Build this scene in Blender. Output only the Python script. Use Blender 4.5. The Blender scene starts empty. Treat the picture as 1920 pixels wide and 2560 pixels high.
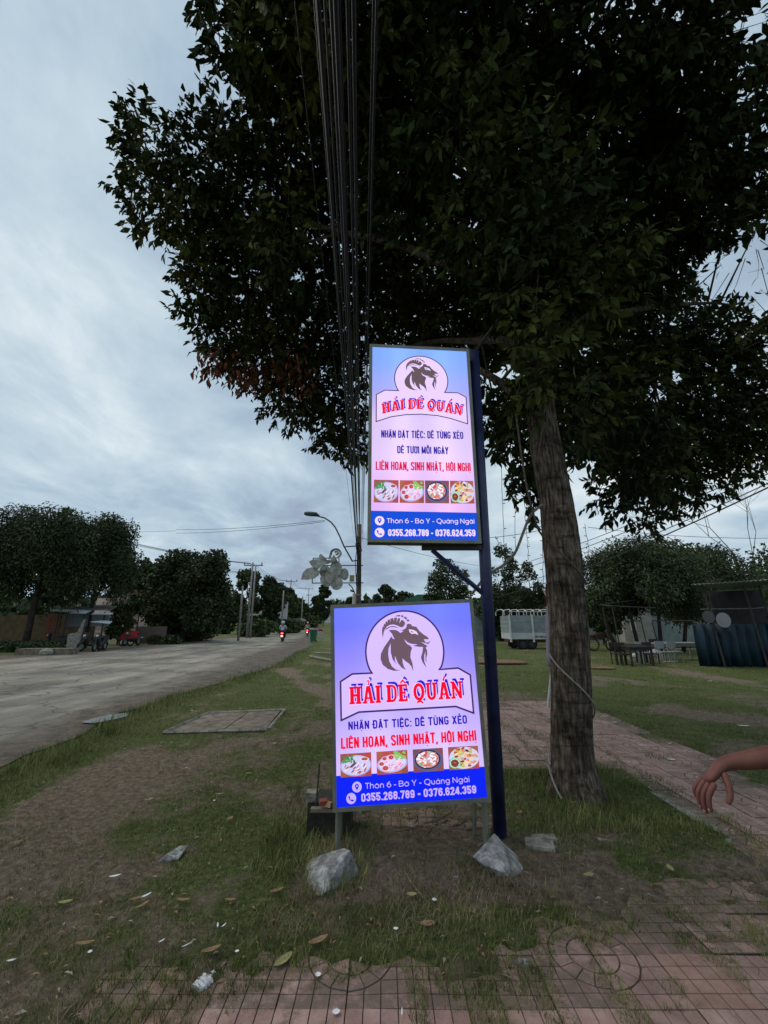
import bpy, math, random
import numpy as np
from mathutils import Vector, Matrix, noise
from mathutils.geometry import tessellate_polygon

random.seed(7); RNG = np.random.default_rng(7)
scene = bpy.context.scene
col = scene.collection
rad = math.radians

# ------------------------------------------------------------------ camera
F = 1030.0                                   # focal length in photograph pixels (1920 x 2560)
PITCH = math.atan(278 / F); CP, SP = math.cos(PITCH), math.sin(PITCH)
CAMZ = 1.6
cam_data = bpy.data.cameras.new('camera'); cam = bpy.data.objects.new('camera', cam_data); col.objects.link(cam)
cam.location = (0, 0, CAMZ); cam.rotation_euler = (math.pi / 2 + PITCH, 0, 0)
cam_data.sensor_fit = 'VERTICAL'; cam_data.sensor_height = 24; cam_data.sensor_width = 18
cam_data.lens = 24 * F / 2560; cam_data.clip_start = 0.05; cam_data.clip_end = 5000
scene.camera = cam
scene.render.resolution_x = 768; scene.render.resolution_y = 1024

# ------------------------------------------------------------------ sky and light
SUN_EL, SUN_ROT = rad(58), rad(-80)
world = bpy.data.worlds.new('World'); scene.world = world; world.use_nodes = True
nt = world.node_tree; N = nt.nodes; L = nt.links
for n in list(N): N.remove(n)
def wn(t, **k):
    n = N.new(t)
    for a, b in k.items(): setattr(n, a, b)
    return n
out = wn('ShaderNodeOutputWorld'); bg = wn('ShaderNodeBackground'); L.new(bg.outputs[0], out.inputs[0])
sky = wn('ShaderNodeTexSky', sky_type='NISHITA', sun_disc=False, sun_elevation=SUN_EL, sun_rotation=SUN_ROT)
tc = wn('ShaderNodeTexCoord'); sep = wn('ShaderNodeSeparateXYZ'); L.new(tc.outputs['Generated'], sep.inputs[0])
def mth(op, a, b=None, c=None):
    n = wn('ShaderNodeMath', operation=op)
    for i, v in enumerate((a, b, c)):
        if v is None: continue
        if isinstance(v, (int, float)): n.inputs[i].default_value = v
        else: L.new(v, n.inputs[i])
    return n.outputs[0]
den = mth('ADD', mth('MAXIMUM', sep.outputs[2], 0.0), 0.16)
cx = mth('DIVIDE', sep.outputs[0], den); cy = mth('DIVIDE', sep.outputs[1], den)
cmb = wn('ShaderNodeCombineXYZ'); L.new(cx, cmb.inputs[0]); L.new(cy, cmb.inputs[1])
def cloud(rotz, sc, scale, detail, rough, off):
    mp = wn('ShaderNodeMapping'); L.new(cmb.outputs[0], mp.inputs[0])
    mp.inputs['Rotation'].default_value = (0, 0, rotz); mp.inputs['Scale'].default_value = sc
    mp.inputs['Location'].default_value = off
    n = wn('ShaderNodeTexNoise'); L.new(mp.outputs[0], n.inputs['Vector'])
    n.inputs['Scale'].default_value = scale; n.inputs['Detail'].default_value = detail
    n.inputs['Roughness'].default_value = rough; n.inputs['Distortion'].default_value = .25
    return n.outputs['Fac']
c1 = cloud(rad(28), (1, .6, 1), .55, 6, .5, (3.1, 1.2, 0))
c2 = cloud(rad(40), (1, .75, 1), 2.2, 10, .6, (7.7, 4.2, 3))
cm = mth('ADD', mth('MULTIPLY', c1, .55), mth('MULTIPLY', c2, .45))
rmp = wn('ShaderNodeValToRGB'); L.new(cm, rmp.inputs[0])
e = rmp.color_ramp.elements
e[0].position = .385; e[0].color = (.235, .295, .385, 1)
e[1].position = .635; e[1].color = (.60, .66, .69, 1)
m = rmp.color_ramp.elements.new(.465); m.color = (.315, .41, .495, 1)
m = rmp.color_ramp.elements.new(.545); m.color = (.42, .51, .57, 1)
mix = wn('ShaderNodeMixRGB', blend_type='ADD'); mix.inputs[0].default_value = 1
skb = wn('ShaderNodeMixRGB', blend_type='MULTIPLY'); skb.inputs[0].default_value = 1
L.new(sky.outputs[0], skb.inputs[1]); skb.inputs[2].default_value = (.0035, .0035, .0035, 1)   # thin blue through the cloud
L.new(rmp.outputs[0], mix.inputs[1]); L.new(skb.outputs[0], mix.inputs[2])
L.new(mix.outputs[0], bg.inputs[0]); bg.inputs[1].default_value = 1.3
sun_d = bpy.data.lights.new('sun', 'SUN'); sun = bpy.data.objects.new('sun', sun_d); col.objects.link(sun)
sun_d.energy = 1.5; sun_d.angle = rad(50); sun_d.color = (1, .90, .74)
sun.rotation_euler = (math.pi / 2 - SUN_EL, 0, math.pi - SUN_ROT)
vs = scene.view_settings; vs.view_transform = 'Standard'; vs.look = 'None'; vs.exposure = 0; vs.gamma = 1
vs.use_curve_mapping = False

# ------------------------------------------------------------------ helpers
def ray(px, py):
    u = (px - 960) / F; v = (1280 - py) / F
    return Vector((u, CP - v * SP, SP + v * CP))
def at(px, py, Y):
    d = ray(px, py); return Vector((0, 0, CAMZ)) + d * (Y / d.y)
def depth(p): return p[1] * CP + (p[2] - CAMZ) * SP
def ramp(y): return 0.0 if y < 70 else .021 * (min(y, 420) - 70)
def gnd(px, py):
    d = ray(px, py); lo = None
    for i in range(1, 4000):
        t = .02 * i * (1 + i * .002)
        p = Vector((0, 0, CAMZ)) + d * t
        if p.z <= ramp(p.y): return p
    return Vector((0, 0, CAMZ)) + d * 300
def S(r, g, b):
    f = lambda c: (c / 255 / 12.92) if c / 255 <= .04045 else ((c / 255 + .055) / 1.055) ** 2.4
    return (f(r), f(g), f(b))

MATS = {}
def mat(name, c, rough=.8, c2=None, scale=5, bump=0, metal=0, c3=None, stretch=(1, 1, 1), detail=6, coord='Object',
        island=0.0, lo=.38, hi=.62, spec=.3, bscale=None, trans=0, double=None):
    if name in MATS: return MATS[name]
    m = bpy.data.materials.new(name); MATS[name] = m; m.use_nodes = True
    t = m.node_tree; b = t.nodes['Principled BSDF']
    b.inputs['Roughness'].default_value = rough; b.inputs['Metallic'].default_value = metal
    b.inputs['Specular IOR Level'].default_value = spec
    tcn = t.nodes.new('ShaderNodeTexCoord'); mp = t.nodes.new('ShaderNodeMapping')
    mp.inputs['Scale'].default_value = stretch
    t.links.new(tcn.outputs[coord], mp.inputs[0])
    if c2 is not None:
        n = t.nodes.new('ShaderNodeTexNoise'); n.inputs['Scale'].default_value = scale; n.inputs['Detail'].default_value = detail
        n.inputs['Roughness'].default_value = .62
        t.links.new(mp.outputs[0], n.inputs['Vector'])
        r = t.nodes.new('ShaderNodeValToRGB'); t.links.new(n.outputs['Fac'], r.inputs[0])
        el = r.color_ramp.elements; el[0].position = lo; el[0].color = (*c, 1); el[1].position = hi; el[1].color = (*(c3 or c2), 1)
        if c3 is not None:
            q = r.color_ramp.elements.new((lo + hi) / 2); q.color = (*c2, 1)
        o = r.outputs[0]
        if island:
            g = t.nodes.new('ShaderNodeNewGeometry'); mr = t.nodes.new('ShaderNodeMapRange')
            mr.inputs['To Min'].default_value = 1 - island; mr.inputs['To Max'].default_value = 1 + island
            t.links.new(g.outputs['Random Per Island'], mr.inputs['Value'])
            mx = t.nodes.new('ShaderNodeMixRGB'); mx.blend_type = 'MULTIPLY'; mx.inputs[0].default_value = 1
            t.links.new(o, mx.inputs[1]); t.links.new(mr.outputs[0], mx.inputs[2]); o = mx.outputs[0]
        t.links.new(o, b.inputs['Base Color'])
    else:
        b.inputs['Base Color'].default_value = (*c, 1)
    if bump:
        n2 = t.nodes.new('ShaderNodeTexNoise'); n2.inputs['Scale'].default_value = bscale or scale * 4; n2.inputs['Detail'].default_value = 8
        t.links.new(mp.outputs[0], n2.inputs['Vector'])
        bp = t.nodes.new('ShaderNodeBump'); bp.inputs['Strength'].default_value = bump; bp.inputs['Distance'].default_value = .02
        t.links.new(n2.outputs['Fac'], bp.inputs['Height']); t.links.new(bp.outputs[0], b.inputs['Normal'])
    return m
def emis(name, c, s=1.0):
    if name in MATS: return MATS[name]
    m = bpy.data.materials.new(name); MATS[name] = m; m.use_nodes = True
    b = m.node_tree.nodes['Principled BSDF']; b.inputs['Base Color'].default_value = (*c, 1)
    b.inputs['Emission Color'].default_value = (*c, 1); b.inputs['Emission Strength'].default_value = s
    return m

def tagit(o, label=None, cat=None, group=None, kind=None):
    if label: o['label'] = label
    if cat: o['category'] = cat
    if group: o['group'] = group
    if kind: o['kind'] = kind
    return o
def thing(name, label, cat, loc=(0, 0, 0), group=None):
    o = bpy.data.objects.new(name, None); col.objects.link(o); o.location = loc; o.empty_display_size = .1
    return tagit(o, label, cat, group)
def worigin(o):
    v = Vector((0, 0, 0))
    while o is not None: v += Vector(o.location); o = o.parent
    return v
class MB:
    def __init__(s): s.v = []; s.f = []; s.m = []; s.c = []
    def add(s, vs_, fs, mi=0, colr=None):
        k = len(s.v); s.v += [tuple(p) for p in vs_]
        for f in fs: s.f.append(tuple(i + k for i in f)); s.m.append(mi); s.c.append(colr)
        return s
    def box(s, c, d, mi=0, rot=None, taper=1.0):
        vs_ = []
        for z in (-.5, .5):
            k = taper if z > 0 else 1
            for x, y in ((-.5, -.5), (.5, -.5), (.5, .5), (-.5, .5)):
                p = Vector((x * d[0] * k, y * d[1] * k, z * d[2]))
                if rot is not None: p = rot @ p
                vs_.append(p + Vector(c))
        return s.add(vs_, [(3, 2, 1, 0), (4, 5, 6, 7), (0, 1, 5, 4), (1, 2, 6, 5), (2, 3, 7, 6), (3, 0, 4, 7)], mi)
    def tube(s, pts, r, n=8, mi=0, cap=True):
        pts = [Vector(p) for p in pts]; R = r if isinstance(r, (list, tuple)) else [r] * len(pts)
        vs_ = []; up = None
        for i, p in enumerate(pts):
            a = pts[max(i - 1, 0)]; b = pts[min(i + 1, len(pts) - 1)]; t = (b - a).normalized()
            if up is None: up = Vector((0, 0, 1)) if abs(t.z) < .9 else Vector((0, 1, 0))
            x = t.cross(up).normalized(); y = x.cross(t).normalized(); up = y
            for k in range(n):
                q = 2 * math.pi * k / n; vs_.append(p + (x * math.cos(q) + y * math.sin(q)) * R[i])
        fs = []
        for i in range(len(pts) - 1):
            for k in range(n):
                fs.append((i * n + k, i * n + (k + 1) % n, (i + 1) * n + (k + 1) % n, (i + 1) * n + k))
        if cap: fs.append(tuple(range(n))[::-1]); fs.append(tuple((len(pts) - 1) * n + k for k in range(n)))
        return s.add(vs_, fs, mi)
    def prism(s, poly, fr, d, mi=0):            # poly 2d, fr(x,y)->point, d thickness vector
        d = Vector(d); n = len(poly)
        a = [Vector(fr(*p)) for p in poly]; vs_ = a + [p + d for p in a]
        tr = tessellate_polygon([[Vector((p[0], p[1], 0)) for p in poly]])
        fs = [tuple(t) for t in tr] + [tuple(i + n for i in t[::-1]) for t in tr]
        fs += [(i, (i + 1) % n, (i + 1) % n + n, i + n) for i in range(n)]
        return s.add(vs_, fs, mi)
    def ell(s, c, r, n=12, m_=8, mi=0, rot=None):
        vs_ = []; fs = []
        for i in range(m_ + 1):
            a = math.pi * i / m_
            for k in range(n):
                b = 2 * math.pi * k / n
                p = Vector((r[0] * math.sin(a) * math.cos(b), r[1] * math.sin(a) * math.sin(b), r[2] * math.cos(a)))
                if rot is not None: p = rot @ p
                vs_.append(p + Vector(c))
        for i in range(m_):
            for k in range(n): fs.append((i * n + k, (i + 1) * n + k, (i + 1) * n + (k + 1) % n, i * n + (k + 1) % n))
        return s.add(vs_, fs, mi)
    def torus(s, c, R, r, ax='x', n=20, m_=8, mi=0):
        vs_ = []; fs = []
        for i in range(n):
            a = 2 * math.pi * i / n
            for k in range(m_):
                b = 2 * math.pi * k / m_; q = R + r * math.cos(b)
                p = (r * math.sin(b), q * math.cos(a), q * math.sin(a)) if ax == 'x' else ((q * math.cos(a), r * math.sin(b), q * math.sin(a)) if ax == 'y' else (q * math.cos(a), q * math.sin(a), r * math.sin(b)))
                vs_.append(Vector(p) + Vector(c))
        for i in range(n):
            for k in range(m_): fs.append((i * m_ + k, ((i + 1) % n) * m_ + k, ((i + 1) % n) * m_ + (k + 1) % m_, i * m_ + (k + 1) % m_))
        return s.add(vs_, fs, mi)
    def mesh(s, name, mats, off=(0, 0, 0), smooth=False):
        me = bpy.data.meshes.new(name); o = Vector(off)
        me.from_pydata([(p[0] - o.x, p[1] - o.y, p[2] - o.z) for p in s.v], [], s.f)
        for m in (mats if isinstance(mats, (list, tuple)) else [mats]): me.materials.append(m)
        me.polygons.foreach_set('material_index', s.m)
        if smooth: me.polygons.foreach_set('use_smooth', [True] * len(s.f))
        if any(c is not None for c in s.c):
            ca = me.color_attributes.new('print', 'FLOAT_COLOR', 'CORNER'); data = []
            for f, c in zip(s.f, s.c):
                for _ in f: data += [*(c or (1, 1, 1)), 1]
            ca.data.foreach_set('color', data)
        me.update(); return me
    def build(s, name, mats, parent=None, smooth=False, loc=None, **kw):
        off = worigin(parent) if parent is not None else Vector(loc or (0, 0, 0))
        o = bpy.data.objects.new(name, s.mesh(name, mats, off, smooth)); col.objects.link(o)
        if parent is not None: o.parent = parent
        else: o.location = off
        return tagit(o, **kw)
def np_mesh(name, V, Fc, m, parent=None, loc=(0, 0, 0), smooth=False, **kw):
    """V (n,3) world, Fc (m,k) faces; fast path for big meshes"""
    off = np.array(worigin(parent) if parent is not None else loc, float)
    me = bpy.data.meshes.new(name); V = np.asarray(V, float) - off; k = Fc.shape[1]
    me.vertices.add(len(V)); me.vertices.foreach_set('co', V.astype(np.float32).ravel())
    me.loops.add(Fc.size); me.loops.foreach_set('vertex_index', Fc.astype(np.int32).ravel())
    me.polygons.add(len(Fc)); me.polygons.foreach_set('loop_start', np.arange(0, Fc.size, k, dtype=np.int32))
    me.polygons.foreach_set('loop_total', np.full(len(Fc), k, dtype=np.int32))
    if smooth: me.polygons.foreach_set('use_smooth', np.ones(len(Fc), dtype=bool))
    me.update(calc_edges=True); me.materials.append(m)
    o = bpy.data.objects.new(name, me); col.objects.link(o)
    if parent is not None: o.parent = parent
    else: o.location = off
    return tagit(o, **kw)
def copy_tree(o, parent=None):
    c = o.copy(); col.objects.link(c)
    if parent is not None: c.parent = parent
    for ch in [x for x in bpy.data.objects if x.parent == o]: copy_tree(ch, c)
    return c
def skin(name, pts, edges, radii, m, parent=None, sub=2, root=0, loc=(0, 0, 0), **kw):
    me = bpy.data.meshes.new(name); off = worigin(parent) if parent is not None else Vector(loc)
    me.from_pydata([tuple(Vector(p) - off) for p in pts], edges, [])
    o = bpy.data.objects.new(name, me); col.objects.link(o)
    sk = o.modifiers.new('skin', 'SKIN'); sk.use_smooth_shade = True
    for i, r in enumerate(radii):
        r2 = r if isinstance(r, tuple) else (r, r)
        me.skin_vertices[0].data[i].radius = r2; me.skin_vertices[0].data[i].use_root = (i == root)
    o.modifiers.new('sub', 'SUBSURF').levels = sub; o.modifiers['sub'].render_levels = sub
    dg = bpy.context.evaluated_depsgraph_get(); dg.update()
    nm = bpy.data.meshes.new_from_object(o.evaluated_get(dg)); nm.name = name
    o.modifiers.clear(); o.data = nm; bpy.data.meshes.remove(me)
    nm.materials.clear(); nm.materials.append(m)
    nm.polygons.foreach_set('use_smooth', [True] * len(nm.polygons))
    if parent is not None: o.parent = parent
    else: o.location = off
    return tagit(o, **kw)
def nz(x, y, z=0, s=1.0): return noise.noise(Vector((x * s, y * s, z)))
def seg(p, q, n, sag=0):
    p, q = Vector(p), Vector(q)
    return [p.lerp(q, i / n) - Vector((0, 0, sag * 4 * (i / n) * (1 - i / n))) for i in range(n + 1)]

# ------------------------------------------------------------------ materials
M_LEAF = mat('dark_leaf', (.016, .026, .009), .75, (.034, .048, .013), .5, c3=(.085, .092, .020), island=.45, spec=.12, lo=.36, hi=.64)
def bark_mat():
    m = bpy.data.materials.new('bark_grooved'); m.use_nodes = True; t = m.node_tree; b = t.nodes['Principled BSDF']; b.inputs['Roughness'].default_value = .95; b.inputs['Specular IOR Level'].default_value = .1
    tc_ = t.nodes.new('ShaderNodeTexCoord')
    def nn(sc, st, det=8, ro=.65):
        mp_ = t.nodes.new('ShaderNodeMapping'); mp_.inputs['Scale'].default_value = st; t.links.new(tc_.outputs['Object'], mp_.inputs[0])
        n = t.nodes.new('ShaderNodeTexNoise'); n.inputs['Scale'].default_value = sc; n.inputs['Detail'].default_value = det; n.inputs['Roughness'].default_value = ro; t.links.new(mp_.outputs[0], n.inputs['Vector']); return n.outputs['Fac']
    def rr(f, st):
        r = t.nodes.new('ShaderNodeValToRGB'); t.links.new(f, r.inputs[0]); el = r.color_ramp.elements; el[0].position, el[0].color = st[0][0], (*st[0][1], 1); el[1].position, el[1].color = st[-1][0], (*st[-1][1], 1)
        for p, c in st[1:-1]: q = el.new(p); q.color = (*c, 1)
        return r.outputs[0]
    def mul(a, b_, f=1.0):
        n = t.nodes.new('ShaderNodeMixRGB'); n.blend_type = 'MULTIPLY'; n.inputs[0].default_value = f; t.links.new(a, n.inputs[1]); t.links.new(b_, n.inputs[2]); return n.outputs[0]
    v1 = nn(34, (1, 1, .16)); h1 = nn(7, (.6, .6, 2.2), 9, .75); lg = nn(2.6, (1, 1, .8), 6)
    c = rr(v1, [(.34, (.028, .021, .016)), (.47, (.082, .065, .051)), (.58, (.155, .13, .107)), (.72, (.29, .255, .22))])
    c = mul(c, rr(h1, [(.34, (.42, .40, .37)), (.47, (1, 1, 1)), (.7, (1.15, 1.15, 1.15))])); c = mul(c, rr(lg, [(.35, (.5, .47, .44)), (.5, (.9, .88, .85)), (.65, (1.25, 1.2, 1.15))]))
    t.links.new(c, b.inputs['Base Color']); bp_ = t.nodes.new('ShaderNodeBump'); bp_.inputs['Strength'].default_value = 1; bp_.inputs['Distance'].default_value = .03
    t.links.new(mul(v1, rr(h1, [(.36, (.5, .5, .5)), (.48, (1, 1, 1))])), bp_.inputs['Height']); t.links.new(bp_.outputs[0], b.inputs['Normal']); return m
M_BARK = bark_mat()
M_TWIG = mat('twig_bark', (.06, .045, .035), .9, (.12, .10, .08), 30)
M_STEEL = mat('frame_steel', (.16, .165, .14), .5, (.23, .235, .20), 6, .1, metal=.3)
M_BLUE = mat('blue_paint', (.006, .010, .045), .38, (.012, .018, .075), 5, .15, c3=(.018, .024, .085), spec=.5)
M_DARK = mat('dark_metal', (.03, .03, .03), .6, (.05, .045, .04), 8)
M_BLACK = mat('black_rubber', (.012, .012, .012), .7)
M_CONC = mat('old_concrete', (.14, .13, .11), .92, (.25, .235, .20), 9, .6, c3=(.33, .31, .27), bscale=60)
M_POLE = mat('pole_concrete', (.20, .195, .18), .9, (.30, .29, .27), 4, .3)
M_CABLE = mat('black_cable', (.022, .020, .021), .6)
M_WHITE = mat('white_paint', (.48, .50, .50), .6, (.62, .64, .63), 4, .1)
M_PAPER = mat('paper_scrap', (.60, .62, .62), .8, (.72, .74, .74), 30)
M_DRY = mat('dry_leaf', (.16, .10, .05), .8, (.26, .17, .09), 40)
M_YEL = mat('yellow_leaf', (.20, .20, .07), .75, (.26, .24, .11), 40)
M_RED = mat('red_paint', (.28, .02, .025), .4, (.34, .03, .03), 5)
# ------------------------------------------------------------------ ground, road, pavement
def near_edge(y):     # verge side of the road
    ys = [-40, 5.2, 7.7, 9.9, 12, 17, 24, 32, 37, 60, 131, 220, 420]; xs = [-3.4, -4.3, -4.75, -4.9, -4.55, -4.25, -4.9, -5.3, -6.1, -9.4, -19.6, -31, -57]
    return float(np.interp(y, ys, xs))
def far_edge(y):
    ys = [-40, 14, 22.3, 36.6, 59, 90, 131, 220, 420]; xs = [-21, -19.6, -19.0, -18.3, -19.6, -22.5, -28.5, -40, -66]
    return float(np.interp(y, ys, xs))
PL = (1.05, 2.62, 3.68, 5.15)                # tree planter x0 x1 y0 y1
def tiles_open(x, y):
    """ > 0 where the paving lies bare """
    n = nz(x, y, 3, 1.3) * 1.15 + nz(x, y, 8, 4) * .55 + nz(x, y, 18, 11) * .3
    v = -1
    if y < 3.2:                               # front strip of the pavement
        edge = 2.74 + .20 * max(0, x - .6) + (.0 if x > -.2 else (x + .2) * .55)
        v = max(v, (edge - y) * 2.2 + n * 1.3)
        if x < -1.3: v -= (-1.3 - x) * 4
    if x > 2.55: v = max(v, min((3.95 - x) * 3, (y - 2.7) * 2) + n * .9)
    if x > 1.2 and y > 5.2: v = max(v, min((y - 5.2) * 3, (3.3 + (8.8 - y) * .3 - x) * 2.5, (9.2 - y) * 2) + n * .9)
    if 3.85 < y < 4.5 and .0 < x < .95: v = max(v, .45 + n * 1.6)
    if PL[0] - .05 < x < PL[1] + .05 and PL[2] - .05 < y < PL[3] + .05: v = -1
    return v
def dirt(x, y):
    """ 0..1 bare earth, 1 = bare """
    n = nz(x, y, 1, .55) + .5 * nz(x, y, 5, 1.7) + .3 * nz(x, y, 6, 5)
    b = .0
    if x < .9 and y < 9:
        b = .10 - .06 * abs(y - 4.6) - (.35 if x < -3.6 and y > 5 else 0)
    if x < 1.2 and 2.9 < y < 4.1 and x > -.6: b += .30          # trampled patch in front of the sign
    d1 = abs(x - float(np.interp(y, [8.5, 10, 12, 17], [-.7, -1.15, -2.2, -4.1]))) if 8.5 < y < 17.5 else 9   # worn foot path
    if d1 < .4: b += .9 * (1 - d1 / .5)
    if x > near_edge(y) and x < near_edge(y) + .9: b -= .45
    if x > 2.5 and y > 9: b -= .15
    return max(0, min(1, (.36 if y < 9 and x < 1.3 else .26) + (n + b) * 1.2))
def mound(x, y):
    z = 0
    if y > 10 and x > 1: z += (.4 if y < 14 else .4 * max(.15, 1 - (y - 14) / 5)) * max(0, nz(x, y, 2, .2)) * min(1, (y - 10) / 3) * min(1, (x - 1) / 2) * (1 if y < 26 else max(0, (30 - y) / 4))
    return z
def gz(x, y):
    z = ramp(y) + mound(x, y)
    if -6 < x < 8 and y < 14:
        z += .018 * nz(x, y, 0, 1.1) + .008 * nz(x, y, 4, 5)
        if x < near_edge(y) + .8: z *= max(0, (x - near_edge(y)) / .8)
        if x > -1.8 and y < 9.6:
            t = tiles_open(x, y); z = z * (1 - max(0, min(1, t * 3 + .5))) + .026 - .066 * max(0, min(1, t * 1.6 + .5))
    return z
gx = np.unique(np.round(np.concatenate([np.linspace(-700, -60, 20), np.linspace(-60, -7, 54), np.linspace(-7, 6, 290), np.linspace(6, 14, 40), np.linspace(14, 60, 40), np.linspace(60, 700, 20)]), 4))
gy = np.unique(np.round(np.concatenate([np.linspace(-60, 1, 20), np.linspace(1, 7, 170), np.linspace(7, 12, 40), np.linspace(12, 34, 60), np.linspace(34, 100, 40), [70, 420], np.linspace(100, 420, 30), np.linspace(420, 2500, 20)]), 4))
GV = []; cov = []
for y in gy:
    for x in gx:
        z = gz(x, y)
        if x < near_edge(y) + .15 and x > far_edge(y) - .15: z = ramp(y) - .02
        GV.append((x, y, z)); cov.append(dirt(x, y) if abs(x) < 40 and y < 60 else .25)
nx = len(gx); ny = len(gy)
ii, jj = np.meshgrid(np.arange(nx - 1), np.arange(ny - 1)); a = (jj * nx + ii).ravel()
GF = np.stack([a, a + 1, a + nx + 1, a + nx], 1)
m = bpy.data.materials.new('earth_and_turf'); m.use_nodes = True; t = m.node_tree; b = t.nodes['Principled BSDF']
b.inputs['Roughness'].default_value = .95; b.inputs['Specular IOR Level'].default_value = .15
def tn(t, ty): return t.nodes.new(ty)
tcn = tn(t, 'ShaderNodeTexCoord')
def noi(t, sc, det=8, ro=.6, vec=None):
    n = tn(t, 'ShaderNodeTexNoise'); n.inputs['Scale'].default_value = sc; n.inputs['Detail'].default_value = det; n.inputs['Roughness'].default_value = ro
    t.links.new(vec or tcn.outputs['Object'], n.inputs['Vector']); return n.outputs['Fac']
def rampn(t, fac, stops):
    r = tn(t, 'ShaderNodeValToRGB'); t.links.new(fac, r.inputs[0]); el = r.color_ramp.elements
    el[0].position, el[0].color = stops[0][0], (*stops[0][1], 1); el[1].position, el[1].color = stops[-1][0], (*stops[-1][1], 1)
    for p, c in stops[1:-1]: q = el.new(p); q.color = (*c, 1)
    return r.outputs[0]
def mx(t, f, a, b_, ty='MIX'):
    n = tn(t, 'ShaderNodeMixRGB'); n.blend_type = ty
    for i, v in enumerate((f, a, b_)):
        if isinstance(v, (int, float)): n.inputs[i].default_value = v
        elif isinstance(v, tuple): n.inputs[i].default_value = (*v, 1)
        else: t.links.new(v, n.inputs[i])
    return n.outputs[0]
dirt_c = rampn(t, noi(t, 16, 14, .8), [(.36, (.085, .064, .046)), (.5, (.19, .148, .108)), (.62, (.32, .26, .195))])
turf_c = rampn(t, noi(t, 22, 14, .8), [(.36, (.038, .050, .017)), (.5, (.092, .118, .036)), (.62, (.19, .195, .080))])
at_ = tn(t, 'ShaderNodeAttribute'); at_.attribute_name = 'bare'
sub = tn(t, 'ShaderNodeMath'); sub.operation = 'ADD'; t.links.new(at_.outputs['Fac'], sub.inputs[0])
s2 = tn(t, 'ShaderNodeMath'); s2.operation = 'MULTIPLY_ADD'; t.links.new(noi(t, 5, 10, .75), s2.inputs[0]); s2.inputs[1].default_value = 2.2; s2.inputs[2].default_value = -1.1
t.links.new(s2.outputs[0], sub.inputs[1])
fac = rampn(t, sub.outputs[0], [(.30, (0, 0, 0)), (.68, (1, 1, 1))])
t.links.new(mx(t, fac, turf_c, dirt_c), b.inputs['Base Color'])
bp = tn(t, 'ShaderNodeBump'); bp.inputs['Strength'].default_value = 1; bp.inputs['Distance'].default_value = .05
t.links.new(noi(t, 45, 10, .75), bp.inputs['Height']); t.links.new(bp.outputs[0], b.inputs['Normal'])
M_GROUND = m
ground = np_mesh('ground', GV, GF, M_GROUND, smooth=True, kind='structure')
atr = ground.data.attributes.new('bare', 'FLOAT', 'POINT'); atr.data.foreach_set('value', cov)
ground['label'] = 'uneven ground of short grass and bare earth'

# road: one sheet, uneven patched surface; 'rim' attribute = closeness to the muddy edge
m = bpy.data.materials.new('worn_asphalt'); m.use_nodes = True; t = m.node_tree; b = t.nodes['Principled BSDF']
b.inputs['Specular IOR Level'].default_value = .35; b.inputs['Roughness'].default_value = .8
tcn = tn(t, 'ShaderNodeTexCoord')
mp = tn(t, 'ShaderNodeMapping'); mp.inputs['Rotation'].default_value = (0, 0, rad(-7)); mp.inputs['Scale'].default_value = (1, .24, 1)
t.links.new(tcn.outputs['Object'], mp.inputs[0])
strk = rampn(t, noi(t, 1.1, 12, .72, mp.outputs[0]), [(.30, (.12, .105, .085)), (.45, (.215, .197, .165)), (.56, (.285, .265, .225)), (.72, (.38, .355, .305))])
lmp = tn(t, 'ShaderNodeMapping'); lmp.inputs['Rotation'].default_value = (0, 0, rad(-7)); lmp.inputs['Scale'].default_value = (1, .02, 1); t.links.new(tcn.outputs['Object'], lmp.inputs[0])
strk = mx(t, .7, strk, rampn(t, noi(t, 3.2, 6, .7, lmp.outputs[0]), [(.36, (.62, .60, .57)), (.48, (1, 1, 1)), (.7, (1.12, 1.1, 1.06))]), 'MULTIPLY')
vor = tn(t, 'ShaderNodeTexVoronoi'); vor.feature = 'DISTANCE_TO_EDGE'; vor.inputs['Scale'].default_value = .55; wv = tn(t, 'ShaderNodeMixRGB'); wv.blend_type = 'ADD'; wv.inputs[0].default_value = .9; t.links.new(tcn.outputs['Object'], wv.inputs[1]); nzc = tn(t, 'ShaderNodeTexNoise'); nzc.inputs['Scale'].default_value = 1.6; nzc.inputs['Detail'].default_value = 6; t.links.new(tcn.outputs['Object'], nzc.inputs['Vector']); t.links.new(nzc.outputs['Color'], wv.inputs[2]); t.links.new(wv.outputs[0], vor.inputs['Vector'])
strk = mx(t, 1.0, strk, rampn(t, vor.outputs['Distance'], [(.004, (.45, .43, .40)), (.018, (1, 1, 1))]), 'MULTIPLY')
patch = rampn(t, noi(t, .38, 5, .5), [(.42, (.66, .66, .68)), (.53, (1, 1, 1)), (.66, (1.12, 1.08, 1.0))])
grain = rampn(t, noi(t, 34, 8, .8), [(.25, (.55, .55, .55)), (.5, (1, 1, 1)), (.78, (1.5, 1.48, 1.42))])
c_ = mx(t, 1.0, mx(t, 1.0, strk, patch, 'MULTIPLY'), grain, 'MULTIPLY')
ar = tn(t, 'ShaderNodeAttribute'); ar.attribute_name = 'rim'
nr = tn(t, 'ShaderNodeMath'); nr.operation = 'MULTIPLY_ADD'; t.links.new(noi(t, 1.7, 8, .7), nr.inputs[0]); nr.inputs[1].default_value = .9; nr.inputs[2].default_value = -.45
ad = tn(t, 'ShaderNodeMath'); ad.operation = 'ADD'; t.links.new(ar.outputs['Fac'], ad.inputs[0]); t.links.new(nr.outputs[0], ad.inputs[1])
rf = rampn(t, ad.outputs[0], [(.30, (0, 0, 0)), (.62, (1, 1, 1))])
mud = rampn(t, noi(t, 3, 9, .7), [(.33, (.030, .024, .018)), (.48, (.085, .068, .050)), (.68, (.165, .135, .102))])
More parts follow.
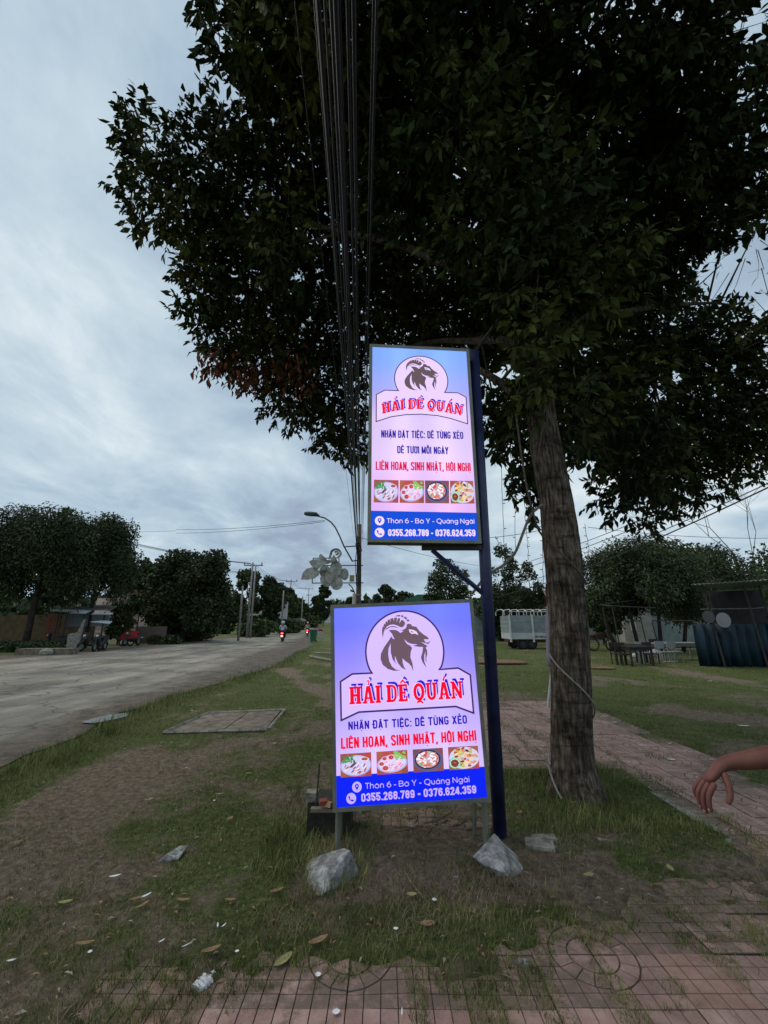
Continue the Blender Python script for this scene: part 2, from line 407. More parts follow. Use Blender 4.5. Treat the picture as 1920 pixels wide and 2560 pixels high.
t.links.new(mx(t, rf, c_, mud), b.inputs['Base Color'])
bp = tn(t, 'ShaderNodeBump'); bp.inputs['Strength'].default_value = .7; bp.inputs['Distance'].default_value = .03
t.links.new(noi(t, 26, 10, .8), bp.inputs['Height']); t.links.new(bp.outputs[0], b.inputs['Normal'])
ry = np.unique(np.concatenate([np.linspace(-40, 4, 20), np.linspace(4, 40, 140), np.linspace(40, 140, 80), [70.0], np.linspace(140, 420, 30)]))
RV = []; rim = []; NC = 30
for y in ry:
    a0 = near_edge(y) + .22 * nz(0, y, 5, .8) + .1 * nz(0, y, 9, 3); a1 = far_edge(y) + .4 * nz(3, y, 5, .4)
    for k in range(NC + 1):
        f = (k / NC) ** 1.5; x = a0 + (a1 - a0) * f; d = min(abs(x - a0), abs(x - a1) * .8)
        zz = .004 + .012 * nz(x, y, 0, .5)
        if k in (0, NC): zz = -.012
        RV.append((x, y, ramp(y) + zz + .012)); w = float(np.interp(y, [8, 11, 15, 32, 60], [1.3, 1.8, 3.8, 4.2, 3.0]))
        rim.append(max(0, 1 - d / w) * .9 + (.25 * max(0, nz(x * .8, y * .12, 7, 1)) if d < 5 else 0))
n_ = len(ry); ii, jj = np.meshgrid(np.arange(NC), np.arange(n_ - 1)); a = (jj * (NC + 1) + ii).ravel()
RF = np.stack([a, a + NC + 1, a + NC + 2, a + 1], 1)
road = np_mesh('road', RV, RF, m, smooth=True, kind='structure'); road['label'] = 'wide worn asphalt road with dusty muddy edges'
road.data.attributes.new('rim', 'FLOAT', 'POINT').data.foreach_set('value', rim)

# faint worn white line and dark cracks on the far half
mb = MB()
for (pa, pb, w) in (((150, 1664), (235, 1658), .10), ((395, 1636), (470, 1629), .12), ((250, 1652), (330, 1646), .05)):
    p, q = gnd(*pa), gnd(*pb); n = 10
    for i in range(n):
        if random.random() < .25: continue
        a_, b_ = p.lerp(q, i / n), p.lerp(q, (i + .93) / n); d = (b_ - a_).normalized().cross(Vector((0, 0, 1))) * w * random.uniform(.6, 1)
        mb.add([a_ + d, b_ + d * .9, b_ - d, a_ - d * .8], [(0, 1, 2, 3)])
mb.v = [(x, y, .034) for x, y, z in mb.v]
mb.build('road_line', mat('worn_line_paint', (.34, .34, .31), .8, (.5, .5, .46), 5), kind='structure')

# puddle in the muddy gutter
M_WATER = mat('puddle_water', (.30, .33, .35), .2, spec=.9)  # pale base colour stands in for the sky mirrored in the water
pc = gnd(272, 1800); mb = MB(); pts = []
for k in range(28):
    a_ = 2 * math.pi * k / 28; r = 1 + .25 * nz(math.cos(a_) * 2, math.sin(a_) * 2, 3)
    pts.append((pc.x - .02 + .22 * r * math.cos(a_) + .08 * math.sin(a_), pc.y + .38 * r * math.sin(a_), .034))
mb.add(pts, [tuple(range(28))]); mb.build('puddle', M_WATER, kind='structure', label='small puddle of still water in the road gutter')

# ---- paving tiles 30 x 30 cm with a fan in one corner
T = .30
def cell(mb, poly, h=.005, inset=.0022, mi=0):
    n = len(poly); c = (sum(p[0] for p in poly) / n, sum(p[1] for p in poly) / n)
    def ins(p, d):
        v = Vector((c[0] - p[0], c[1] - p[1])); l = v.length; v = v / l if l else v
        return (p[0] + v.x * d, p[1] + v.y * d)
    lo = [(*ins(p, inset * .9), 0) for p in poly]; hi = [(*ins(p, inset * 1.9), h) for p in poly]
    fs = [tuple(i + n for i in range(n))] + [(i, (i + 1) % n, (i + 1) % n + n, i + n) for i in range(n)]
    mb.add(lo + hi, fs, mi)
def tile_mesh(kind):
    mb = MB(); mb.box((T / 2, T / 2, -.015), (T - .005, T - .005, .03))
    arc = lambda r, a0, a1, n: [(r * math.cos(a0 + (a1 - a0) * i / n), r * math.sin(a0 + (a1 - a0) * i / n)) for i in range(n + 1)]
    if kind == 0:
        cell(mb, [(.003, .003)] + arc(.119, 0.03, math.pi / 2 - .03, 4))
        for k in range(4):
            a0, a1 = math.pi / 8 * k + .004, math.pi / 8 * (k + 1) - .004
            cell(mb, arc(.120, a0, a1, 2) + arc(.205, a1, a0, 2))
        cs = T / 4
        for i in range(4):
            for j in range(4):
                x0, y0 = i * cs, j * cs
                if math.hypot(x0, y0) > .205: cell(mb, [(x0, y0), (x0 + cs, y0), (x0 + cs, y0 + cs), (x0, y0 + cs)])
                elif math.hypot(x0 + cs, y0 + cs) > .235:
                    if i > j: cell(mb, [(max(x0, math.sqrt(max(.0, .212 ** 2 - (y0) ** 2))), y0), (x0 + cs, y0), (x0 + cs, y0 + cs), (max(x0, math.sqrt(max(0, .212 ** 2 - (y0 + cs) ** 2))), y0 + cs)])
                    elif j > i: cell(mb, [(x0, max(y0, math.sqrt(max(0, .212 ** 2 - x0 ** 2)))), (x0 + cs, max(y0, math.sqrt(max(0, .212 ** 2 - (x0 + cs) ** 2)))), (x0 + cs, y0 + cs), (x0, y0 + cs)])
                    else: cell(mb, [(x0 + cs, y0 + cs * .2), (x0 + cs, y0 + cs), (x0 + cs * .2, y0 + cs)])
    else:
        cs = T / 4
        for i in range(4):
            for j in range(4): cell(mb, [(i * cs, j * cs), (i * cs + cs, j * cs), (i * cs + cs, j * cs + cs), (i * cs, j * cs + cs)])
    mb.v = [(x - T / 2, y - T / 2, z) for x, y, z in mb.v]
    return mb
def paving_mat(name, c0, c1, c2_):
    m = bpy.data.materials.new(name); m.use_nodes = True; t = m.node_tree; b = t.nodes['Principled BSDF']; b.inputs['Roughness'].default_value = .88; b.inputs['Specular IOR Level'].default_value = .25
    g = tn(t, 'ShaderNodeNewGeometry'); P_ = g.outputs['Position']; oi = tn(t, 'ShaderNodeObjectInfo')
    c = rampn(t, noi(t, 7, 10, .7, P_), [(.3, c0), (.5, c1), (.7, c2_)])
    r = tn(t, 'ShaderNodeMapRange'); t.links.new(oi.outputs['Random'], r.inputs['Value']); r.inputs['To Min'].default_value = .84; r.inputs['To Max'].default_value = 1.12
    r2 = tn(t, 'ShaderNodeMapRange'); t.links.new(g.outputs['Random Per Island'], r2.inputs['Value']); r2.inputs['To Min'].default_value = .9; r2.inputs['To Max'].default_value = 1.08
    c = mx(t, 1.0, mx(t, 1.0, c, r.outputs[0], 'MULTIPLY'), r2.outputs[0], 'MULTIPLY')
    sc3 = tn(t, 'ShaderNodeSeparateColor'); t.links.new(oi.outputs['Color'], sc3.inputs[0]); sa = tn(t, 'ShaderNodeMath'); sa.operation = 'MULTIPLY_ADD'; t.links.new(sc3.outputs[0], sa.inputs[0]); sa.inputs[1].default_value = .12; t.links.new(noi(t, 4.5, 14, .85, P_), sa.inputs[2])
    soil = rampn(t, sa.outputs[0], [(.52, (0, 0, 0)), (.63, (.85, .85, .85))]); c = mx(t, soil, c, (.14, .11, .082))
    sp = tn(t, 'ShaderNodeSeparateXYZ'); tco = tn(t, 'ShaderNodeTexCoord'); t.links.new(tco.outputs['Object'], sp.inputs[0])
    low = rampn(t, sp.outputs[2], [(.001, (1, 1, 1)), (.0035, (0, 0, 0))]); c = mx(t, low, c, (.085, .068, .052))      # soil in the grooves
    t.links.new(c, b.inputs['Base Color']); bp = tn(t, 'ShaderNodeBump'); bp.inputs['Strength'].default_value = .8; bp.inputs['Distance'].default_value = .012
    t.links.new(noi(t, 60, 10, .75, P_), bp.inputs['Height']); t.links.new(bp.outputs[0], b.inputs['Normal']); return m
tm = []
for nm_, c0, c1, c2_ in (('paving_red', (.24, .15, .122), (.345, .222, .188), (.43, .30, .255)), ('paving_faded', (.25, .16, .13), (.355, .235, .198), (.44, .31, .265)), ('paving_orange', (.25, .148, .115), (.35, .215, .172), (.43, .29, .235))):
    mm = paving_mat(nm_, c0, c1, c2_); tm.append((tile_mesh(0).mesh('paving_tile', mm), tile_mesh(1).mesh('paving_tile', mm)))
pave = thing('pavement', None, None); pave['kind'] = 'structure'; pave['label'] = 'red patterned pavement half buried under soil and grass'
X0, Y0 = .436, 2.55; cnt = 0; cand = []
for i in range(-8, 13):
    for j in range(-5, 24):
        x, y = X0 + (i + .5) * T, Y0 + (j + .5) * T
        if x > 4.1 or y < 1.2 or y > 9.3: continue
        v = max(tiles_open(x + dx, y + dy) for dx in (-.12, 0, .12) for dy in (-.12, 0, .12))
        if v < -.3: continue
        if abs(x) > .95 * (depth((x, y, 0)) + .45): continue
        cand.append((math.hypot(x, y), i, j, x, y))
cand.sort()
for d_, i, j, x, y in cand[:298]:
    bk = random.Random(((i + 1) // 2) * 31 + ((j + 1) // 2) * 7).random(); me = tm[(0 if RNG.random() < .55 else (1 if RNG.random() < .6 else 2)) if y < 4 else (1 if RNG.random() < .7 else 0)][0 if bk < .66 else 1]
    o = bpy.data.objects.new('paving_tile', me); col.objects.link(o); o.parent = pave
    cv = max(0.0, min(1.0, .75 - 1.1 * min(tiles_open(x + dx, y + dy) for dx in (-.15, 0, .15) for dy in (-.15, 0, .15)))); o.color = (cv, cv, cv, 1)
    o.location = (x, y, .004 + .005 * nz(x, y, 2, 3) + random.uniform(-.002, .003))
    o.rotation_euler = (random.gauss(0, .008), random.gauss(0, .008), {(0, 0): 0, (1, 0): math.pi / 2, (1, 1): math.pi, (0, 1): -math.pi / 2}[(i % 2, j % 2)] + random.gauss(0, .004))

# planter kerbs round the tree
pk = thing('tree_planter', 'square of old concrete kerbs in the ground around the big tree trunk', 'planter', (1.83, 4.4, 0))
for (cx_, cy_, sx, sy, rz) in ((2.12, PL[2], 1.0, .09, 0.01), (PL[1], 4.4, .09, 1.45, .02), (1.35, PL[3], .62, .08, 0), (2.2, PL[3], .85, .08, .02), (1.16, PL[2] + .02, .3, .10, -.1)):
    mb = MB(); n = max(3, int(max(sx, sy) / .12)); lx = sx >= sy
    R = Matrix.Rotation(rz, 3, 'Z')
    L_ = max(sx, sy); W_ = min(sx, sy); vs_ = []; fs = []
    for k in range(n + 1):
        q = -L_ / 2 + L_ * k / n; h = .024 + .012 * nz(q * 6, cx_, cy_); w = W_ / 2 * (1 + .22 * nz(q * 9, cy_, 1))
        for (a_, z_) in ((-w, -.05), (-w * .92, h), (w * .92, h * .9), (w, -.05)):
            p = Vector((q, a_, z_)) if lx else Vector((a_, q, z_)); vs_.append(R @ p + Vector((cx_, cy_, 0)))
        if k: fs += [((k - 1) * 4 + i, k * 4 + i, k * 4 + i + 1, (k - 1) * 4 + i + 1) for i in range(3)]
    fs += [(0, 1, 2, 3), (n * 4 + 3, n * 4 + 2, n * 4 + 1, n * 4)]
    mb.add(vs_, fs); mb.build('kerb', M_CONC, pk)

# concrete drain covers in the verge
sl = thing('drain_cover', 'two cracked concrete slabs set flush in the grass beside the road', 'drain cover', tuple(gnd(560, 1806)))
c4 = [gnd(408, 1836), gnd(520, 1786), gnd(722, 1778), gnd(690, 1829)]
def lerp2(u, v): return c4[0].lerp(c4[3], u).lerp(c4[1].lerp(c4[2], u), v)
for (u0, u1, nm) in ((.03, .50, 'slab'), (.515, .90, 'slab')):
    mb = MB(); n = 6; vs_ = []; fs = []
    for j in range(n + 1):
        for i in range(n + 1):
            p = lerp2(u0 + (u1 - u0) * i / n, .05 + .9 * j / n); vs_.append((p.x, p.y, .024 + .006 * nz(p.x, p.y, 1, 4)))
    for j in range(n):
        for i in range(n):
            a_ = j * (n + 1) + i; fs.append((a_, a_ + 1, a_ + n + 2, a_ + n + 1))
    k0 = len(vs_); vs_ += [(x, y, -.05) for x, y, z in vs_]
    rimi = [i for i in range(n + 1)] + [(j + 1) * (n + 1) - 1 for j in range(1, n + 1)] + [n * (n + 1) + i for i in range(n - 1, -1, -1)] + [j * (n + 1) for j in range(n - 1, 0, -1)]
    fs += [(rimi[i], rimi[(i + 1) % len(rimi)], rimi[(i + 1) % len(rimi)] + k0, rimi[i] + k0) for i in range(len(rimi))]
    mb.add(vs_, fs); mb.build(nm, mat('muddy_concrete', (.105, .085, .068), .92, (.165, .135, .108), 6, .6, c3=(.22, .185, .15), bscale=50), sl)
mb = MB()
for (u0, v0, u1, v1) in ((0, 0, .92, 0), (0, 1, .94, 1), (0, 0, 0, 1), (.93, 0, .95, 1)):
    pts = [lerp2(u0 + (u1 - u0) * k / 8, v0 + (v1 - v0) * k / 8) for k in range(9)]
    mb.tube([(p.x, p.y, .022) for p in pts], .028, 5)
mb.build('rim', M_CONC, sl)
# ------------------------------------------------------------------ lit signs: print laid out on the face
def homog(src, dst):
    A = []; B = []
    for (x, y), (u, v) in zip(src, dst):
        A += [[x, y, 1, 0, 0, 0, -u * x, -u * y], [0, 0, 0, x, y, 1, -v * x, -v * y]]; B += [u, v]
    h = np.linalg.solve(np.array(A, float), np.array(B, float)); h = np.append(h, 1).reshape(3, 3)
    return lambda x, y: tuple((h @ (x, y, 1))[:2] / (h @ (x, y, 1))[2])
M_PRINT = bpy.data.materials.new('backlit_print'); M_PRINT.use_nodes = True
t = M_PRINT.node_tree; b = t.nodes['Principled BSDF']; va = tn(t, 'ShaderNodeVertexColor'); va.layer_name = 'print'
t.links.new(va.outputs[0], b.inputs['Base Color']); t.links.new(va.outputs[0], b.inputs['Emission Color'])
b.inputs['Emission Strength'].default_value = 1.06; b.inputs['Roughness'].default_value = .35; b.inputs['Specular IOR Level'].default_value = .2
sc_ = tn(t, 'ShaderNodeMixRGB'); sc_.blend_type = 'MULTIPLY'; sc_.inputs[0].default_value = 1; sc_.inputs[2].default_value = (.25, .25, .25, 1)
t.links.new(va.outputs[0], sc_.inputs[1]); t.links.new(sc_.outputs[0], b.inputs['Base Color'])

def stroke(mb, pts, w, fr, c, closed=False):
    pts = [Vector((p[0], p[1])) for p in pts]; n = len(pts); Lf = []; Rt = []
    for i, p in enumerate(pts):
        if closed: a, b_ = pts[i - 1], pts[(i + 1) % n]
        else: a, b_ = pts[max(i - 1, 0)], pts[min(i + 1, n - 1)]
        d1 = (p - a) if (p - a).length > 1e-9 else (b_ - p); d2 = (b_ - p) if (b_ - p).length > 1e-9 else (p - a)
        d1.normalize(); d2.normalize(); n1 = Vector((-d1.y, d1.x)); n2 = Vector((-d2.y, d2.x)); nn = n1 + n2
        if nn.length < 1e-6: nn = n1.copy()
        nn.normalize(); k = min(2.0, 1 / max(.3, nn.dot(n1)))
        Lf.append(p + nn * (w / 2 * k)); Rt.append(p - nn * (w / 2 * k))
    for i in range(n if closed else n - 1):
        j = (i + 1) % n
        mb.add([fr(*Lf[i]), fr(*Lf[j]), fr(*Rt[j]), fr(*Rt[i])], [(0, 1, 2, 3)], 0, c)
def poly(mb, pts, fr, c):
    tr = tessellate_polygon([[Vector((p[0], p[1], 0)) for p in pts]])
    mb.add([fr(*p) for p in pts], [tuple(q) for q in tr], 0, c)
def arc(cx_, cy_, rx, ry, a0, a1, n=8): return [(cx_ + rx * math.cos(rad(a0 + (a1 - a0) * i / n)), cy_ + ry * math.sin(rad(a0 + (a1 - a0) * i / n))) for i in range(n + 1)]

# condensed capitals; s = stroke; unit cap height; returns (strokes, advance)
def cond(ch, s, W):
    l, r, bt, tp = s / 2, W - s / 2, s / 2, 1 - s / 2; mcx = W / 2; rx = (r - l) / 2; ry = min(.22, rx * 1.3)
    O = arc(mcx, tp - ry, rx, ry, 0, 180, 8) + arc(mcx, bt + ry, rx, ry, 180, 360, 8)
    G = {'I': ([[(l, 0), (l, 1)]], s), 'L': ([[(l, 0), (l, 1)], [(l, bt), (W * .9, bt)]], W * .9), 'H': ([[(l, 0), (l, 1)], [(r, 0), (r, 1)], [(l, .5), (r, .5)]], W),
         'N': ([[(l, 0), (l, 1)], [(r, 0), (r, 1)], [(l, .97), (r, .03)]], W), 'E': ([[(l, 0), (l, 1)], [(l, bt), (W * .9, bt)], [(l, tp), (W * .9, tp)], [(l, .5), (W * .85, .5)]], W * .92),
         'T': ([[(mcx, 0), (mcx, 1)], [(0, tp), (W, tp)]], W), 'A': ([[(l * .9, 0), (mcx, .97)], [(W - l * .9, 0), (mcx, .97)], [(W * .22, .27), (W * .78, .27)]], W * 1.02),
         'D': ([[(l, 0), (l, 1)], [(l, tp)] + arc(r - ry * .7, tp - ry, ry * .7, ry, 90, 0, 5) + arc(r - ry * .7, bt + ry, ry * .7, ry, 0, -90, 5) + [(l, bt)]], W),
         'O': ([O + [O[0]]], W), 'C': ([arc(mcx, tp - ry, rx, ry, -10, 180, 8) + arc(mcx, bt + ry, rx, ry, 180, 370, 8)], W),
         'G': ([arc(mcx, tp - ry, rx, ry, -10, 180, 8) + arc(mcx, bt + ry, rx, ry, 180, 360, 8) + [(r, .46), (mcx, .46)]], W),
         'U': ([[(l, 1)] + arc(mcx, bt + ry, rx, ry, 180, 360, 8) + [(r, 1)]], W), 'X': ([[(l * .8, 0), (W - l * .8, 1)], [(l * .8, 1), (W - l * .8, 0)]], W * 1.02),
         'Y': ([[(mcx, 0), (mcx, .45)], [(l * .8, 1), (mcx, .42)], [(W - l * .8, 1), (mcx, .42)]], W * 1.02),
         'M': ([[(l, 0), (l, 1)], [(W * 1.3 - l, 0), (W * 1.3 - l, 1)], [(l, .98), (W * .65, .1)], [(W * 1.3 - l, .98), (W * .65, .1)]], W * 1.3),
         'S': ([arc(mcx, tp - ry, rx, ry, -5, 180, 8) + [(l, .66), (mcx * .8, .54), (mcx * 1.2, .46), (r, .34)] + arc(mcx, bt + ry, rx, ry, 0, -185, 8)], W),
         ':': ([[(l, 0), (l, s * 1.1)], [(l, .55), (l, .55 + s * 1.1)]], s), ',': ([[(l, s * 1.1), (l, 0), (l * .3, -.12)]], s), '.': ([[(l, 0), (l, s * 1.05)]], s),
         '-': ([[(0, .42), (W * .62, .42)]], W * .62), ' ': ([], W * .45),
         '0': ([O + [O[0]]], W), '3': ([arc(mcx, tp - ry, rx, ry, 185, -60, 9) + [(mcx * 1.05, .52)], [(mcx * 1.05, .52)] + arc(mcx, bt + ry, rx, ry, 60, -185, 9)], W),
         '5': ([[(W * .95, tp), (l, tp), (l, .55), (mcx, .6)] + arc(mcx, bt + ry * 1.1, rx, ry * 1.1, 70, -185, 9)], W), '2': ([arc(mcx, tp - ry, rx, ry, 185, -30, 9) + [(l, bt), (W * .98, bt)]], W),
         '6': ([arc(mcx, tp - ry, rx, ry, 0, 180, 8) + arc(mcx, bt + ry, rx, ry, 180, 360, 8) + arc(mcx, .57 - ry * .8, rx, ry * .8, 0, 180, 8)], W),
         '9': ([[(2 * mcx - x, 1 - y) for x, y in arc(mcx, tp - ry, rx, ry, 0, 180, 8) + arc(mcx, bt + ry, rx, ry, 180, 360, 8) + arc(mcx, .57 - ry * .8, rx, ry * .8, 0, 180, 8)]], W),
         '8': ([arc(mcx, tp - .2, rx, .2, 0, 360, 14), arc(mcx, bt + .225, rx, .225, 0, 360, 14)], W), '7': ([[(0, tp), (r, tp), (W * .36, 0)]], W),
         '4': ([[(W * .72, 0), (W * .72, 1)], [(W * .68, .96), (l * .7, .26), (W, .26)]], W)}
    return G[ch]
ACC = {'^': lambda m_, h, s: [[(m_ - .11, h + .06), (m_, h + .15), (m_ + .11, h + .06)]], 'u': lambda m_, h, s: [arc(m_, h + .15, .09, .07, 190, 350, 5)],
       '.': lambda m_, h, s: [[(m_, -.22), (m_, -.11)]], '\\': lambda m_, h, s: [[(m_ - .08, h + .2), (m_ + .05, h + .07)]], '/': lambda m_, h, s: [[(m_ + .08, h + .2), (m_ - .04, h + .07)]],
       '?': lambda m_, h, s: [arc(m_, h + .17, .05, .045, 160, -60, 5) + [(m_, h + .06)]], '~': lambda m_, h, s: [[(m_ - .1, h + .08), (m_ - .04, h + .14), (m_ + .04, h + .08), (m_ + .1, h + .14)]],
       "'": lambda m_, h, s: [[(m_ + .17, h * .97), (m_ + .24, h * 1.02), (m_ + .24, h * .88 + .2 * (h - .9))]]}
LAYW = []
def layout(text, glyph, gap, s):
    """text uses base letters; {XY..} = letter X with the accents Y"""
    out = []; x = 0; i = 0; LAYW.clear(); wid = 0
    while i < len(text):
        if text[i] == '{': j = text.index('}', i); g, ac = text[i + 1], text[i + 2:j]; i = j + 1
        else: g, ac = text[i], ''; i += 1
        wid += g == ' '; st, adv = glyph(g); h = st and max(p[1] for q in st for p in q) or 1
        for q in st: out.append(([(p[0] + x, p[1]) for p in q], s))
        for a_ in ac:
            if a_ == '_': out.append(([(x - .07, .5), (x + adv * .45, .5)], s * .7)); continue
            hh = h + (.13 if a_ in '~/?\\' and '^' in ac else 0)
            for q in ACC[a_](adv / 2, hh if a_ != "'" else h, s): out.append(([(p[0] + x, p[1]) for p in q], s * .6))
        x += adv + gap; LAYW.extend([wid] * (len(out) - len(LAYW)))
    return out, x - gap
def put(mb, lay, base, right, up, fr, c, ws=1.0):
    st, tot = lay; bx, by = base; rx, ry = right; ux, uy = up
    g = lambda x, y: (bx + (rx - bx) * x / tot + ux * y, by + (ry - by) * x / tot + uy * y)
    for pts, w in st: stroke(mb, pts, w * ws, lambda x, y: fr(*g(x, y)), c)
C_BLUE, C_RED, C_BROWN, C_DK = S(45, 20, 170), S(235, 8, 45), S(105, 82, 95), S(62, 38, 88)
def mont(ch):
    s = .115; x = .74
    def ring(cx_, r, cy_=None): cy_ = r + s / 2 - .03 if cy_ is None else cy_; return arc(cx_, cy_, r, r * 1.03, 0, 360, 16)
    r = .30
    G = {'T': ([[(.3, 0), (.3, 1)], [(0, .94), (.62, .94)]], .6), 'h': ([[(.06, 0), (.06, 1.05)], [(.06, .4)] + arc(.29, .44, .22, .25, 170, 0, 8) + [(.51, 0)]], .58), 'o': ([ring(.36, .31)], .72),
         'n': ([[(.06, 0), (.06, .72)], [(.06, .4)] + arc(.29, .44, .22, .25, 170, 0, 8) + [(.51, 0)]], .58), '6': ([arc(.36, .33, .28, .28, 0, 360, 14), arc(.6, .4, .53, .56, 100, 190, 7)], .68),
         '-': ([[(0, .36), (.34, .36)]], .34), 'B': ([[(.06, 0), (.06, 1)], [(.06, .94), (.42, .94)] + arc(.42, .73, .2, .21, 90, -90, 8) + [(.06, .52)], [(.42, .52)] + arc(.46, .29, .22, .235, 90, -90, 8) + [(.06, .055)]], .72),
         'Y': ([[(.36, 0), (.36, .4)], [(.04, 1), (.36, .38)], [(.68, 1), (.36, .38)]], .72), 'Q': ([arc(.5, .5, .43, .45, 0, 360, 20), [(.5, .08), (.72, -.12), (.88, -.08)]], .98),
         'u': ([[(.06, .72)] + arc(.28, .29, .22, .24, 180, 360, 8) + [(.5, .72)], [(.5, 0), (.5, .72)]], .58), 'a': ([arc(.33, .35, .27, .31, 0, 360, 14), [(.6, 0), (.6, .72)]], .68),
         'g': ([arc(.33, .37, .27, .3, 0, 360, 14), [(.6, .72), (.6, 0)] + arc(.34, -.02, .26, .2, 0, -150, 7)], .68), 'N': ([[(.06, 0), (.06, 1)], [(.7, 0), (.7, 1)], [(.06, .96), (.7, .04)]], .78),
         'i': ([[(.06, 0), (.06, .72)], [(.06, .86), (.06, .98)]], .12), ' ': ([], .2)}
    return G[ch]
def slab(ch):
    """fat slab serif letters as strokes (pts, w)"""
    a = .235; sf = .13
    def srf(x, y, w=.17): return ([(x - w, y), (x + w, y)], sf)
    G = {'H': ([([(.17, 0), (.17, 1)], a), ([(.59, 0), (.59, 1)], a), ([(.17, .5), (.59, .5)], .15), srf(.17, .06), srf(.17, .94), srf(.59, .06), srf(.59, .94)], .78),
         'A': ([([(.16, .05), (.34, .95)], .17), ([(.6, .05), (.42, .95)], .2), ([(.24, .3), (.52, .3)], .12), srf(.15, .06, .15), srf(.62, .06, .16), ([(.28, .94), (.48, .94)], .12)], .78),
         'I': ([([(.17, 0), (.17, 1)], a), srf(.17, .06), srf(.17, .94)], .36), 'D': ([([(.17, 0), (.17, 1)], a), ([(.0, .93), (.4, .93)] + arc(.38, .65, .22, .28, 90, 0, 5) + arc(.38, .35, .22, .28, 0, -90, 5) + [(.0, .07)], .15)], .72),
         'E': ([([(.17, 0), (.17, 1)], a), ([(0, .93), (.56, .93)], .14), ([(0, .07), (.56, .07)], .14), ([(.17, .5), (.44, .5)], .13), ([(.53, .99), (.53, .74)], .11), ([(.53, .01), (.53, .27)], .11), ([(.43, .38), (.43, .62)], .1)], .64),
         'Q': ([(arc(.36, .5, .27, .42, 0, 360, 16), .19), ([(.2, -.1), (.42, -.02), (.6, -.14)], .12)], .74),
         'U': ([([(.17, .95), (.17, .36)] + arc(.38, .32, .21, .25, 180, 360, 6) + [(.59, .95)], .18), srf(.17, .94, .16), srf(.59, .94, .15)], .76),
         'N': ([([(.15, 0), (.15, 1)], .15), ([(.63, 0), (.63, 1)], .15), ([(.15, .96), (.63, .04)], .2), srf(.13, .06, .14), srf(.13, .94, .13), srf(.65, .94, .14)], .78)}
    return G[ch]
TW = []
def title_layout(word):
    TW.clear(); out = []; x = 0; i = 0
    while i < len(word):
        if word[i] == '{': j = word.index('}', i); g, ac = word[i + 1], word[i + 2:j]; i = j + 1
        else: g, ac = word[i], ''; i += 1
        if g == ' ': x += .28; TW.append(len(out)); continue
        st, adv = slab(g)
        for p_, w in st: out.append(([(p[0] + x, p[1]) for p in p_], w))
        for a_ in ac:
            if a_ == '?': out.append((arc(x + adv / 2, 1.24, .07, .06, 160, -60, 5) + [(x + adv / 2, 1.08)], .08))
            if a_ == '^': out.append(([(x + adv / 2 - .15, 1.07), (x + adv / 2, 1.22), (x + adv / 2 + .15, 1.07)], .1))
            if a_ == '/': out.append(([(x + adv / 2 + .1, 1.32), (x + adv / 2 - .03, 1.08)], .11))
        x += adv + .07
    return out, x - .07
GOAT = {'head': [(415, 570), (500, 558), (600, 565), (660, 592), (720, 642), (805, 585), (700, 566), (785, 557), (850, 525), (880, 480), (885, 420), (920, 400), (990, 405), (1030, 460), (1140, 480), (1180, 540), (1230, 600), (1330, 680), (1430, 740), (1467, 785), (1450, 805), (1370, 800), (1330, 808), (1380, 880), (1430, 892), (1507, 838), (1450, 932), (1380, 905), (1258, 875), (1350, 930), (1432, 982), (1410, 1005), (1380, 1015), (1415, 1080), (1428, 1180), (1400, 1300), (1407, 1415), (1380, 1340), (1376, 1120), (1345, 1230), (1350, 1380), (1407, 1550), (1300, 1400), (1258, 1280), (1300, 1130), (1315, 1005), (1200, 1000), (1045, 972), (1180, 937), (1000, 922), (900, 880), (825, 797), (850, 870), (900, 932), (980, 970), (1028, 1030), (990, 1150), (985, 1280), (1040, 1430), (1066, 1655), (1045, 1600), (1010, 1510), (940, 1430), (860, 1380), (775, 1300), (785, 1420), (820, 1530), (882, 1605), (760, 1550), (660, 1430), (578, 1235), (580, 1350), (622, 1450), (520, 1330), (470, 1150), (464, 910), (412, 1050), (405, 1200), (430, 1370), (500, 1510), (600, 1590), (728, 1612), (560, 1628), (400, 1580), (260, 1470), (203, 1320), (213, 1180), (290, 1020), (400, 860), (487, 728), (520, 790), (575, 800), (540, 750), (500, 660)],
        'horn': [(262, 775), (241, 650), (240, 560), (252, 490), (290, 420), (350, 340), (420, 285), (500, 255), (580, 240), (640, 240), (730, 275), (800, 320), (840, 370), (835, 425), (800, 470), (762, 497), (700, 480), (620, 440), (540, 420), (450, 428), (370, 470), (305, 560), (280, 650)],
        'inner': [(305, 585), (350, 520), (430, 475), (520, 462), (600, 475), (692, 522), (600, 497), (520, 488), (440, 497), (360, 545)]}
HORN2 = [[(563, 205), (640, 178), (722, 168), (700, 212)], [(725, 205), (752, 176), (808, 190), (782, 235)], [(798, 240), (835, 214), (898, 245), (868, 292)], [(874, 298), (922, 280), (968, 332), (888, 332)]]
NOTCH = [[(252, 462), (262, 452), (302, 492)], [(294, 372), (312, 362), (335, 425)], [(352, 312), (370, 300), (390, 382)], [(432, 272), (450, 262), (462, 352)], [(527, 240), (552, 238), (552, 335)], [(636, 236), (662, 240), (612, 360)], [(722, 268), (758, 285), (684, 388)]]
EYE = [(938, 543), (1060, 560), (1145, 605), (1190, 695), (1100, 655), (1010, 665), (960, 620)]

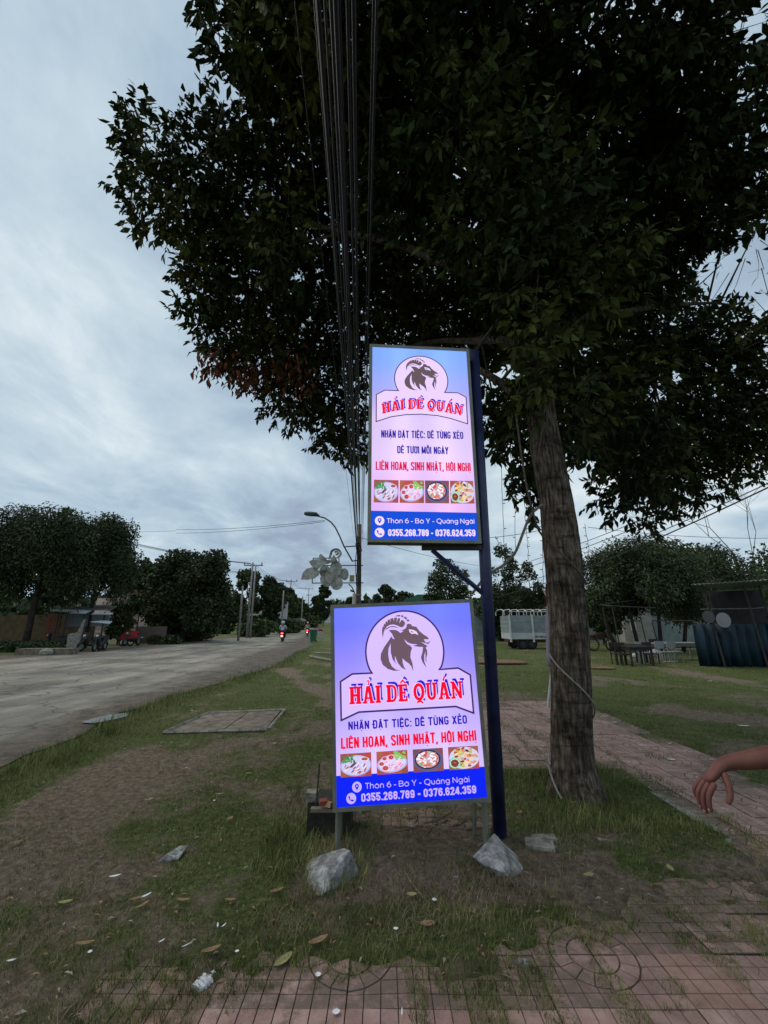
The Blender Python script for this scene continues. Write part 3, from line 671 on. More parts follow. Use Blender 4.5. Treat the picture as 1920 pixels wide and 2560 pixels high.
def food(mb1, k, q, fr, lay):
    """flat printed picture of a dish inside the quad q (4 face points)"""
    def uv(u, v): a_ = (q[3][0] * (1 - u) + q[2][0] * u, q[3][1] * (1 - u) + q[2][1] * u); b_ = (q[0][0] * (1 - u) + q[1][0] * u, q[0][1] * (1 - u) + q[1][1] * u); return (a_[0] * (1 - v) + b_[0] * v, a_[1] * (1 - v) + b_[1] * v)
    rg = random.Random(40 + k); lv = [0]
    def F2(u, v): return fr(*uv(min(.995, max(.005, u)), min(.995, max(.005, v))), lay + lv[0])
    def blob(u, v, a_, b_, an, c, n=9, j=.2, up=1):
        ca, sa = math.cos(an), math.sin(an); pts = []
        for i in range(n):
            w = 2 * math.pi * i / n; r = 1 + rg.uniform(-j, j); x, y = a_ * r * math.cos(w), b_ * r * math.sin(w); pts.append((u + x * ca - y * sa, v + x * sa + y * ca))
        poly(mb1, pts, F2, c)
    for i in range(5):
        for j in range(4):
            c = S(*[int(z * rg.uniform(.85, 1.1)) for z in ((165, 85, 70), (170, 90, 70), (130, 85, 85), (160, 90, 70))[k]])
            mb1.add([F2(i / 5, j / 4), F2((i + 1) / 5, j / 4), F2((i + 1) / 5, (j + 1) / 4), F2(i / 5, (j + 1) / 4)], [(0, 1, 2, 3)], 0, c)
    lv[0] = .0002
    if k == 0:
        blob(.5, .47, .5, .44, .15, S(170, 165, 215), 22, .01); lv[0] += .0001; blob(.5, .48, .46, .4, .15, S(200, 195, 235), 22, .01)
        lv[0] += .0001
        for i in range(26): lv[0] += .000004; blob(rg.uniform(.05, .45), rg.uniform(.62, .92), .06, .03, rg.uniform(0, 3), S(60, rg.randint(110, 165), 70), 7)
        for i in range(26): lv[0] += .000004; blob(rg.uniform(.12, .8), rg.uniform(.14, .55), .09, .025, .9 + rg.uniform(-.4, .4), rg.choice([S(235, 215, 235), S(150, 80, 70), S(190, 100, 75), S(90, 60, 75)]), 7)
        lv[0] += .0001; blob(.78, .72, .14, .09, 0, S(225, 215, 240), 14, .02); lv[0] += .0001; blob(.78, .73, .11, .065, 0, S(170, 85, 70), 12, .02)
    elif k == 1:
        blob(.5, .45, .49, .38, .25, S(175, 175, 225), 22, .01); lv[0] += .0001; blob(.5, .46, .44, .33, .25, S(210, 205, 240), 22, .01); lv[0] += .0001
        for i in range(22): lv[0] += .000004; blob(rg.uniform(.55, .92), rg.uniform(.6, .92), .07, .04, rg.uniform(0, 3), S(rg.randint(110, 160), 190, 90), 7)
        for i in range(34): lv[0] += .000004; blob(rg.uniform(.32, .82), rg.uniform(.2, .58), .08, .022, .8 + rg.uniform(-.4, .4), rg.choice([S(240, 180, 215), S(215, 135, 175), S(250, 205, 230)]), 7)
        for (u, v, r) in ((.26, .68, .09), (.16, .46, .1), (.28, .27, .12), (.47, .72, .11)):
            lv[0] += .0001; blob(u, v, r, r * 1.1, 0, S(225, 190, 215), 12, .02); lv[0] += .00005; blob(u, v, r * .76, r * .8, 0, S(180, 62, 60), 12, .03); blob(u + .01, v, r * .3, r * .3, 0, S(215, 120, 100), 6)
    elif k == 2:
        blob(.5, .5, .48, .48, 0, S(95, 90, 130), 22, .01); lv[0] += .0001; blob(.48, .53, .42, .42, 0, S(45, 42, 65), 22, .01); lv[0] += .0001; blob(.48, .53, .37, .36, 0, S(190, 160, 170), 20, .02); lv[0] += .0001
        for i in range(52):
            a_ = rg.uniform(0, 6.28); r = .33 * math.sqrt(rg.random()); lv[0] += .000004
            blob(.48 + r * math.cos(a_), .53 + r * math.sin(a_), .075, .035, rg.uniform(0, 3), rg.choice([S(250, 240, 250), S(235, 225, 240), S(225, 120, 90), S(205, 75, 65), S(130, 165, 90), S(240, 230, 245)]), 7)
    else:
        blob(.52, .5, .5, .48, 0, S(205, 200, 225), 22, .01); lv[0] += .0001
        for i in range(60):
            a_ = rg.uniform(0, 6.28); r = .44 * math.sqrt(rg.random()); lv[0] += .000004
            blob(.54 + r * math.cos(a_), .54 + r * .95 * math.sin(a_), .085, .05, rg.uniform(0, 3), rg.choice([S(235, 185, 120), S(215, 140, 80), S(165, 80, 60), S(120, 50, 55), S(240, 205, 165), S(170, 190, 80), S(205, 150, 150)]), 8)
        lv[0] += .0001; blob(.2, .3, .19, .24, 0, S(120, 205, 170), 16, .02); lv[0] += .0001; blob(.2, .3, .15, .19, 0, S(225, 225, 225), 16, .02); lv[0] += .0001; blob(.2, .29, .135, .165, 0, S(120, 60, 50), 14, .04); blob(.2, .31, .05, .05, 0, S(190, 110, 80), 7)

def sign(root, C, R, w, h, inner_px, lower):
    """inner_px: the lit face corners (photograph) TL TR BR BL"""
    fw, fh = w - .045, h - .045
    H = homog(inner_px, [(-fw / 2, fh / 2), (fw / 2, fh / 2), (fw / 2, -fh / 2), (-fw / 2, -fh / 2)])
    def fr(x, z, n=0.0): return C + R @ Vector((x, -.012 - n, z))
    def G(s, org): return lambda x, y: H(x / s + org[0], y / s + org[1])
    # body and frame
    mb = MB(); rot = R
    for (cx_, cz_, sx, sz) in ((0, h / 2 - .014, w, .028), (0, -h / 2 + .014, w, .028), (-w / 2 + .014, 0, .028, h - .056), (w / 2 - .014, 0, .028, h - .056)):
        mb.box(C + R @ Vector((cx_, -.004, cz_)), (sx, .034, sz), rot=rot)
    mb.build('frame', M_STEEL, root)
    mb = MB().box(C + R @ Vector((0, .075, 0)), (w - .004, .122, h - .004), rot=rot); mb.build('light_box', mat('box_sheet', (.045, .046, .042), .5, (.07, .07, .065), 4), root)
    # background print, with the glow of the tubes inside put into its colours
    mb = MB(); nxx, nyy = 12, 24
    if lower: st = [(0, S(108, 122, 255)), (.12, S(112, 118, 255)), (.28, S(150, 140, 255)), (.45, S(182, 164, 255)), (.6, S(194, 174, 255)), (.84, S(212, 186, 255)), (1, S(212, 186, 255))]
    else: st = [(0, S(126, 168, 248)), (.1, S(132, 166, 250)), (.26, S(172, 172, 248)), (.4, S(228, 205, 252)), (.6, S(228, 203, 252)), (.75, S(222, 178, 245)), (1, S(222, 178, 245))]
    band = .853 if lower else .867
    def bgc(f, g):
        k = 0
        while k < len(st) - 2 and f > st[k + 1][0]: k += 1
        u = (f - st[k][0]) / (st[k + 1][0] - st[k][0]); a_, b_ = st[k][1], st[k + 1][1]
        c = [a_[i] * (1 - u) + b_[i] * u for i in range(3)]
        tube_glow = (.88 + .20 * math.exp(-((g - .30) / .13) ** 2) + .20 * math.exp(-((g - .72) / .13) ** 2)) * (1 + .07 * math.sin(f * 9 + 1))
        return tuple(min(1.0, q * tube_glow) for q in c)
    for j in range(nyy):
        for i in range(nxx):
            f0, f1 = band * j / nyy, band * (j + 1) / nyy; g0, g1 = i / nxx, (i + 1) / nxx
            k = len(mb.v)
            mb.add([fr(-fw / 2 + fw * g, fh / 2 - fh * f) for g, f in ((g0, f0), (g1, f0), (g1, f1), (g0, f1))], [(0, 1, 2, 3)], 0, (0, 0, 0))
            mb.c[-1] = [bgc(f, g) for g, f in ((g0, f0), (g1, f0), (g1, f1), (g0, f1))]
    bc = S(10, 34, 232) if lower else S(12, 72, 205)
    mb.add([fr(-fw / 2, fh / 2 - fh * band), fr(fw / 2, fh / 2 - fh * band), fr(fw / 2, -fh / 2), fr(-fw / 2, -fh / 2)], [(0, 1, 2, 3)], 0, bc)
    # per-corner colours
    cc = mb.c; mb.c = [None] * len(cc); o = mb.build('printed_face', M_PRINT, root)
    ca = o.data.color_attributes.new('print', 'FLOAT_COLOR', 'CORNER'); data = []
    for f, c in zip(mb.f, cc):
        for q in range(4): cq = c[q] if isinstance(c, list) else c; data += [*cq, 1]
    ca.data.foreach_set('color', data)
    FR = lambda n: (lambda x, z: fr(x, z, n))
    W2 = S(232, 208, 252) if not lower else S(190, 165, 255)
    lil = S(215, 190, 250) if not lower else S(185, 160, 255)
    # emblem
    if lower:
        K = G(10.37, (930, 1520)); C1 = G(3.456, (800, 1480)); cc_, rr = C1(727, 497), None
        cL, cR, cT = C1(387, 470), C1(1066, 480), C1(727, 160)
        rr = (cR[0] - cL[0]) / 2; cc_ = ((cL[0] + cR[0]) / 2, cT[1] - rr)
        eL, eR = C1(443, 700), C1(1030, 668)
        ban = [C1(*p) for p in ((443, 700), (272, 708), (170, 775), (178, 1110), (330, 1038), (1175, 988), (1330, 1045), (1300, 715), (1195, 655), (1030, 668))]
        gm = lambda x, y: K(x, y)
        LR = rr
    else:
        C1 = G(3.95, (900, 840)); cL, cR, cT = C1(333, 450), C1(864, 460), C1(598, 208)
        rr = (cR[0] - cL[0]) / 2; cc_ = ((cL[0] + cR[0]) / 2, cT[1] - rr)
        eL, eR = C1(373, 550), C1(832, 568)
        ban = [C1(*p) for p in ((373, 550), (237, 545), (153, 588), (152, 855), (300, 808), (450, 787), (600, 783), (760, 797), (900, 828), (1062, 880), (1047, 616), (965, 572), (832, 568))]
        gm = lambda x, y: (cc_[0] + SIGN['gx'](x, y)[0] * rr, cc_[1] + SIGN['gx'](x, y)[1] * rr)
    if lower: SIGN['gx'] = lambda x, y, K=K, cc_=cc_, rr=rr: ((K(x, y)[0] - cc_[0]) / rr, (K(x, y)[1] - cc_[1]) / rr)
    a0 = math.degrees(math.atan2(eR[1] - cc_[1], eR[0] - cc_[0])); a1 = math.degrees(math.atan2(eL[1] - cc_[1], eL[0] - cc_[0])) % 360
    ring = arc(cc_[0], cc_[1], rr, rr, a1, a0, 44) if a1 < a0 + 360 else []
    ring = arc(cc_[0], cc_[1], rr, rr, a0, a1, 44)
    outl = [eR] + ring[1:-1] + [eL] + ban[1:-1]
    mb = MB(); poly(mb, outl, FR(.0006), S(208, 182, 255) if lower else S(226, 200, 250))
    stroke(mb, outl, .0125 if lower else .0095, FR(.0012), C_DK if lower else S(70, 45, 80), closed=True)
    mb.build('emblem_outline', M_PRINT, root)
    mb = MB(); gc = C_BROWN if lower else S(96, 78, 85)
    for kx in ('head', 'horn', 'inner'): poly(mb, [gm(*p) for p in GOAT[kx]], FR(.0014), gc)
    for q in HORN2: poly(mb, [gm(*p) for p in q], FR(.0014), gc)
    for q in NOTCH + [EYE]: poly(mb, [gm(*p) for p in q], FR(.0019), S(225, 205, 255))
    poly(mb, [gm(*p) for p in ((985, 585), (1030, 600), (1075, 618), (1030, 628), (995, 615))], FR(.0023), gc)
    mb.build('goat_emblem', M_PRINT, root)
    # title
    word = 'H{A?}I D{E^} QU{A/}N'; st_, tot = title_layout(word)
    if lower:
        b0, b1 = C1(250, 972), C1(1240, 916); th = (C1(250, 820)[1] - C1(250, 972)[1])
        mp_ = lambda x, y: (b0[0] + (b1[0] - b0[0]) * x / tot, b0[1] + (b1[1] - b0[1]) * x / tot + th * y)
        sx, sz, k_ = .0105, .0135, 1.0
    else:
        P = [C1(*p) for p in ((212, 778), (330, 752), (430, 738), (560, 730), (690, 742), (820, 762), (920, 780), (1003, 800))]
        px_ = [p[0] for p in P]; pz_ = [p[1] for p in P]; th = C1(200, 680)[1] - C1(212, 778)[1]
        def mp_(x, y):
            X = px_[0] + (px_[-1] - px_[0]) * x / tot; Z = float(np.interp(X, px_, pz_)); lean = (x / tot - .35) * .16 * y * .16
            return (X + lean, Z + th * y)
        sx, sz, k_ = .0095, .011, 1.0
    sc1 = th
    mb = MB()
    def ts(pts, w, dx, dz, n, c):
        q = [mp_(*p) for p in pts]; stroke(mb, [(p[0] + dx, p[1] + dz) for p in q], w, FR(n), c)
    u = abs(mp_(1, .5)[0] - mp_(0, .5)[0]); kk = (u + th) / 2
    cuts = [0] + TW + [len(st_)]
    for a_, b2 in zip(cuts[:-1], cuts[1:]):
        mb = MB(); sw = st_[a_:b2]
        for pts, w in sw: ts(pts, w * kk, sx * 1.5, sz * 1.5, .0016, S(50, 20, 195))
        for pts, w in sw: ts(pts, w * kk + .011 * (1 if lower else .7), 0, 0, .0020, S(225, 205, 255))
        for pts, w in sw: ts(pts, w * kk, 0, 0, .0026, S(238, 6, 48))
        mb.build('lettering', M_PRINT, root, label='large red slab lettering with white rim and blue shadow')
    # lines of text
    def line(text, base, right, top, c, glyph, gap, s, ws, name, label=None):
        b_, r_, t_ = C1(*base), C1(*right), C1(*top); up = (0, t_[1] - b_[1]); lay = layout(text, glyph, gap, s)
        mb = MB()
        st_, tot = lay; u = (r_[0] - b_[0]) / tot; kw = (u + up[1]) / 2
        g = lambda x, y: (b_[0] + (r_[0] - b_[0]) * x / tot, b_[1] + (r_[1] - b_[1]) * x / tot + up[1] * y)
        ids = list(LAYW)
        for wd_ in sorted(set(ids)):
            mb = MB()
            for (pts, w), q in zip(st_, ids):
                if q == wd_: stroke(mb, [g(*p) for p in pts], w * kw * ws, FR(.0010), c)
            mb.build(name, M_PRINT, root)
    cg = lambda ch: cond(ch, .135, .40); cd = lambda ch: cond(ch, .17, .48)
    if lower:
        line('NH{A^.}N {D_}{Au.}T TI{E^.}C: D{E^} T{U\\}NG X{E?}O', (240, 1192), (1275, 1134), (240, 1121), C_BLUE, cg, .065, .135, 1.15, 'lettering')
        line('LI{E^}N HOAN, SINH NH{A^.}T, H{O^.}I NGH{I.}', (178, 1355), (1356, 1284), (178, 1262), C_RED, cg, .065, .14, 1.2, 'lettering')
        line('Th{o^}n 6 - B{o\'\\} Y - Qu{a?}ng Ng{a~}i', (390, 1700), (1296, 1640), (390, 1650), W2, mont, .1, .125, 1.0, 'lettering')
        line('0355.268.789 - 0376.624.359', (356, 1810), (1356, 1736), (356, 1742), W2, cd, .07, .19, 1.03, 'lettering')
        boxes = [[(38, 150), (372, 128), (378, 382), (44, 400)], [(424, 125), (757, 103), (770, 350), (432, 372)], [(812, 100), (1138, 80), (1152, 325), (824, 348)], [(1190, 75), (1515, 58), (1532, 300), (1206, 322)]]
        Bx = G(4.254, (840, 1850)); icons = [((317, 1684), 42), ((268, 1783), 43)]
    else:
        line('NH{A^.}N {D_}{Au.}T TI{E^.}C: D{E^} T{U\\}NG X{E?}O', (203, 1012), (1020, 1030), (203, 940), S(45, 30, 150), cg, .065, .135, 1.15, 'lettering')
        line('D{E^} T{U\'}{O\'}I M{O^~}I NG{A\\}Y', (362, 1167), (872, 1180), (362, 1096), S(45, 30, 150), cg, .065, .135, 1.15, 'lettering')
        line('LI{E^}N HOAN, SINH NH{A^.}T, H{O^.}I NGH{I.}', (150, 1330), (1094, 1350), (150, 1246), S(215, 10, 70), cg, .065, .135, 1.15, 'lettering')
        line('Th{o^}n 6 - B{o\'\\} Y - Qu{a?}ng Ng{a~}i', (262, 1852), (1130, 1865), (262, 1805), W2, mont, .1, .125, 1.0, 'lettering')
        line('0355.268.789 - 0376.624.359', (275, 1978), (1140, 1990), (275, 1912), W2, cd, .07, .19, 1.03, 'lettering')
        boxes = [[(132, 1425), (377, 1432), (375, 1656), (130, 1650)], [(387, 1432), (628, 1436), (630, 1661), (386, 1656)], [(635, 1436), (877, 1440), (879, 1666), (640, 1661)], [(884, 1440), (1117, 1444), (1132, 1670), (892, 1667)]]
        Bx = C1; icons = [((190, 1828), 47), ((190, 1943), 48)]
    for k in range(4):
        mb = MB(); food(mb, k, [Bx(*p) for p in boxes[k]], lambda x, z, n: fr(x, z, n), .0008)
        mb.build('food_picture', M_PRINT, root, label=['printed dish of sliced meat with green herbs', 'printed dish of pink meat slices with four red dips', 'printed dark bowl of white and red pieces', 'printed plate of fried pieces with a brown dip'][k])
    for q, ((ix, iy), ir) in enumerate(icons):
        c = C1(ix, iy); r = abs(C1(ix + ir, iy)[0] - c[0]); mb = MB()
        poly(mb, arc(c[0], c[1], r, r, 0, 345, 23), FR(.0008), W2)
        if q == 0:
            poly(mb, arc(c[0], c[1] + r * .15, r * .4, r * .42, -30, 210, 12) + [(c[0], c[1] - r * .62)], FR(.0014), bc)
            poly(mb, arc(c[0], c[1] + r * .16, r * .17, r * .17, 0, 330, 11), FR(.0019), W2)
        else:
            stroke(mb, [(c[0] - r * .42, c[1] + r * .4), (c[0] - r * .42, c[1] + r * .05), (c[0] - r * .1, c[1] - r * .32), (c[0] + r * .42, c[1] - r * .48)], r * .17, FR(.0014), bc)
            stroke(mb, [(c[0] - r * .5, c[1] + r * .42), (c[0] - r * .28, c[1] + r * .1)], r * .3, FR(.0015), bc)
            stroke(mb, [(c[0] + r * .05, c[1] - r * .28), (c[0] + r * .46, c[1] - r * .42)], r * .3, FR(.0015), bc)
        mb.build('map_pin_icon' if q == 0 else 'telephone_icon', M_PRINT, root)
    return fr
SIGN = {}
def Reul(rx, ry, rz): return Matrix.Rotation(rz, 3, 'Z') @ Matrix.Rotation(ry, 3, 'Y') @ Matrix.Rotation(rx, 3, 'X')
lo = thing('light_box_sign', 'lower lit restaurant sign on two short legs held by rocks', 'sign', (.17, 3.45, 0), 'lit restaurant signs')
R1 = Reul(.02, -.044, .039); C1_ = Vector((.175, 3.4, 1.047))
sign(lo, C1_, R1, 1.141, 1.437, [(830, 1519), (1175, 1503), (1221, 1995), (839.6, 2020.5)], True)
for sx in (-1, 1):
    p = C1_ + R1 @ Vector((sx * .535, .05, -.70))
    mb = MB().tube([p, Vector((p.x + .0, p.y - .0, -.05))], .02, 4); mb.build('leg', M_STEEL, lo)
    q = C1_ + R1 @ Vector((sx * .53, .13, -.3)); mb = MB().tube([q, Vector((q.x - .02 * sx, q.y + .16, -.05))], .016, 4); mb.build('leg', M_STEEL, lo)
up_ = thing('light_box_sign', 'upper tall lit restaurant sign hung on the blue pole', 'sign', (.36, 3.6, 2.27), 'lit restaurant signs')
R2 = Reul(-.006, -.0, .0755); C2_ = Vector((.356, 3.55, 3.27))
sign(up_, C2_, R2, 1.0, 1.991, [(927, 868), (1167, 879), (1196.7, 1356), (925, 1349)], False)
po = thing('sign_pole', 'tall dark blue steel pole behind the signs with a diagonal brace', 'pole', (.905, 3.70, 0))
mb = MB().tube([(.885, 3.68, -.05), (.93, 3.69, 4.31)], .052, 20); mb.build('pole', M_BLUE, po, smooth=True)
mb = MB().tube([at(1080, 1375, 3.66), at(1232, 1505, 3.68)], .022, 6); mb.build('brace', M_BLUE, po)
MB().box((.63, 3.67, 2.255), (.58, .05, .04)).build('bracket', M_DARK, po); MB().box((.64, 3.67, 4.2), (.52, .05, .04)).build('bracket', M_DARK, po)
mb = MB().tube([(.885, 3.68, 0), (.885, 3.68, .012)], .1, 16); mb.build('base_plate', M_DARK, po)
# ------------------------------------------------------------------ leaves
def leaf_verts(P, D, Nn, ln, wd, cup=.25):
    """P base (n,3), D direction, Nn normal; six-vertex folded leaves"""
    n = len(P); Sd = np.cross(D, Nn); Sd /= np.linalg.norm(Sd, axis=1, keepdims=True) + 1e-9
    ln = ln[:, None]; wd = wd[:, None]
    v = np.empty((n, 6, 3))
    v[:, 0] = P; v[:, 1] = P + D * ln * .42 + Sd * wd + Nn * wd * cup; v[:, 2] = P + D * ln * .42 - Sd * wd + Nn * wd * cup
    v[:, 3] = P + D * ln * .78 + Sd * wd * .55 + Nn * wd * .05; v[:, 4] = P + D * ln * .78 - Sd * wd * .55 + Nn * wd * .05
    v[:, 5] = P + D * ln - Nn * ln * .12
    q = np.array([[0, 2, 1], [1, 2, 4], [1, 4, 3], [3, 4, 5]])
    F_ = (np.arange(n)[:, None, None] * 6 + q[None]).reshape(-1, 3)
    return v.reshape(-1, 3), F_
def unit(a): return a / (np.linalg.norm(a, axis=1, keepdims=True) + 1e-9)
def projn(P):
    d = P[:, 1] * CP + (P[:, 2] - CAMZ) * SP; up = -P[:, 1] * SP + (P[:, 2] - CAMZ) * CP
    return 960 + F * P[:, 0] / d, 1280 - F * up / d, d

# ------------------------------------------------------------------ the big tree
tree = thing('broadleaf_tree', 'big dark broadleaf tree behind the signs with a thick grooved trunk', 'tree', (1.83, 4.5, 0))
cl = [(1440, 1992, 62), (1436, 1940, 55), (1430, 1840, 52.5), (1425, 1700, 50), (1420, 1560, 48), (1412, 1430, 46), (1400, 1330, 43.5), (1386, 1230, 41), (1366, 1130, 39), (1352, 1040, 35), (1345, 940, 31), (1345, 840, 26), (1352, 740, 21), (1365, 620, 18), (1385, 480, 14), (1400, 300, 11)]
ctr = [at(x, y, 4.5) for x, y, r in cl]; rr_ = [r * .95 * depth(p) / F for (x, y, r), p in zip(cl, ctr)]; ctr[0].z = -.06
NR, NA = 260, 72
tt = np.linspace(0, 1, NR); zc = np.array([p.z for p in ctr]); zz = zc[0] + (zc[-1] - zc[0]) * tt ** 1.5
xs_ = np.interp(zz, zc, [p.x for p in ctr]); rs_ = np.interp(zz, zc, rr_)
V = []
for i in range(NR):
    z = zz[i]
    for k in range(NA):
        a_ = 2 * math.pi * k / NA; ca, sa = math.cos(a_), math.sin(a_)
        fl = 1 + max(0, .35 - z) * .8 * (1 + .5 * math.sin(a_ * 4 + 1)) if z < .35 else 1
        n1 = noise.noise(Vector((ca * 6.5, sa * 6.5, z * 1.8))); n2 = noise.noise(Vector((ca * 13, sa * 13, z * 6)))
        hb = noise.noise(Vector((ca * .8, sa * .8, z * 10))); big = noise.noise(Vector((ca * .9, sa * .9, z * 1.1)))
        d_ = .10 * big + .055 * n1 * (1 if z > .6 else .5) + .03 * n2 - .05 * max(0, hb - .25)
        r = rs_[i] * fl * (1 + d_)
        V.append((xs_[i] + r * ca, 4.5 + r * sa, z))
ii, jj = np.meshgrid(np.arange(NA), np.arange(NR - 1)); a = (jj * NA + ii).ravel(); b_ = (jj * NA + (ii + 1) % NA).ravel()
np_mesh('trunk', V, np.stack([a, b_, b_ + NA, a + NA], 1), M_BARK, parent=tree, smooth=True)

B = [(380, 365, 5.2, 70), (405, 520, 5.6, 75), (345, 480, 5.5, 35), (500, 430, 5.2, 100), (520, 600, 6, 100), (620, 500, 5.5, 120), (585, 110, 3.6, 75), (630, 250, 4.2, 80), (720, 130, 3.6, 115), (720, 350, 5, 130),
     (510, 740, 7, 80), (560, 830, 7.4, 70), (640, 680, 6.5, 130), (640, 880, 8, 95), (740, 820, 8, 130), (730, 990, 9, 80), (820, 960, 8.5, 120), (840, 1080, 9, 65), (880, 1120, 9, 40), (780, 600, 6, 130), (850, 420, 5.5, 140), (860, 180, 4, 140),
     (900, 760, 7.5, 140), (960, 560, 6.5, 140), (1000, 200, 4, 150), (1040, 380, 5, 150), (1020, 720, 8, 130), (900, 0, 3.2, 150), (1100, 0, 3.2, 150), (1150, 180, 4, 150), (1180, 560, 6, 140), (1200, 360, 5, 140), (1130, 800, 7.5, 130),
     (1240, 740, 7, 120), (1250, 840, 6.8, 80), (1310, 800, 5.6, 90), (1320, 900, 5.4, 60), (1310, 1080, 6.2, 70), (1430, 1000, 5.8, 70), (1440, 880, 5.6, 90), (1240, 1030, 7, 60), (1225, 1120, 7, 40), (1310, 1225, 6.3, 42), (1290, 1190, 6.3, 35), (1345, 1180, 6.2, 30), (1230, 890, 7.5, 70), (1250, 1000, 7.4, 60), (1300, 150, 3.6, 150), (1350, 350, 4.5, 160), (1380, 550, 5.5, 150), (1400, 730, 7, 130), (1480, 100, 3.4, 160), (1520, 300, 4, 160),
     (1560, 500, 5, 160), (1540, 700, 6, 140), (1500, 880, 7.5, 120), (1500, 1020, 8, 110), (1500, 1120, 8, 60), (1560, 1230, 8, 70), (1620, 1080, 8.5, 130), (1610, 1290, 8.5, 35), (1640, 880, 8, 140), (1700, 1200, 9, 85), (1760, 1020, 8.5, 130), (1740, 870, 8, 100),
     (1700, 120, 3.4, 150), (1700, 300, 4, 150), (1710, 480, 5, 150), (1650, 640, 6, 120), (1830, 500, 5.5, 90), (1860, 300, 4.2, 110), (1880, 880, 8, 75), (1890, 1060, 9, 110), (1850, 1150, 9, 60), (1780, 80, 3.4, 60), (1650, 1180, 8.6, 80), (560, 300, 5, 30), (800, 0, 3.3, 140), (700, 20, 3.4, 70), (560, 40, 3.5, 45), (1340, 480, 3.8, 140), (1350, 650, 3.9, 110), (1200, 560, 4.2, 120), (1480, 620, 4.2, 120), (1150, 300, 3.6, 120), (1420, 760, 4.3, 90), (1000, 480, 4.6, 120), (1270, 760, 4.5, 70), (700, 620, 5.2, 90), (1440, 1040, 5.2, 70), (1400, 930, 4.6, 70), (1300, 960, 4.4, 45), (1330, 860, 4.1, 60), (1560, 1000, 6.2, 110), (1600, 1130, 7, 90), (1375, 985, 4.1, 55), (1300, 1090, 5, 45), (1455, 1110, 5.6, 50), (1420, 1060, 4.6, 45)]
blobs = [(at(x, y, Y), r * depth(at(x, y, Y)) / F) for x, y, Y, r in B]
for x, y, z, r in ((1.5, 3.5, 10.8, 1.6), (-1, 3.2, 10.2, 1.3), (3.5, 3.5, 10.2, 1.5), (5, 4.2, 9, 1.5), (6.8, 6, 8.5, 1.6), (8.2, 7.2, 7.4, 1.4), (8.0, 8, 5.6, 1.2), (1, 6, 12, 1.8), (4, 7, 12, 1.6), (-1.5, 6.5, 11, 1.4), (3, 8.5, 10, 1.6), (1, 9.5, 9, 1.5), (2.5, 2.2, 9.4, 1.2), (.8, 2, 9, 1.1), (5.5, 8.5, 9, 1.4)):
    blobs.append((Vector((x, y, z)), r))
bi = 0; tw = MB(); LP = []; LD = []
def trunk_at(z): k = min(NR - 2, int(np.searchsorted(zz, z))); return Vector((xs_[k], 4.5, zz[k]))
prim = []
for (z0, tgt, r0) in ((3.75, at(1150, 880, 5.2), .085), (5.6, at(560, 480, 5.6), .075), (6.6, at(760, 200, 4.2), .07), (7.2, at(1080, 120, 3.8), .06), (4.3, at(1640, 960, 7.8), .08), (5.2, at(1830, 760, 7), .07), (6.3, at(1680, 380, 4.8), .07), (3.6, at(1520, 1080, 6.6), .05), (7.6, Vector((2, 6.5, 11)), .07), (6.0, Vector((4.5, 7.5, 9.5)), .07), (5.0, Vector((.2, 8, 7.5)), .07)):
    a0 = trunk_at(z0); md = a0.lerp(tgt, .45) + Vector((0, 0, .35)); P3 = [a0 * (1 - u) ** 2 + md * (2 * u * (1 - u)) + tgt * u ** 2 + Vector((nz(u * 4, z0, 1), nz(u * 4, z0, 2), nz(u * 4, z0, 3))) * .22 * u for u in [q / 14 for q in range(15)]]
    MB().tube(P3, [r0 * (1 - .72 * q / 14) for q in range(15)], 9).build('limb', M_BARK, tree, smooth=True); prim += P3[4:]
for bidx, (c, r) in enumerate(blobs):
    rpx = r * F / max(1.5, depth(c)); npx = max(16, int(rpx * rpx * .0088 * max(.75, (depth(c) / 6.2) ** 2))) if bidx < len(B) else 130
    s0 = min(prim, key=lambda p: (p - c).length + (.6 if p.z > c.z + .5 else 0)); mid = s0.lerp(c, .5) + Vector((nz(bidx, 1), nz(bidx, 2), .3 * nz(bidx, 3))) * .35
    MB().tube([s0, mid, c], [.022, .016, .008], 6).build('branch', M_TWIG, tree, smooth=True)
    for _ in range(npx):
        d = unit(RNG.normal(size=(1, 3)))[0]; rad_ = r * (RNG.random() ** .42) * RNG.uniform(.85, 1.12); p = Vector((c.x + d[0] * rad_ * 1.0, c.y + d[1] * rad_ * 1.05, c.z + d[2] * rad_ * .95))
        od = (p - c).normalized() if (p - c).length > 1e-4 else Vector((0, 0, 1)); tdir = (od * .8 + Vector(RNG.normal(size=3) * .5) + Vector((0, 0, .05))).normalized(); tl = RNG.uniform(.22, .42)
        if RNG.random() < .2 and not (bidx < len(B) and B[bidx][0] > 1600 and 600 < B[bidx][1] < 900): tw.tube([c.lerp(p, .45), p, p + tdir * tl], [.008, .005, .002], 3, cap=False)
        nl = RNG.integers(7, 12)
        for q in range(nl):
            u = (q + .5) / nl; base = p + tdir * tl * u; sd = Vector(RNG.normal(size=3)); sd = (sd - tdir * sd.dot(tdir)).normalized()
            dr = (sd * .75 + tdir * (.25 + .5 * u) + Vector((0, 0, -.55))).normalized()
            LP.append(base); LD.append(dr)
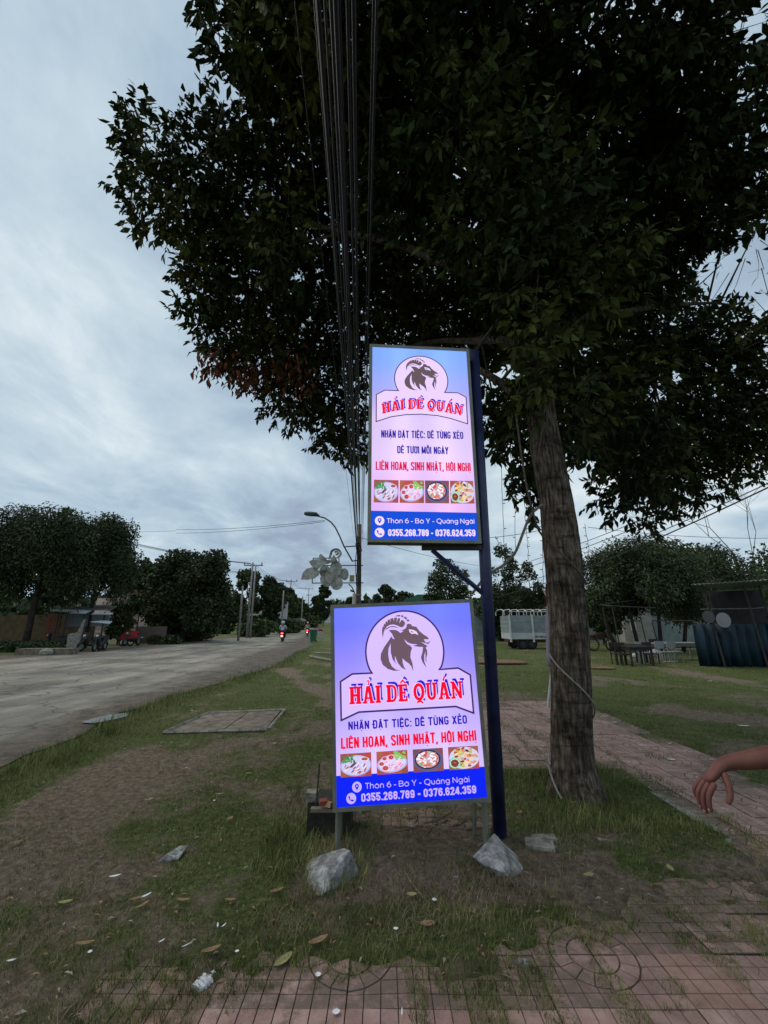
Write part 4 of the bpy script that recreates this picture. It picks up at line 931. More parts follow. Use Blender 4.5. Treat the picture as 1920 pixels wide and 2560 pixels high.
# sprays of single shoots on the left rim
for (x0, y0, x1, y1, Y) in ((400, 330, 358, 250, 5.2), (360, 380, 296, 318, 5.2), (470, 350, 430, 290, 5.2), (495, 360, 492, 285, 5.2), (350, 540, 318, 490, 5.5), (380, 560, 322, 555, 5.5), (430, 560, 410, 640, 5.7), (545, 245, 500, 200, 4.2), (560, 100, 498, 50, 3.7), (560, 250, 540, 330, 4.3), (1820, 800, 1880, 740, 7.5), (1780, 820, 1830, 770, 7.5), (1850, 880, 1915, 790, 7.8)):
    p, q = at(x0, y0, Y), at(x1, y1, Y); tw.tube([p, p.lerp(q, .5) + Vector((0, 0, .03)), q], [.008, .006, .003], 4)
    for k in range(9):
        u = .25 + .75 * k / 8; base = p.lerp(q, u); sd = Vector(RNG.normal(size=3)) * .6
        LP.append(base); LD.append(((q - p).normalized() * .5 + sd + Vector((0, 0, -.35))).normalized())
tw.build('twigs', M_TWIG, tree, kind='stuff')
LP = np.array([tuple(p) for p in LP]); LD = np.array([tuple(p) for p in LD]); nL = len(LP)
NN = unit(np.cross(LD, unit(RNG.normal(size=(nL, 3)))) + np.array([0, 0, .5])); NN = unit(NN - LD * np.sum(NN * LD, 1, keepdims=True))
ln = RNG.uniform(.12, .205, nL); wd = ln * RNG.uniform(.17, .24, nL)
px, py, dd = projn(LP + LD * .08)
keep = (LP[:, 2] > 2.55) & ~((px > 900) & (px < 1215) & (py > 870) & (LP[:, 1] < 4.2))
# open windows in the crown where the sky shows through
for (hx, hy, hr) in ((1790, 690, 62), (1870, 680, 75), (1150, 430, 26), (745, 690, 22), (1240, 950, 32), (1270, 930, 26), (1640, 985, 30), (1690, 940, 18), (1460, 880, 20), (560, 235, 28), (1880, 60, 45), (1480, 1160, 14), (1210, 1250, 60)):
    keep &= ~(((px - hx) ** 2 + (py - hy) ** 2 < (hr * RNG.uniform(.7, 1.15, nL)) ** 2) & (RNG.random(nL) < .93))
keep &= ~((px < 1340) & (px > 1150) & (py > 1160) & (px < 1262))
LP, LD, NN, ln, wd, px, py, dd = (q[keep] for q in (LP, LD, NN, ln, wd, px, py, dd)); nL = len(LP)
size = ln / dd; inside = (px > 5) & (px < 1915) & (py > 5) & (dd > 1)
edge = np.zeros(nL)
for (x, y, Y, r) in B[:20]: edge = np.maximum(edge, np.exp(-((px - x) ** 2 + (py - y) ** 2) / (2 * r * r)))
score = np.where(inside, size, 0) * (1 + .8 * (px < 560)); order = np.argsort(-score); singles = order[:298]; rest = order[298:]
M_DEADL = mat('withered_leaf', (.15, .045, .025), .8, (.22, .08, .045), 3, island=.3)
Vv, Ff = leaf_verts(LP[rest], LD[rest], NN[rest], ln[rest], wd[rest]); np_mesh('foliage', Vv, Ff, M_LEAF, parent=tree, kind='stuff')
shared = []
for q in range(6):
    Vv, Ff = leaf_verts(np.zeros((1, 3)), np.array([[0, 1., 0]]), np.array([[0, 0, 1.]]), np.array([.16]), np.array([.16 * (.17 + .014 * q)]), .1 + .07 * q)
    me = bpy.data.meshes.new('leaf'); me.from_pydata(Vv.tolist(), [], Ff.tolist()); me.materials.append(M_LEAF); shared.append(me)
to = worigin(tree)
for q in singles:
    y_ = Vector(LD[q]); z_ = Vector(NN[q]); x_ = y_.cross(z_).normalized(); z_ = x_.cross(y_)
    M = Matrix((x_, y_, z_)).transposed().to_4x4() @ Matrix.Scale(float(ln[q] / .16), 4); M.translation = Vector(LP[q]) - to
    o = bpy.data.objects.new('leaf', shared[int(q) % 6]); col.objects.link(o); o.parent = tree; o.matrix_basis = M
# withered brown bunches hanging from the left rim
dl = []; dd_ = []
for (x, y, Y, n) in ((520, 915, 7.3, 60), (550, 905, 7.4, 60), (590, 925, 7.6, 60), (620, 950, 7.8, 50), (640, 925, 7.8, 50), (740, 910, 7.4, 45), (760, 950, 7.5, 30), (700, 930, 7.6, 30)):
    c = at(x, y, Y)
    for k in range(n):
        dl.append(tuple(c + Vector(RNG.normal(size=3) * (.13, .2, .18)))); dd_.append((RNG.normal() * .3, RNG.normal() * .3, -1))
dl = np.array(dl); dd_ = unit(np.array(dd_)); n_ = len(dl); nn_ = unit(np.cross(dd_, RNG.normal(size=(n_, 3))))
Vv, Ff = leaf_verts(dl, dd_, nn_, RNG.uniform(.12, .2, n_), RNG.uniform(.025, .042, n_), .8); np_mesh('withered_leaves', Vv, Ff, M_DEADL, parent=tree, kind='stuff')
# stubs and hanging bare vines
mb = MB(); mb.tube([at(1345, 1150, 4.35), at(1362, 1010, 4.3), at(1350, 850, 4.3)], .012, 5); mb.build('vine', M_TWIG, tree)
def vine(pts, r, nm='vine', m_=M_TWIG):
    P_ = [at(*p) for p in pts]; sm = []
    for i in range(len(P_) - 1):
        for q in range(4): sm.append(P_[i].lerp(P_[i + 1], q / 4))
    sm.append(P_[-1])
    for _ in range(3): sm = [sm[0]] + [(sm[i - 1] + sm[i] * 2 + sm[i + 1]) / 4 for i in range(1, len(sm) - 1)] + [sm[-1]]
    return MB().tube(sm, r, 6)
vine([(1290, 1035, 4.2), (1302, 1130, 4.2), (1318, 1230, 4.15), (1333, 1280, 4.15), (1345, 1330, 4.2), (1385, 1368, 4.22), (1420, 1400, 4.18), (1450, 1432, 4.22), (1466, 1460, 4.36)], .011).build('vine', M_TWIG, tree)
vine([(1355, 1262, 4.3), (1325, 1285, 4.2), (1305, 1340, 4.2), (1288, 1385, 4.2), (1262, 1412, 4.2), (1220, 1435, 4.2), (1200, 1458, 4.2), (1180, 1485, 4.2)], .014).build('broken_branch', mat('pale_bark', (.12, .10, .085), .9, (.22, .19, .16), 20), tree)
vine([(1330, 1040, 4.25), (1334, 1120, 4.25), (1338, 1180, 4.3)], .009).build('vine', M_TWIG, tree)

cw = thing('wrapped_cord', 'pale cord wound once around the tree trunk above its base', 'cord', (1.83, 4.3, .4))
def on_trunk(z, ang, out=.012):
    x = float(np.interp(z, zc, [p.x for p in ctr])); r = float(np.interp(z, zc, rr_)) * (1.04 + (max(0, .35 - z) * .9))
    return Vector((x + (r + out) * math.sin(ang), 4.5 - (r + out) * math.cos(ang), z))
pts = [on_trunk(1.30 - .62 * i / 30, rad(-86 + 180 * i / 30)) for i in range(31)] + [on_trunk(.68 - .4 * i / 30, rad(94 + 180 * i / 30)) for i in range(31)] + [on_trunk(.28 - .22 * i / 8, rad(-86 + 40 * i / 8), .03) for i in range(9)]
MB().tube(pts, .0085, 5).build('cord', mat('grey_cord', (.20, .19, .18), .7, (.3, .29, .27), 20), cw)

# string lights hanging from the crown
for k, (x0, y0, x1, y1, Y) in enumerate(((1252, 1110, 1262, 1420, 6.0), (1285, 1120, 1288, 1370, 6.4), (1312, 1290, 1322, 1400, 6.2), (1352, 1300, 1360, 1480, 6.0), (1362, 1290, 1380, 1440, 5.6), (1462, 1310, 1478, 1412, 6.0), (1240, 1340, 1255, 1400, 5.5))):
    r_ = at(x1, y1, Y); o = thing('string_lights', ['thin string of unlit bulbs hanging just right of the blue pole', 'thin string of unlit bulbs hanging between pole and trunk', 'short string of unlit bulbs under the low left leaf clump', 'unlit bulb string hanging left of the trunk beside the rolled parasol', 'unlit bulb string curving in against the left side of the trunk', 'only bulb string hanging to the right of the trunk', 'slack bulb string nearest to the blue pole'][k], 'string lights', tuple(r_), 'unlit bulb strings hanging from the tree')
    p, q = at(x0, y0, Y), r_; pts = [p.lerp(q, i / 10) + Vector((.03 * nz(i, k, 1, .6), 0, 0)) for i in range(11)]
    MB().tube(pts, .0038, 4).build('wire', M_CABLE, o)
    mb = MB()
    for i in range(1, 10, 2): mb.tube([pts[i], pts[i] + Vector((.035 * (-1) ** k, 0, .004))], .006, 5)
    mb.build('bulbs', M_CABLE, o, kind='stuff')

# ------------------------------------------------------------------ roadside power pole with lamp and ornament
PX, PY = at(897, 1450, 20).x, 20.0
pole = thing('utility_pole', 'nearest brown utility pole standing behind the lower sign', 'utility pole', (PX, PY, 0), 'utility poles along the road')
top = at(898, 1311, 20); MB().tube([(PX, PY, -.1), (PX, PY, top.z)], [.15, .095], 14).build('shaft', mat('pole_brown', (.06, .045, .04), .9, (.12, .095, .085), 5, .4, c3=(.17, .14, .125), stretch=(1, 1, .2)), pole, smooth=True)
mb = MB()
for i in range(16):
    a_ = at(random.uniform(890, 905), random.uniform(1335, 1370), 19.8); b_ = at(random.uniform(890, 904), random.uniform(1340, 1500), 19.85); mb.tube([a_, a_.lerp(b_, .5) + Vector((random.uniform(-.1, .1), -.05, 0)), b_], .018, 4)
mb.build('cable_coils', M_CABLE, pole, kind='stuff')
for yy in (1376, 1487): mb = MB().tube([Vector((PX, PY, at(897, yy, 20).z - .03)), Vector((PX, PY, at(897, yy, 20).z + .03))], .145, 14); mb.build('clamp', M_STEEL, pole)
MB().box(at(880, 1446, 19.9), (.22, .12, .30)).build('meter_box', mat('ochre_box', (.22, .20, .12), .8, (.30, .27, .17), 8), pole)
la = thing('street_lamp', 'curved street lamp with a long dark head on the nearest utility pole', 'street lamp', tuple(at(880, 1404, 20)), 'street lamps')
arm = [at(x, y, 20) for x, y in ((881, 1403), (873, 1389), (860, 1366), (849, 1340), (838, 1318), (827, 1305), (812, 1295), (797, 1291))]
MB().tube(arm, .035, 8).build('arm', M_DARK, la, smooth=True)
MB().tube([at(862, 1367, 20), at(891, 1365, 20)], .03, 6).build('bracket', M_DARK, la); MB().tube([at(880, 1403, 20), at(893, 1401, 20)], .03, 6).build('bracket', M_DARK, la)
hd = [at(798, 1290, 20), at(790, 1286, 20), at(778, 1285, 20), at(766, 1284, 20), at(761, 1283, 20)]; MB().tube(hd, [.05, .11, .12, .11, .07], 10).build('lamp_head', mat('lamp_green_grey', (.03, .04, .04), .5, (.05, .065, .06), 6), la, smooth=True)

orn = thing('flower_ornament', 'weathered grey metal flower and leaf ornament on a frame beside the pole', 'ornament', tuple(at(893, 1457, 20)))
def OP(x, y, dy=0): p = at(740 + x / 7.54, 1240 + y / 7.54, 19.8); p.y += dy; return p
mb = MB()
for (a_, b_) in (((300, 1640), (1270, 1635)), ((440, 1308), (1265, 1308)), ((320, 1170), (810, 1165)), ((320, 1170), (320, 1230)), ((303, 1560), (303, 1645)), ((808, 1165), (808, 1240))): mb.tube([OP(*a_, .05), OP(*b_, .05)], .025, 5)
mb.build('frame', M_DARK, orn)
M_ORN = mat('weathered_sheet', (.10, .10, .085), .8, (.27, .275, .25), 2.6, .3, c3=(.44, .46, .44), lo=.36, hi=.62, detail=10)
def plate(pts, name, dy): MB().prism([(x, y) for x, y in pts], lambda x, y: OP(x, y, dy), (0, .06, 0)).build(name, M_ORN, orn)
el = lambda cx_, cy_, rx, ry, rot=0, n=22: [(cx_ + rx * math.cos(2 * math.pi * i / n) * math.cos(rot) - ry * math.sin(2 * math.pi * i / n) * math.sin(rot), cy_ + rx * math.cos(2 * math.pi * i / n) * math.sin(rot) + ry * math.sin(2 * math.pi * i / n) * math.cos(rot)) for i in range(n)]
plate(el(910, 1472, 80, 112), 'petal', .03); plate(el(545, 1425, 108, 120), 'petal', .02); plate(el(755, 1370, 115, 145), 'petal', -.05); plate(el(765, 1640, 120, 135), 'petal', -.08)
plate(el(560, 1600, 125, 95, .9), 'petal', -.02); plate(el(720, 1500, 140, 130), 'petal', .0); plate(el(640, 1520, 90, 130), 'petal', -.1)
plate([(95, 1575), (130, 1450), (200, 1370), (300, 1345), (400, 1370), (440, 1420), (430, 1490), (350, 1550), (220, 1580)], 'leaf', -.03)
plate([(245, 1235), (330, 1200), (430, 1190), (440, 1120), (470, 1092), (540, 1150), (590, 1210), (640, 1205), (680, 1240), (600, 1285), (520, 1300), (460, 1340), (420, 1380), (330, 1360), (280, 1300)], 'leaf', -.06)
plate([(640, 1270), (665, 1190), (720, 1110), (760, 1180), (790, 1240), (700, 1255)], 'leaf', -.1)
sp = [(630, 1175), (640, 1090), (690, 1020), (770, 990), (845, 1030), (860, 1100), (820, 1150), (775, 1155)] ; sp2 = [(775, 1120), (800, 1090), (790, 1050), (750, 1040), (700, 1060), (665, 1110), (650, 1175)]
def band_(path, w, name, dy):
    mb = MB()
    for i in range(len(path) - 1):
        a_, b_ = path[i], path[i + 1]; d = math.hypot(b_[0] - a_[0], b_[1] - a_[1]); nx_, ny_ = -(b_[1] - a_[1]) / d * w, (b_[0] - a_[0]) / d * w
        mb.prism([(a_[0] + nx_, a_[1] + ny_), (b_[0] + nx_, b_[1] + ny_), (b_[0] - nx_, b_[1] - ny_), (a_[0] - nx_, a_[1] - ny_)], lambda x, y: OP(x, y, dy), (0, .05 + .001 * i, 0))
    mb.build(name, M_ORN, orn)
sp3 = [(752 + 92 * math.cos(rad(a_)), 1085 - 80 * math.sin(rad(a_))) for a_ in range(-70, 200, 18)] + [(640, 1150), (628, 1190)]
band_(sp3, 20, 'scroll', -.04); band_([(745, 1100), (785, 1105), (800, 1070), (770, 1045), (730, 1060)], 16, 'scroll', -.03)

# bundle of overhead cables running back above the camera to a pole behind it
pole2 = thing('utility_pole', 'utility pole standing behind the viewer', 'utility pole', (.75, -20, 0)); MB().tube([(.75, -20, 0), (.75, -20, 6.6)], [.15, .1], 12).build('shaft', M_POLE, pole2, smooth=True)
cb = [(-.09, 5.15, .75, 4.9, 0.0116), (-.05, 5.3, .85, 5.0, 0.0128), (.02, 5.35, .95, 5.2, 0.0104), (-.1, 5.5, .8, 5.3, 0.0081), (-.14, 5.6, .7, 5.5, 0.0093), (.0, 5.62, 1.05, 5.4, 0.0070), (-.06, 5.7, .9, 5.6, 0.0093), (.08, 5.75, 1.2, 5.6, 0.0070),
      (.12, 5.85, 1.2, 5.9, 0.0052), (-.3, 5.9, .55, 5.8, 0.0041), (-.16, 5.95, .65, 5.9, 0.0052), (.16, 5.5, 1.15, 5.7, 0.0093), (.05, 5.2, 1.0, 4.95, 0.0116), (-.12, 5.1, .8, 5.1, 0.0116), (-.02, 5.05, .9, 4.85, 0.0128)]
cab = thing('cable_bundle', 'bundle of black overhead cables running from the nearest pole over the viewer', 'cables', (PX, PY, 5.3))
for k, (dx, z0, x1, z1, r) in enumerate(cb):
    MB().tube(seg((PX + dx, PY - .1, z0), (x1, -20, z1), 24, .28 + .03 * (k % 5)), r, 6).build('cable', M_CABLE, cab, smooth=True)

def wire(p, q, sag, r, label, group='overhead wires'):
    o = MB().tube(seg(p, q, 16, sag), r, 5).build('overhead_wire', M_CABLE, loc=tuple(p), smooth=True, label=label, cat='wire', group=group); return o
lwz = lambda px_, py_, Y: at(px_, py_, Y)
wl = ['topmost of the wires crossing the left sky above the dark trees', 'second wire down crossing the left sky above the dark trees', 'third wire down crossing the left sky above the dark trees', 'fourth wire down crossing the left sky behind the dark trees', 'lowest of the wires crossing the left sky behind the dark trees']
for k, (x0, y0, x1, y1) in enumerate(((0, 1266, 626, 1408), (0, 1270, 628, 1409), (0, 1276, 631, 1410), (0, 1345, 628, 1430), (0, 1352, 631, 1432))): 
    a_ = lwz(x0 - 120, y0 - 27, 20); wire(a_, lwz(x1, y1, 48), .5, .018, wl[k])
for k, (x0, y0, x1, y1, Y0, Y1, r) in enumerate(((440, 1324, 812, 1301, 30, 20, .012), (440, 1333, 812, 1304, 30, 20, .012), (0, 1326, 440, 1327, 32, 30, .010))): wire(lwz(x0, y0, Y0), lwz(x1, y1, Y1), .15, r, ['upper thin wire reaching left across the sky from the lamp arm', 'lower thin wire reaching left across the sky from the lamp arm', 'faint level wire in the left sky above the gabled house'][k])
rl = ['highest wire climbing to the right behind the trunk', 'second wire climbing to the right behind the trunk', 'third wire climbing to the right behind the trunk', 'lowest and thickest wire climbing to the right behind the trunk', 'thin nearly level wire at the right above the bamboo', 'thin wire crossing behind the blue pole toward the trunk', 'wire sloping down right from the lamp pole behind the upper sign']
for k, (x0, y0, x1, y1, Y0, Y1, r, s) in enumerate(((1200, 1440, 1960, 1150, 34, 11, .016, .3), (1200, 1452, 1960, 1168, 34, 11, .016, .3), (1200, 1480, 1960, 1190, 34, 11, .016, .5), (1200, 1500, 1960, 1200, 34, 11, .024, .5), (1470, 1318, 1960, 1345, 16, 16, .010, .15), (1215, 1345, 1400, 1315, 14, 12, .009, .05), (905, 1345, 1240, 1420, 20, 34, .012, .2))): wire(lwz(x0, y0, Y0), lwz(x1, y1, Y1), s, r, rl[k])
# ------------------------------------------------------------------ background trees
M_F1 = mat('foliage_dark', (.020, .032, .014), .7, (.038, .056, .022), .6, c3=(.062, .082, .032), island=.35, spec=.2)
M_F2 = mat('foliage_mid', (.032, .048, .018), .7, (.056, .08, .028), .6, c3=(.09, .115, .044), island=.35, spec=.2)
M_F3 = mat('foliage_grey_green', (.020, .034, .015), .7, (.042, .062, .026), .6, c3=(.075, .098, .042), island=.35, spec=.2)
M_BT = mat('tree_bark_dark', (.03, .024, .02), .95, (.07, .058, .048), 4)
def bg_tree(label, px_, base, top, wpx, Y, m, name='tree', cat='tree', n=10400, leaf=0.15, seed=0, droop=0, gaps=1.0, trunk=True, group=None, low=.22, trunks=1, lobes=16):
    rg = np.random.default_rng(seed); b0 = at(px_, base, Y); zt = at(px_, top, Y).z; b0.z = gz(b0.x, Y) if Y < 100 else ramp(Y)
    dp = depth(at(px_, (base + top) / 2, Y)); W = wpx * dp / F / 2; Hh = zt - b0.z
    o = thing(name, label, cat, tuple(b0), group)
    lob = []
    for k in range(int(lobes * 1.9)):
        a_ = rg.uniform(0, 6.28); f = rg.uniform(low + .08, .93); rw = math.sqrt(max(.05, 1 - ((f - .55) / .52) ** 2)); q = W * rw * rg.uniform(.35, .78); rr0 = W * rg.uniform(.15, .33)
        lob.append((b0.x + q * math.cos(a_), b0.y + q * .8 * math.sin(a_), b0.z + Hh * f, rr0))
    lob.append((b0.x, b0.y, zt - W * .33, W * .33)); lob.append((b0.x - W * .62, b0.y, b0.z + Hh * .5, W * .36)); lob.append((b0.x + W * .62, b0.y, b0.z + Hh * .52, W * .36))
    lob = np.array(lob); pk_ = rg.choice(len(lob), n, p=lob[:, 3] ** 2 / (lob[:, 3] ** 2).sum()); d = unit(rg.normal(size=(n, 3)))
    rr0 = (rg.random(n) ** .35) * rg.uniform(.8, 1.1, n) + (rg.random(n) < .04) * rg.uniform(0, .25, n); P = lob[pk_, :3] + d * (lob[pk_, 3] * rr0)[:, None] * [1, 1, min(1.0, max(.6, Hh * .5 / W))]
    P[:, 2] -= droop * rg.random(n) ** 2 * Hh * .3
    P[:, 2] = np.minimum(P[:, 2], zt - rg.random(len(P)) * .25 * W * .3); ok = P[:, 2] > b0.z + Hh * low * .5; P = P[ok]; n = len(P); d = d[ok]
    D = unit(d * .6 + rg.normal(size=(n, 3)) * .6 + [0, 0, -.35 - droop]); Nn = unit(np.cross(D, rg.normal(size=(n, 3)))); ln = leaf * rg.uniform(.6, 1.4, n)
    V_ = np.empty((n, 4, 3)); sd = np.cross(D, Nn); w = ln * (.42 if not droop else .2)
    V_[:, 0] = P; V_[:, 1] = P + D * (ln * .5)[:, None] + sd * w[:, None]; V_[:, 2] = P + D * ln[:, None]; V_[:, 3] = P + D * (ln * .5)[:, None] - sd * w[:, None] + Nn * (w * .4)[:, None]
    np_mesh('crown', V_.reshape(-1, 3), np.arange(n * 4).reshape(-1, 4), m, parent=o, kind='stuff')
    if trunk:
        for q in range(trunks):
            off = (q - (trunks - 1) / 2) * W * .3; r0 = max(.06, W * .055) / math.sqrt(trunks)
            MB().tube([(b0.x + off, b0.y, b0.z - .1), (b0.x + off * 1.3, b0.y, b0.z + Hh * .3), (b0.x + off * 2 + W * .05, b0.y, b0.z + Hh * .6), (b0.x + off * 2.4, b0.y, b0.z + Hh * .85)], [r0, r0 * .8, r0 * .5, r0 * .2], 8).build('trunk', M_BT, o, smooth=True)
            for k in range(5):
                l = lob[(k + q * 5) % len(lob)]; MB().tube([(b0.x + off * 1.4, b0.y, b0.z + Hh * (.3 + .08 * k)), ((b0.x + l[0]) / 2, (b0.y + l[1]) / 2, (b0.z + Hh * .35 + l[2]) / 2), tuple(l[:3])], [r0 * .45, r0 * .3, r0 * .08], 5).build('limb', M_BT, o)
    return o
TL = [("huge drooping dark tree at the far left over the lane of motorbikes", 60, 1625, 1268, 300, 27, M_F1, dict(n=52000, leaf=0.20, droop=.5, low=.35, lobes=26)),
      ("huge drooping dark tree beside the gabled house", 212, 1612, 1285, 205, 29, M_F1, dict(n=34000, leaf=0.20, droop=.5, low=.42, lobes=22, trunks=1)),
      ("dark tree filling the gap behind the gabled house", 340, 1596, 1410, 130, 50, M_F1, dict(n=6000, leaf=.3, low=.05)),
      ("dark low tree line left of the first double armed pole", 545, 1578, 1488, 110, 66, M_F1, dict(n=5000, leaf=.4, low=.0)),
      ("continuous dark tree line between the third pole and the road end", 700, 1560, 1500, 170, 125, M_F1, dict(n=7000, leaf=.7, low=.0)),
      ("slim dark tree peeping above the two huge left trees", 100, 1600, 1268, 60, 36, M_F2, dict(n=3000, leaf=0.23)),
      ("broad dark spreading tree right of the gabled house", 455, 1600, 1375, 240, 37, M_F1, dict(n=38000, leaf=0.22, low=.12, lobes=26)),
      ("pointed topped tree behind the broad spreading one", 385, 1590, 1400, 120, 46, M_F2, dict(n=6000, leaf=0.33)),
      ("small dark tree showing beside the house gable", 338, 1600, 1398, 60, 40, M_F2, dict(n=3200, leaf=0.26)),
      ("bush like low tree in front of the pink house gable", 296, 1590, 1505, 70, 33, M_F2, dict(n=5200, leaf=0.18, low=.1)),
      ("open leafy tree behind the first double armed pole", 608, 1575, 1422, 70, 58, M_F2, dict(n=3800, leaf=0.33, low=.4)),
      ("dense round dark tree right of the first double armed pole", 665, 1572, 1440, 90, 62, M_F1, dict(n=10400, leaf=0.33, low=.1)),
      ("lower green tree between the second and third poles", 710, 1565, 1470, 60, 78, M_F2, dict(n=5000, leaf=0.46, low=.1)),
      ("low green tree left of the third pole", 745, 1560, 1498, 60, 100, M_F2, dict(n=4400, leaf=0.59, low=.05)),
      ("tall narrow dark tree at the end of the road under the ornament", 808, 1560, 1458, 36, 110, M_F1, dict(n=5200, leaf=0.53, low=.1)),
      ("rounded dark tree beside the tall narrow one at the road end", 792, 1562, 1490, 36, 118, M_F1, dict(n=3600, leaf=0.59, low=.1)),
      ("small dark tree just left of the nearest pole top of sign", 878, 1560, 1492, 40, 80, M_F1, dict(n=3000, leaf=0.40, low=.1)),
      ("dark tree behind the lower sign top edge", 960, 1560, 1462, 60, 75, M_F1, dict(n=4600, leaf=0.40, low=.1)),
      ("low dark tree behind the lower sign left of the green roof", 1010, 1560, 1478, 70, 85, M_F1, dict(n=4400, leaf=0.46, low=.1)),
      ("rounded grey green tree left of the blue pole under the brace", 1125, 1580, 1395, 130, 34, M_F3, dict(n=5600, leaf=0.18, low=.35)),
      ("slender see through tree with tall thin stem right of the blue pole", 1272, 1600, 1358, 100, 31, M_F3, dict(n=3000, leaf=0.16, low=.35, lobes=13)),
      ("second slender tree between the blue pole and the trunk", 1335, 1600, 1402, 90, 33, M_F3, dict(n=3000, leaf=0.16, low=.35, lobes=13)),
      ("thick dark tree mass behind the caged truck", 1290, 1600, 1470, 190, 40, M_F1, dict(n=18000, leaf=0.23, low=.02, lobes=20)),
      ("dark bush behind the front of the caged truck", 1390, 1600, 1500, 110, 38, M_F2, dict(n=7000, leaf=0.20, low=.02)),
      ("yellowish green tree just right of the trunk", 1510, 1600, 1475, 110, 34, M_F2, dict(n=8400, leaf=0.17, low=.1)),
      ("large rounded bamboo clump at the right over the tables", 1625, 1622, 1350, 350, 25, M_F3, dict(n=52000, leaf=0.17, droop=.25, low=.35, lobes=30, trunks=4)),
      ("darker bamboo clump behind the tarpaulin shed", 1800, 1640, 1372, 330, 31, M_F1, dict(n=30000, leaf=0.20, droop=.25, low=.2, lobes=22)),
      ("pale green hedge like tree above the shed roof", 1880, 1600, 1355, 460, 42, M_F3, dict(n=22000, leaf=0.26, low=.05, lobes=22)),
      ("roadside bush left of the two riders", 470, 1610, 1555, 150, 40, M_F2, dict(n=7000, leaf=0.17, low=.0, trunk=False)),
      ("low bush at the foot of the first double armed pole", 640, 1585, 1548, 110, 52, M_F2, dict(n=6000, leaf=0.23, low=.0, trunk=False)),
      ("low green bush beside the thin concrete post", 720, 1566, 1545, 90, 70, M_F2, dict(n=4400, leaf=0.30, low=.0, trunk=False)),
      ("low green bush near the blue kiosk", 775, 1557, 1540, 70, 100, M_F2, dict(n=3000, leaf=0.40, low=.0, trunk=False)),
      ("dark undergrowth below the far left tree", 60, 1640, 1605, 200, 26, M_F1, dict(n=9000, leaf=0.13, low=.0, trunk=False)),
      ("dark undergrowth right of the red parked cart", 410, 1618, 1590, 80, 34, M_F1, dict(n=5000, leaf=0.16, low=.0, trunk=False))]
for k, (lb, px_, ba, to_, w, Y, m_, kw) in enumerate(TL):
    bush = not kw.get('trunk', True)
    bg_tree(lb, px_, ba, to_, w, Y, m_, name='bush' if bush else ('bamboo_clump' if 'bamboo' in lb else 'tree'), cat='bush' if bush else 'tree', seed=100 + k, **kw)
# far wood closing the horizon
rg = np.random.default_rng(3); n = 60000; ang = rg.uniform(-1.05, 1.05, n); R_ = rg.uniform(150, 330, n); X = np.sin(ang) * R_; Yy = np.cos(ang) * R_
okm = ~((X > np.interp(Yy, [100, 131, 220, 420], [-26, -30, -42, -70])) & (X < np.interp(Yy, [100, 131, 220, 420], [-12, -16, -27, -50])))
X, Yy = X[okm], Yy[okm]; n = len(X); hh = np.array([6 + 5 * nz(x, y, 1, .03) + 3 * nz(x, y, 2, .1) for x, y in zip(X, Yy)]); Z = np.array([ramp(y) for y in Yy]) + rg.random(n) ** .6 * np.maximum(2, hh)
P = np.stack([X, Yy, Z], 1); D = unit(rg.normal(size=(n, 3))); Nn = unit(np.cross(D, rg.normal(size=(n, 3)))); s = rg.uniform(.8, 2.2, n)[:, None]
V_ = np.stack([P, P + D * s + np.cross(D, Nn) * s * .6, P + D * s * 2, P + D * s - np.cross(D, Nn) * s * .6], 1)
np_mesh('distant_woodland', V_.reshape(-1, 3), np.arange(n * 4).reshape(-1, 4), M_F1, kind='stuff')['label'] = 'far off belt of dark woodland along the horizon'
# bare tree top right
o = thing('bare_tree', 'leafless pale tree with fine twigs at the right edge above the bamboo', 'tree', (at(1895, 1600, 46).x, 46, 0)); mb = MB(); rg_ = random.Random(5)
def grow(p, d, l, r, k):
    q = p + d * l; mb.tube([p, q], [r, r * .7], 4, cap=False)
    if k == 0: return
    for _ in range(2 if k > 1 else 3):
        v = Vector((rg_.gauss(0, 1), rg_.gauss(0, .8), rg_.gauss(.1, .5))); grow(q, (d + v * .42).normalized(), l * rg_.uniform(.66, .88), r * .66, k - 1)
grow(Vector(o.location), Vector((0, 0, 1)), 5.2, .12, 7); mb.build('branches', mat('pale_twig', (.09, .08, .07), .9, (.14, .125, .11), 5), o)

# ------------------------------------------------------------------ far poles on the left
def far_pole(px_, base, top, Y, label, arms=True, r=.14):
    b0 = at(px_, base, Y); b0.z = ramp(Y); t_ = at(px_, top, Y).z
    o = thing('utility_pole', label, 'utility pole', tuple(b0), 'utility poles along the road')
    MB().tube([tuple(b0), (b0.x, b0.y, t_)], [r, r * .65], 8).build('shaft', M_POLE, o, smooth=True)
    if arms:
        for dz in (.25, 2.0):
            MB().box((b0.x + .1, b0.y, t_ - dz), (2.2 if dz < 1 else 1.4, .1, .1)).build('cross_arm', M_DARK, o)
            for dx in (-.95, -.0, 1.05) if dz < 1 else (-.4, .6): MB().tube([(b0.x + dx, b0.y, t_ - dz + .05), (b0.x + dx, b0.y, t_ - dz + .35)], .06, 6).build('insulator', M_DARK, o)
    return o
far_pole(619, 1568, 1408, 48, 'first and tallest double armed pole beyond the road'); far_pole(627, 1568, 1412, 47, 'pole standing tight beside the first double armed one', False, .12)
far_pole(598, 1570, 1465, 40, 'short bare grey post left of the first double armed pole', False, .12)
far_pole(722, 1552, 1450, 78, 'second double armed pole beyond the road'); far_pole(769, 1545, 1470, 118, 'third double armed pole beyond the road')
far_pole(704, 1560, 1476, 60, 'plain grey concrete post right of the white board', False); far_pole(754, 1550, 1490, 92, 'plain grey concrete post near the third pole', False); far_pole(828, 1548, 1492, 140, 'thin far post just left of the lower sign', False, .1)
nl = ['upper', 'middle', 'lower']
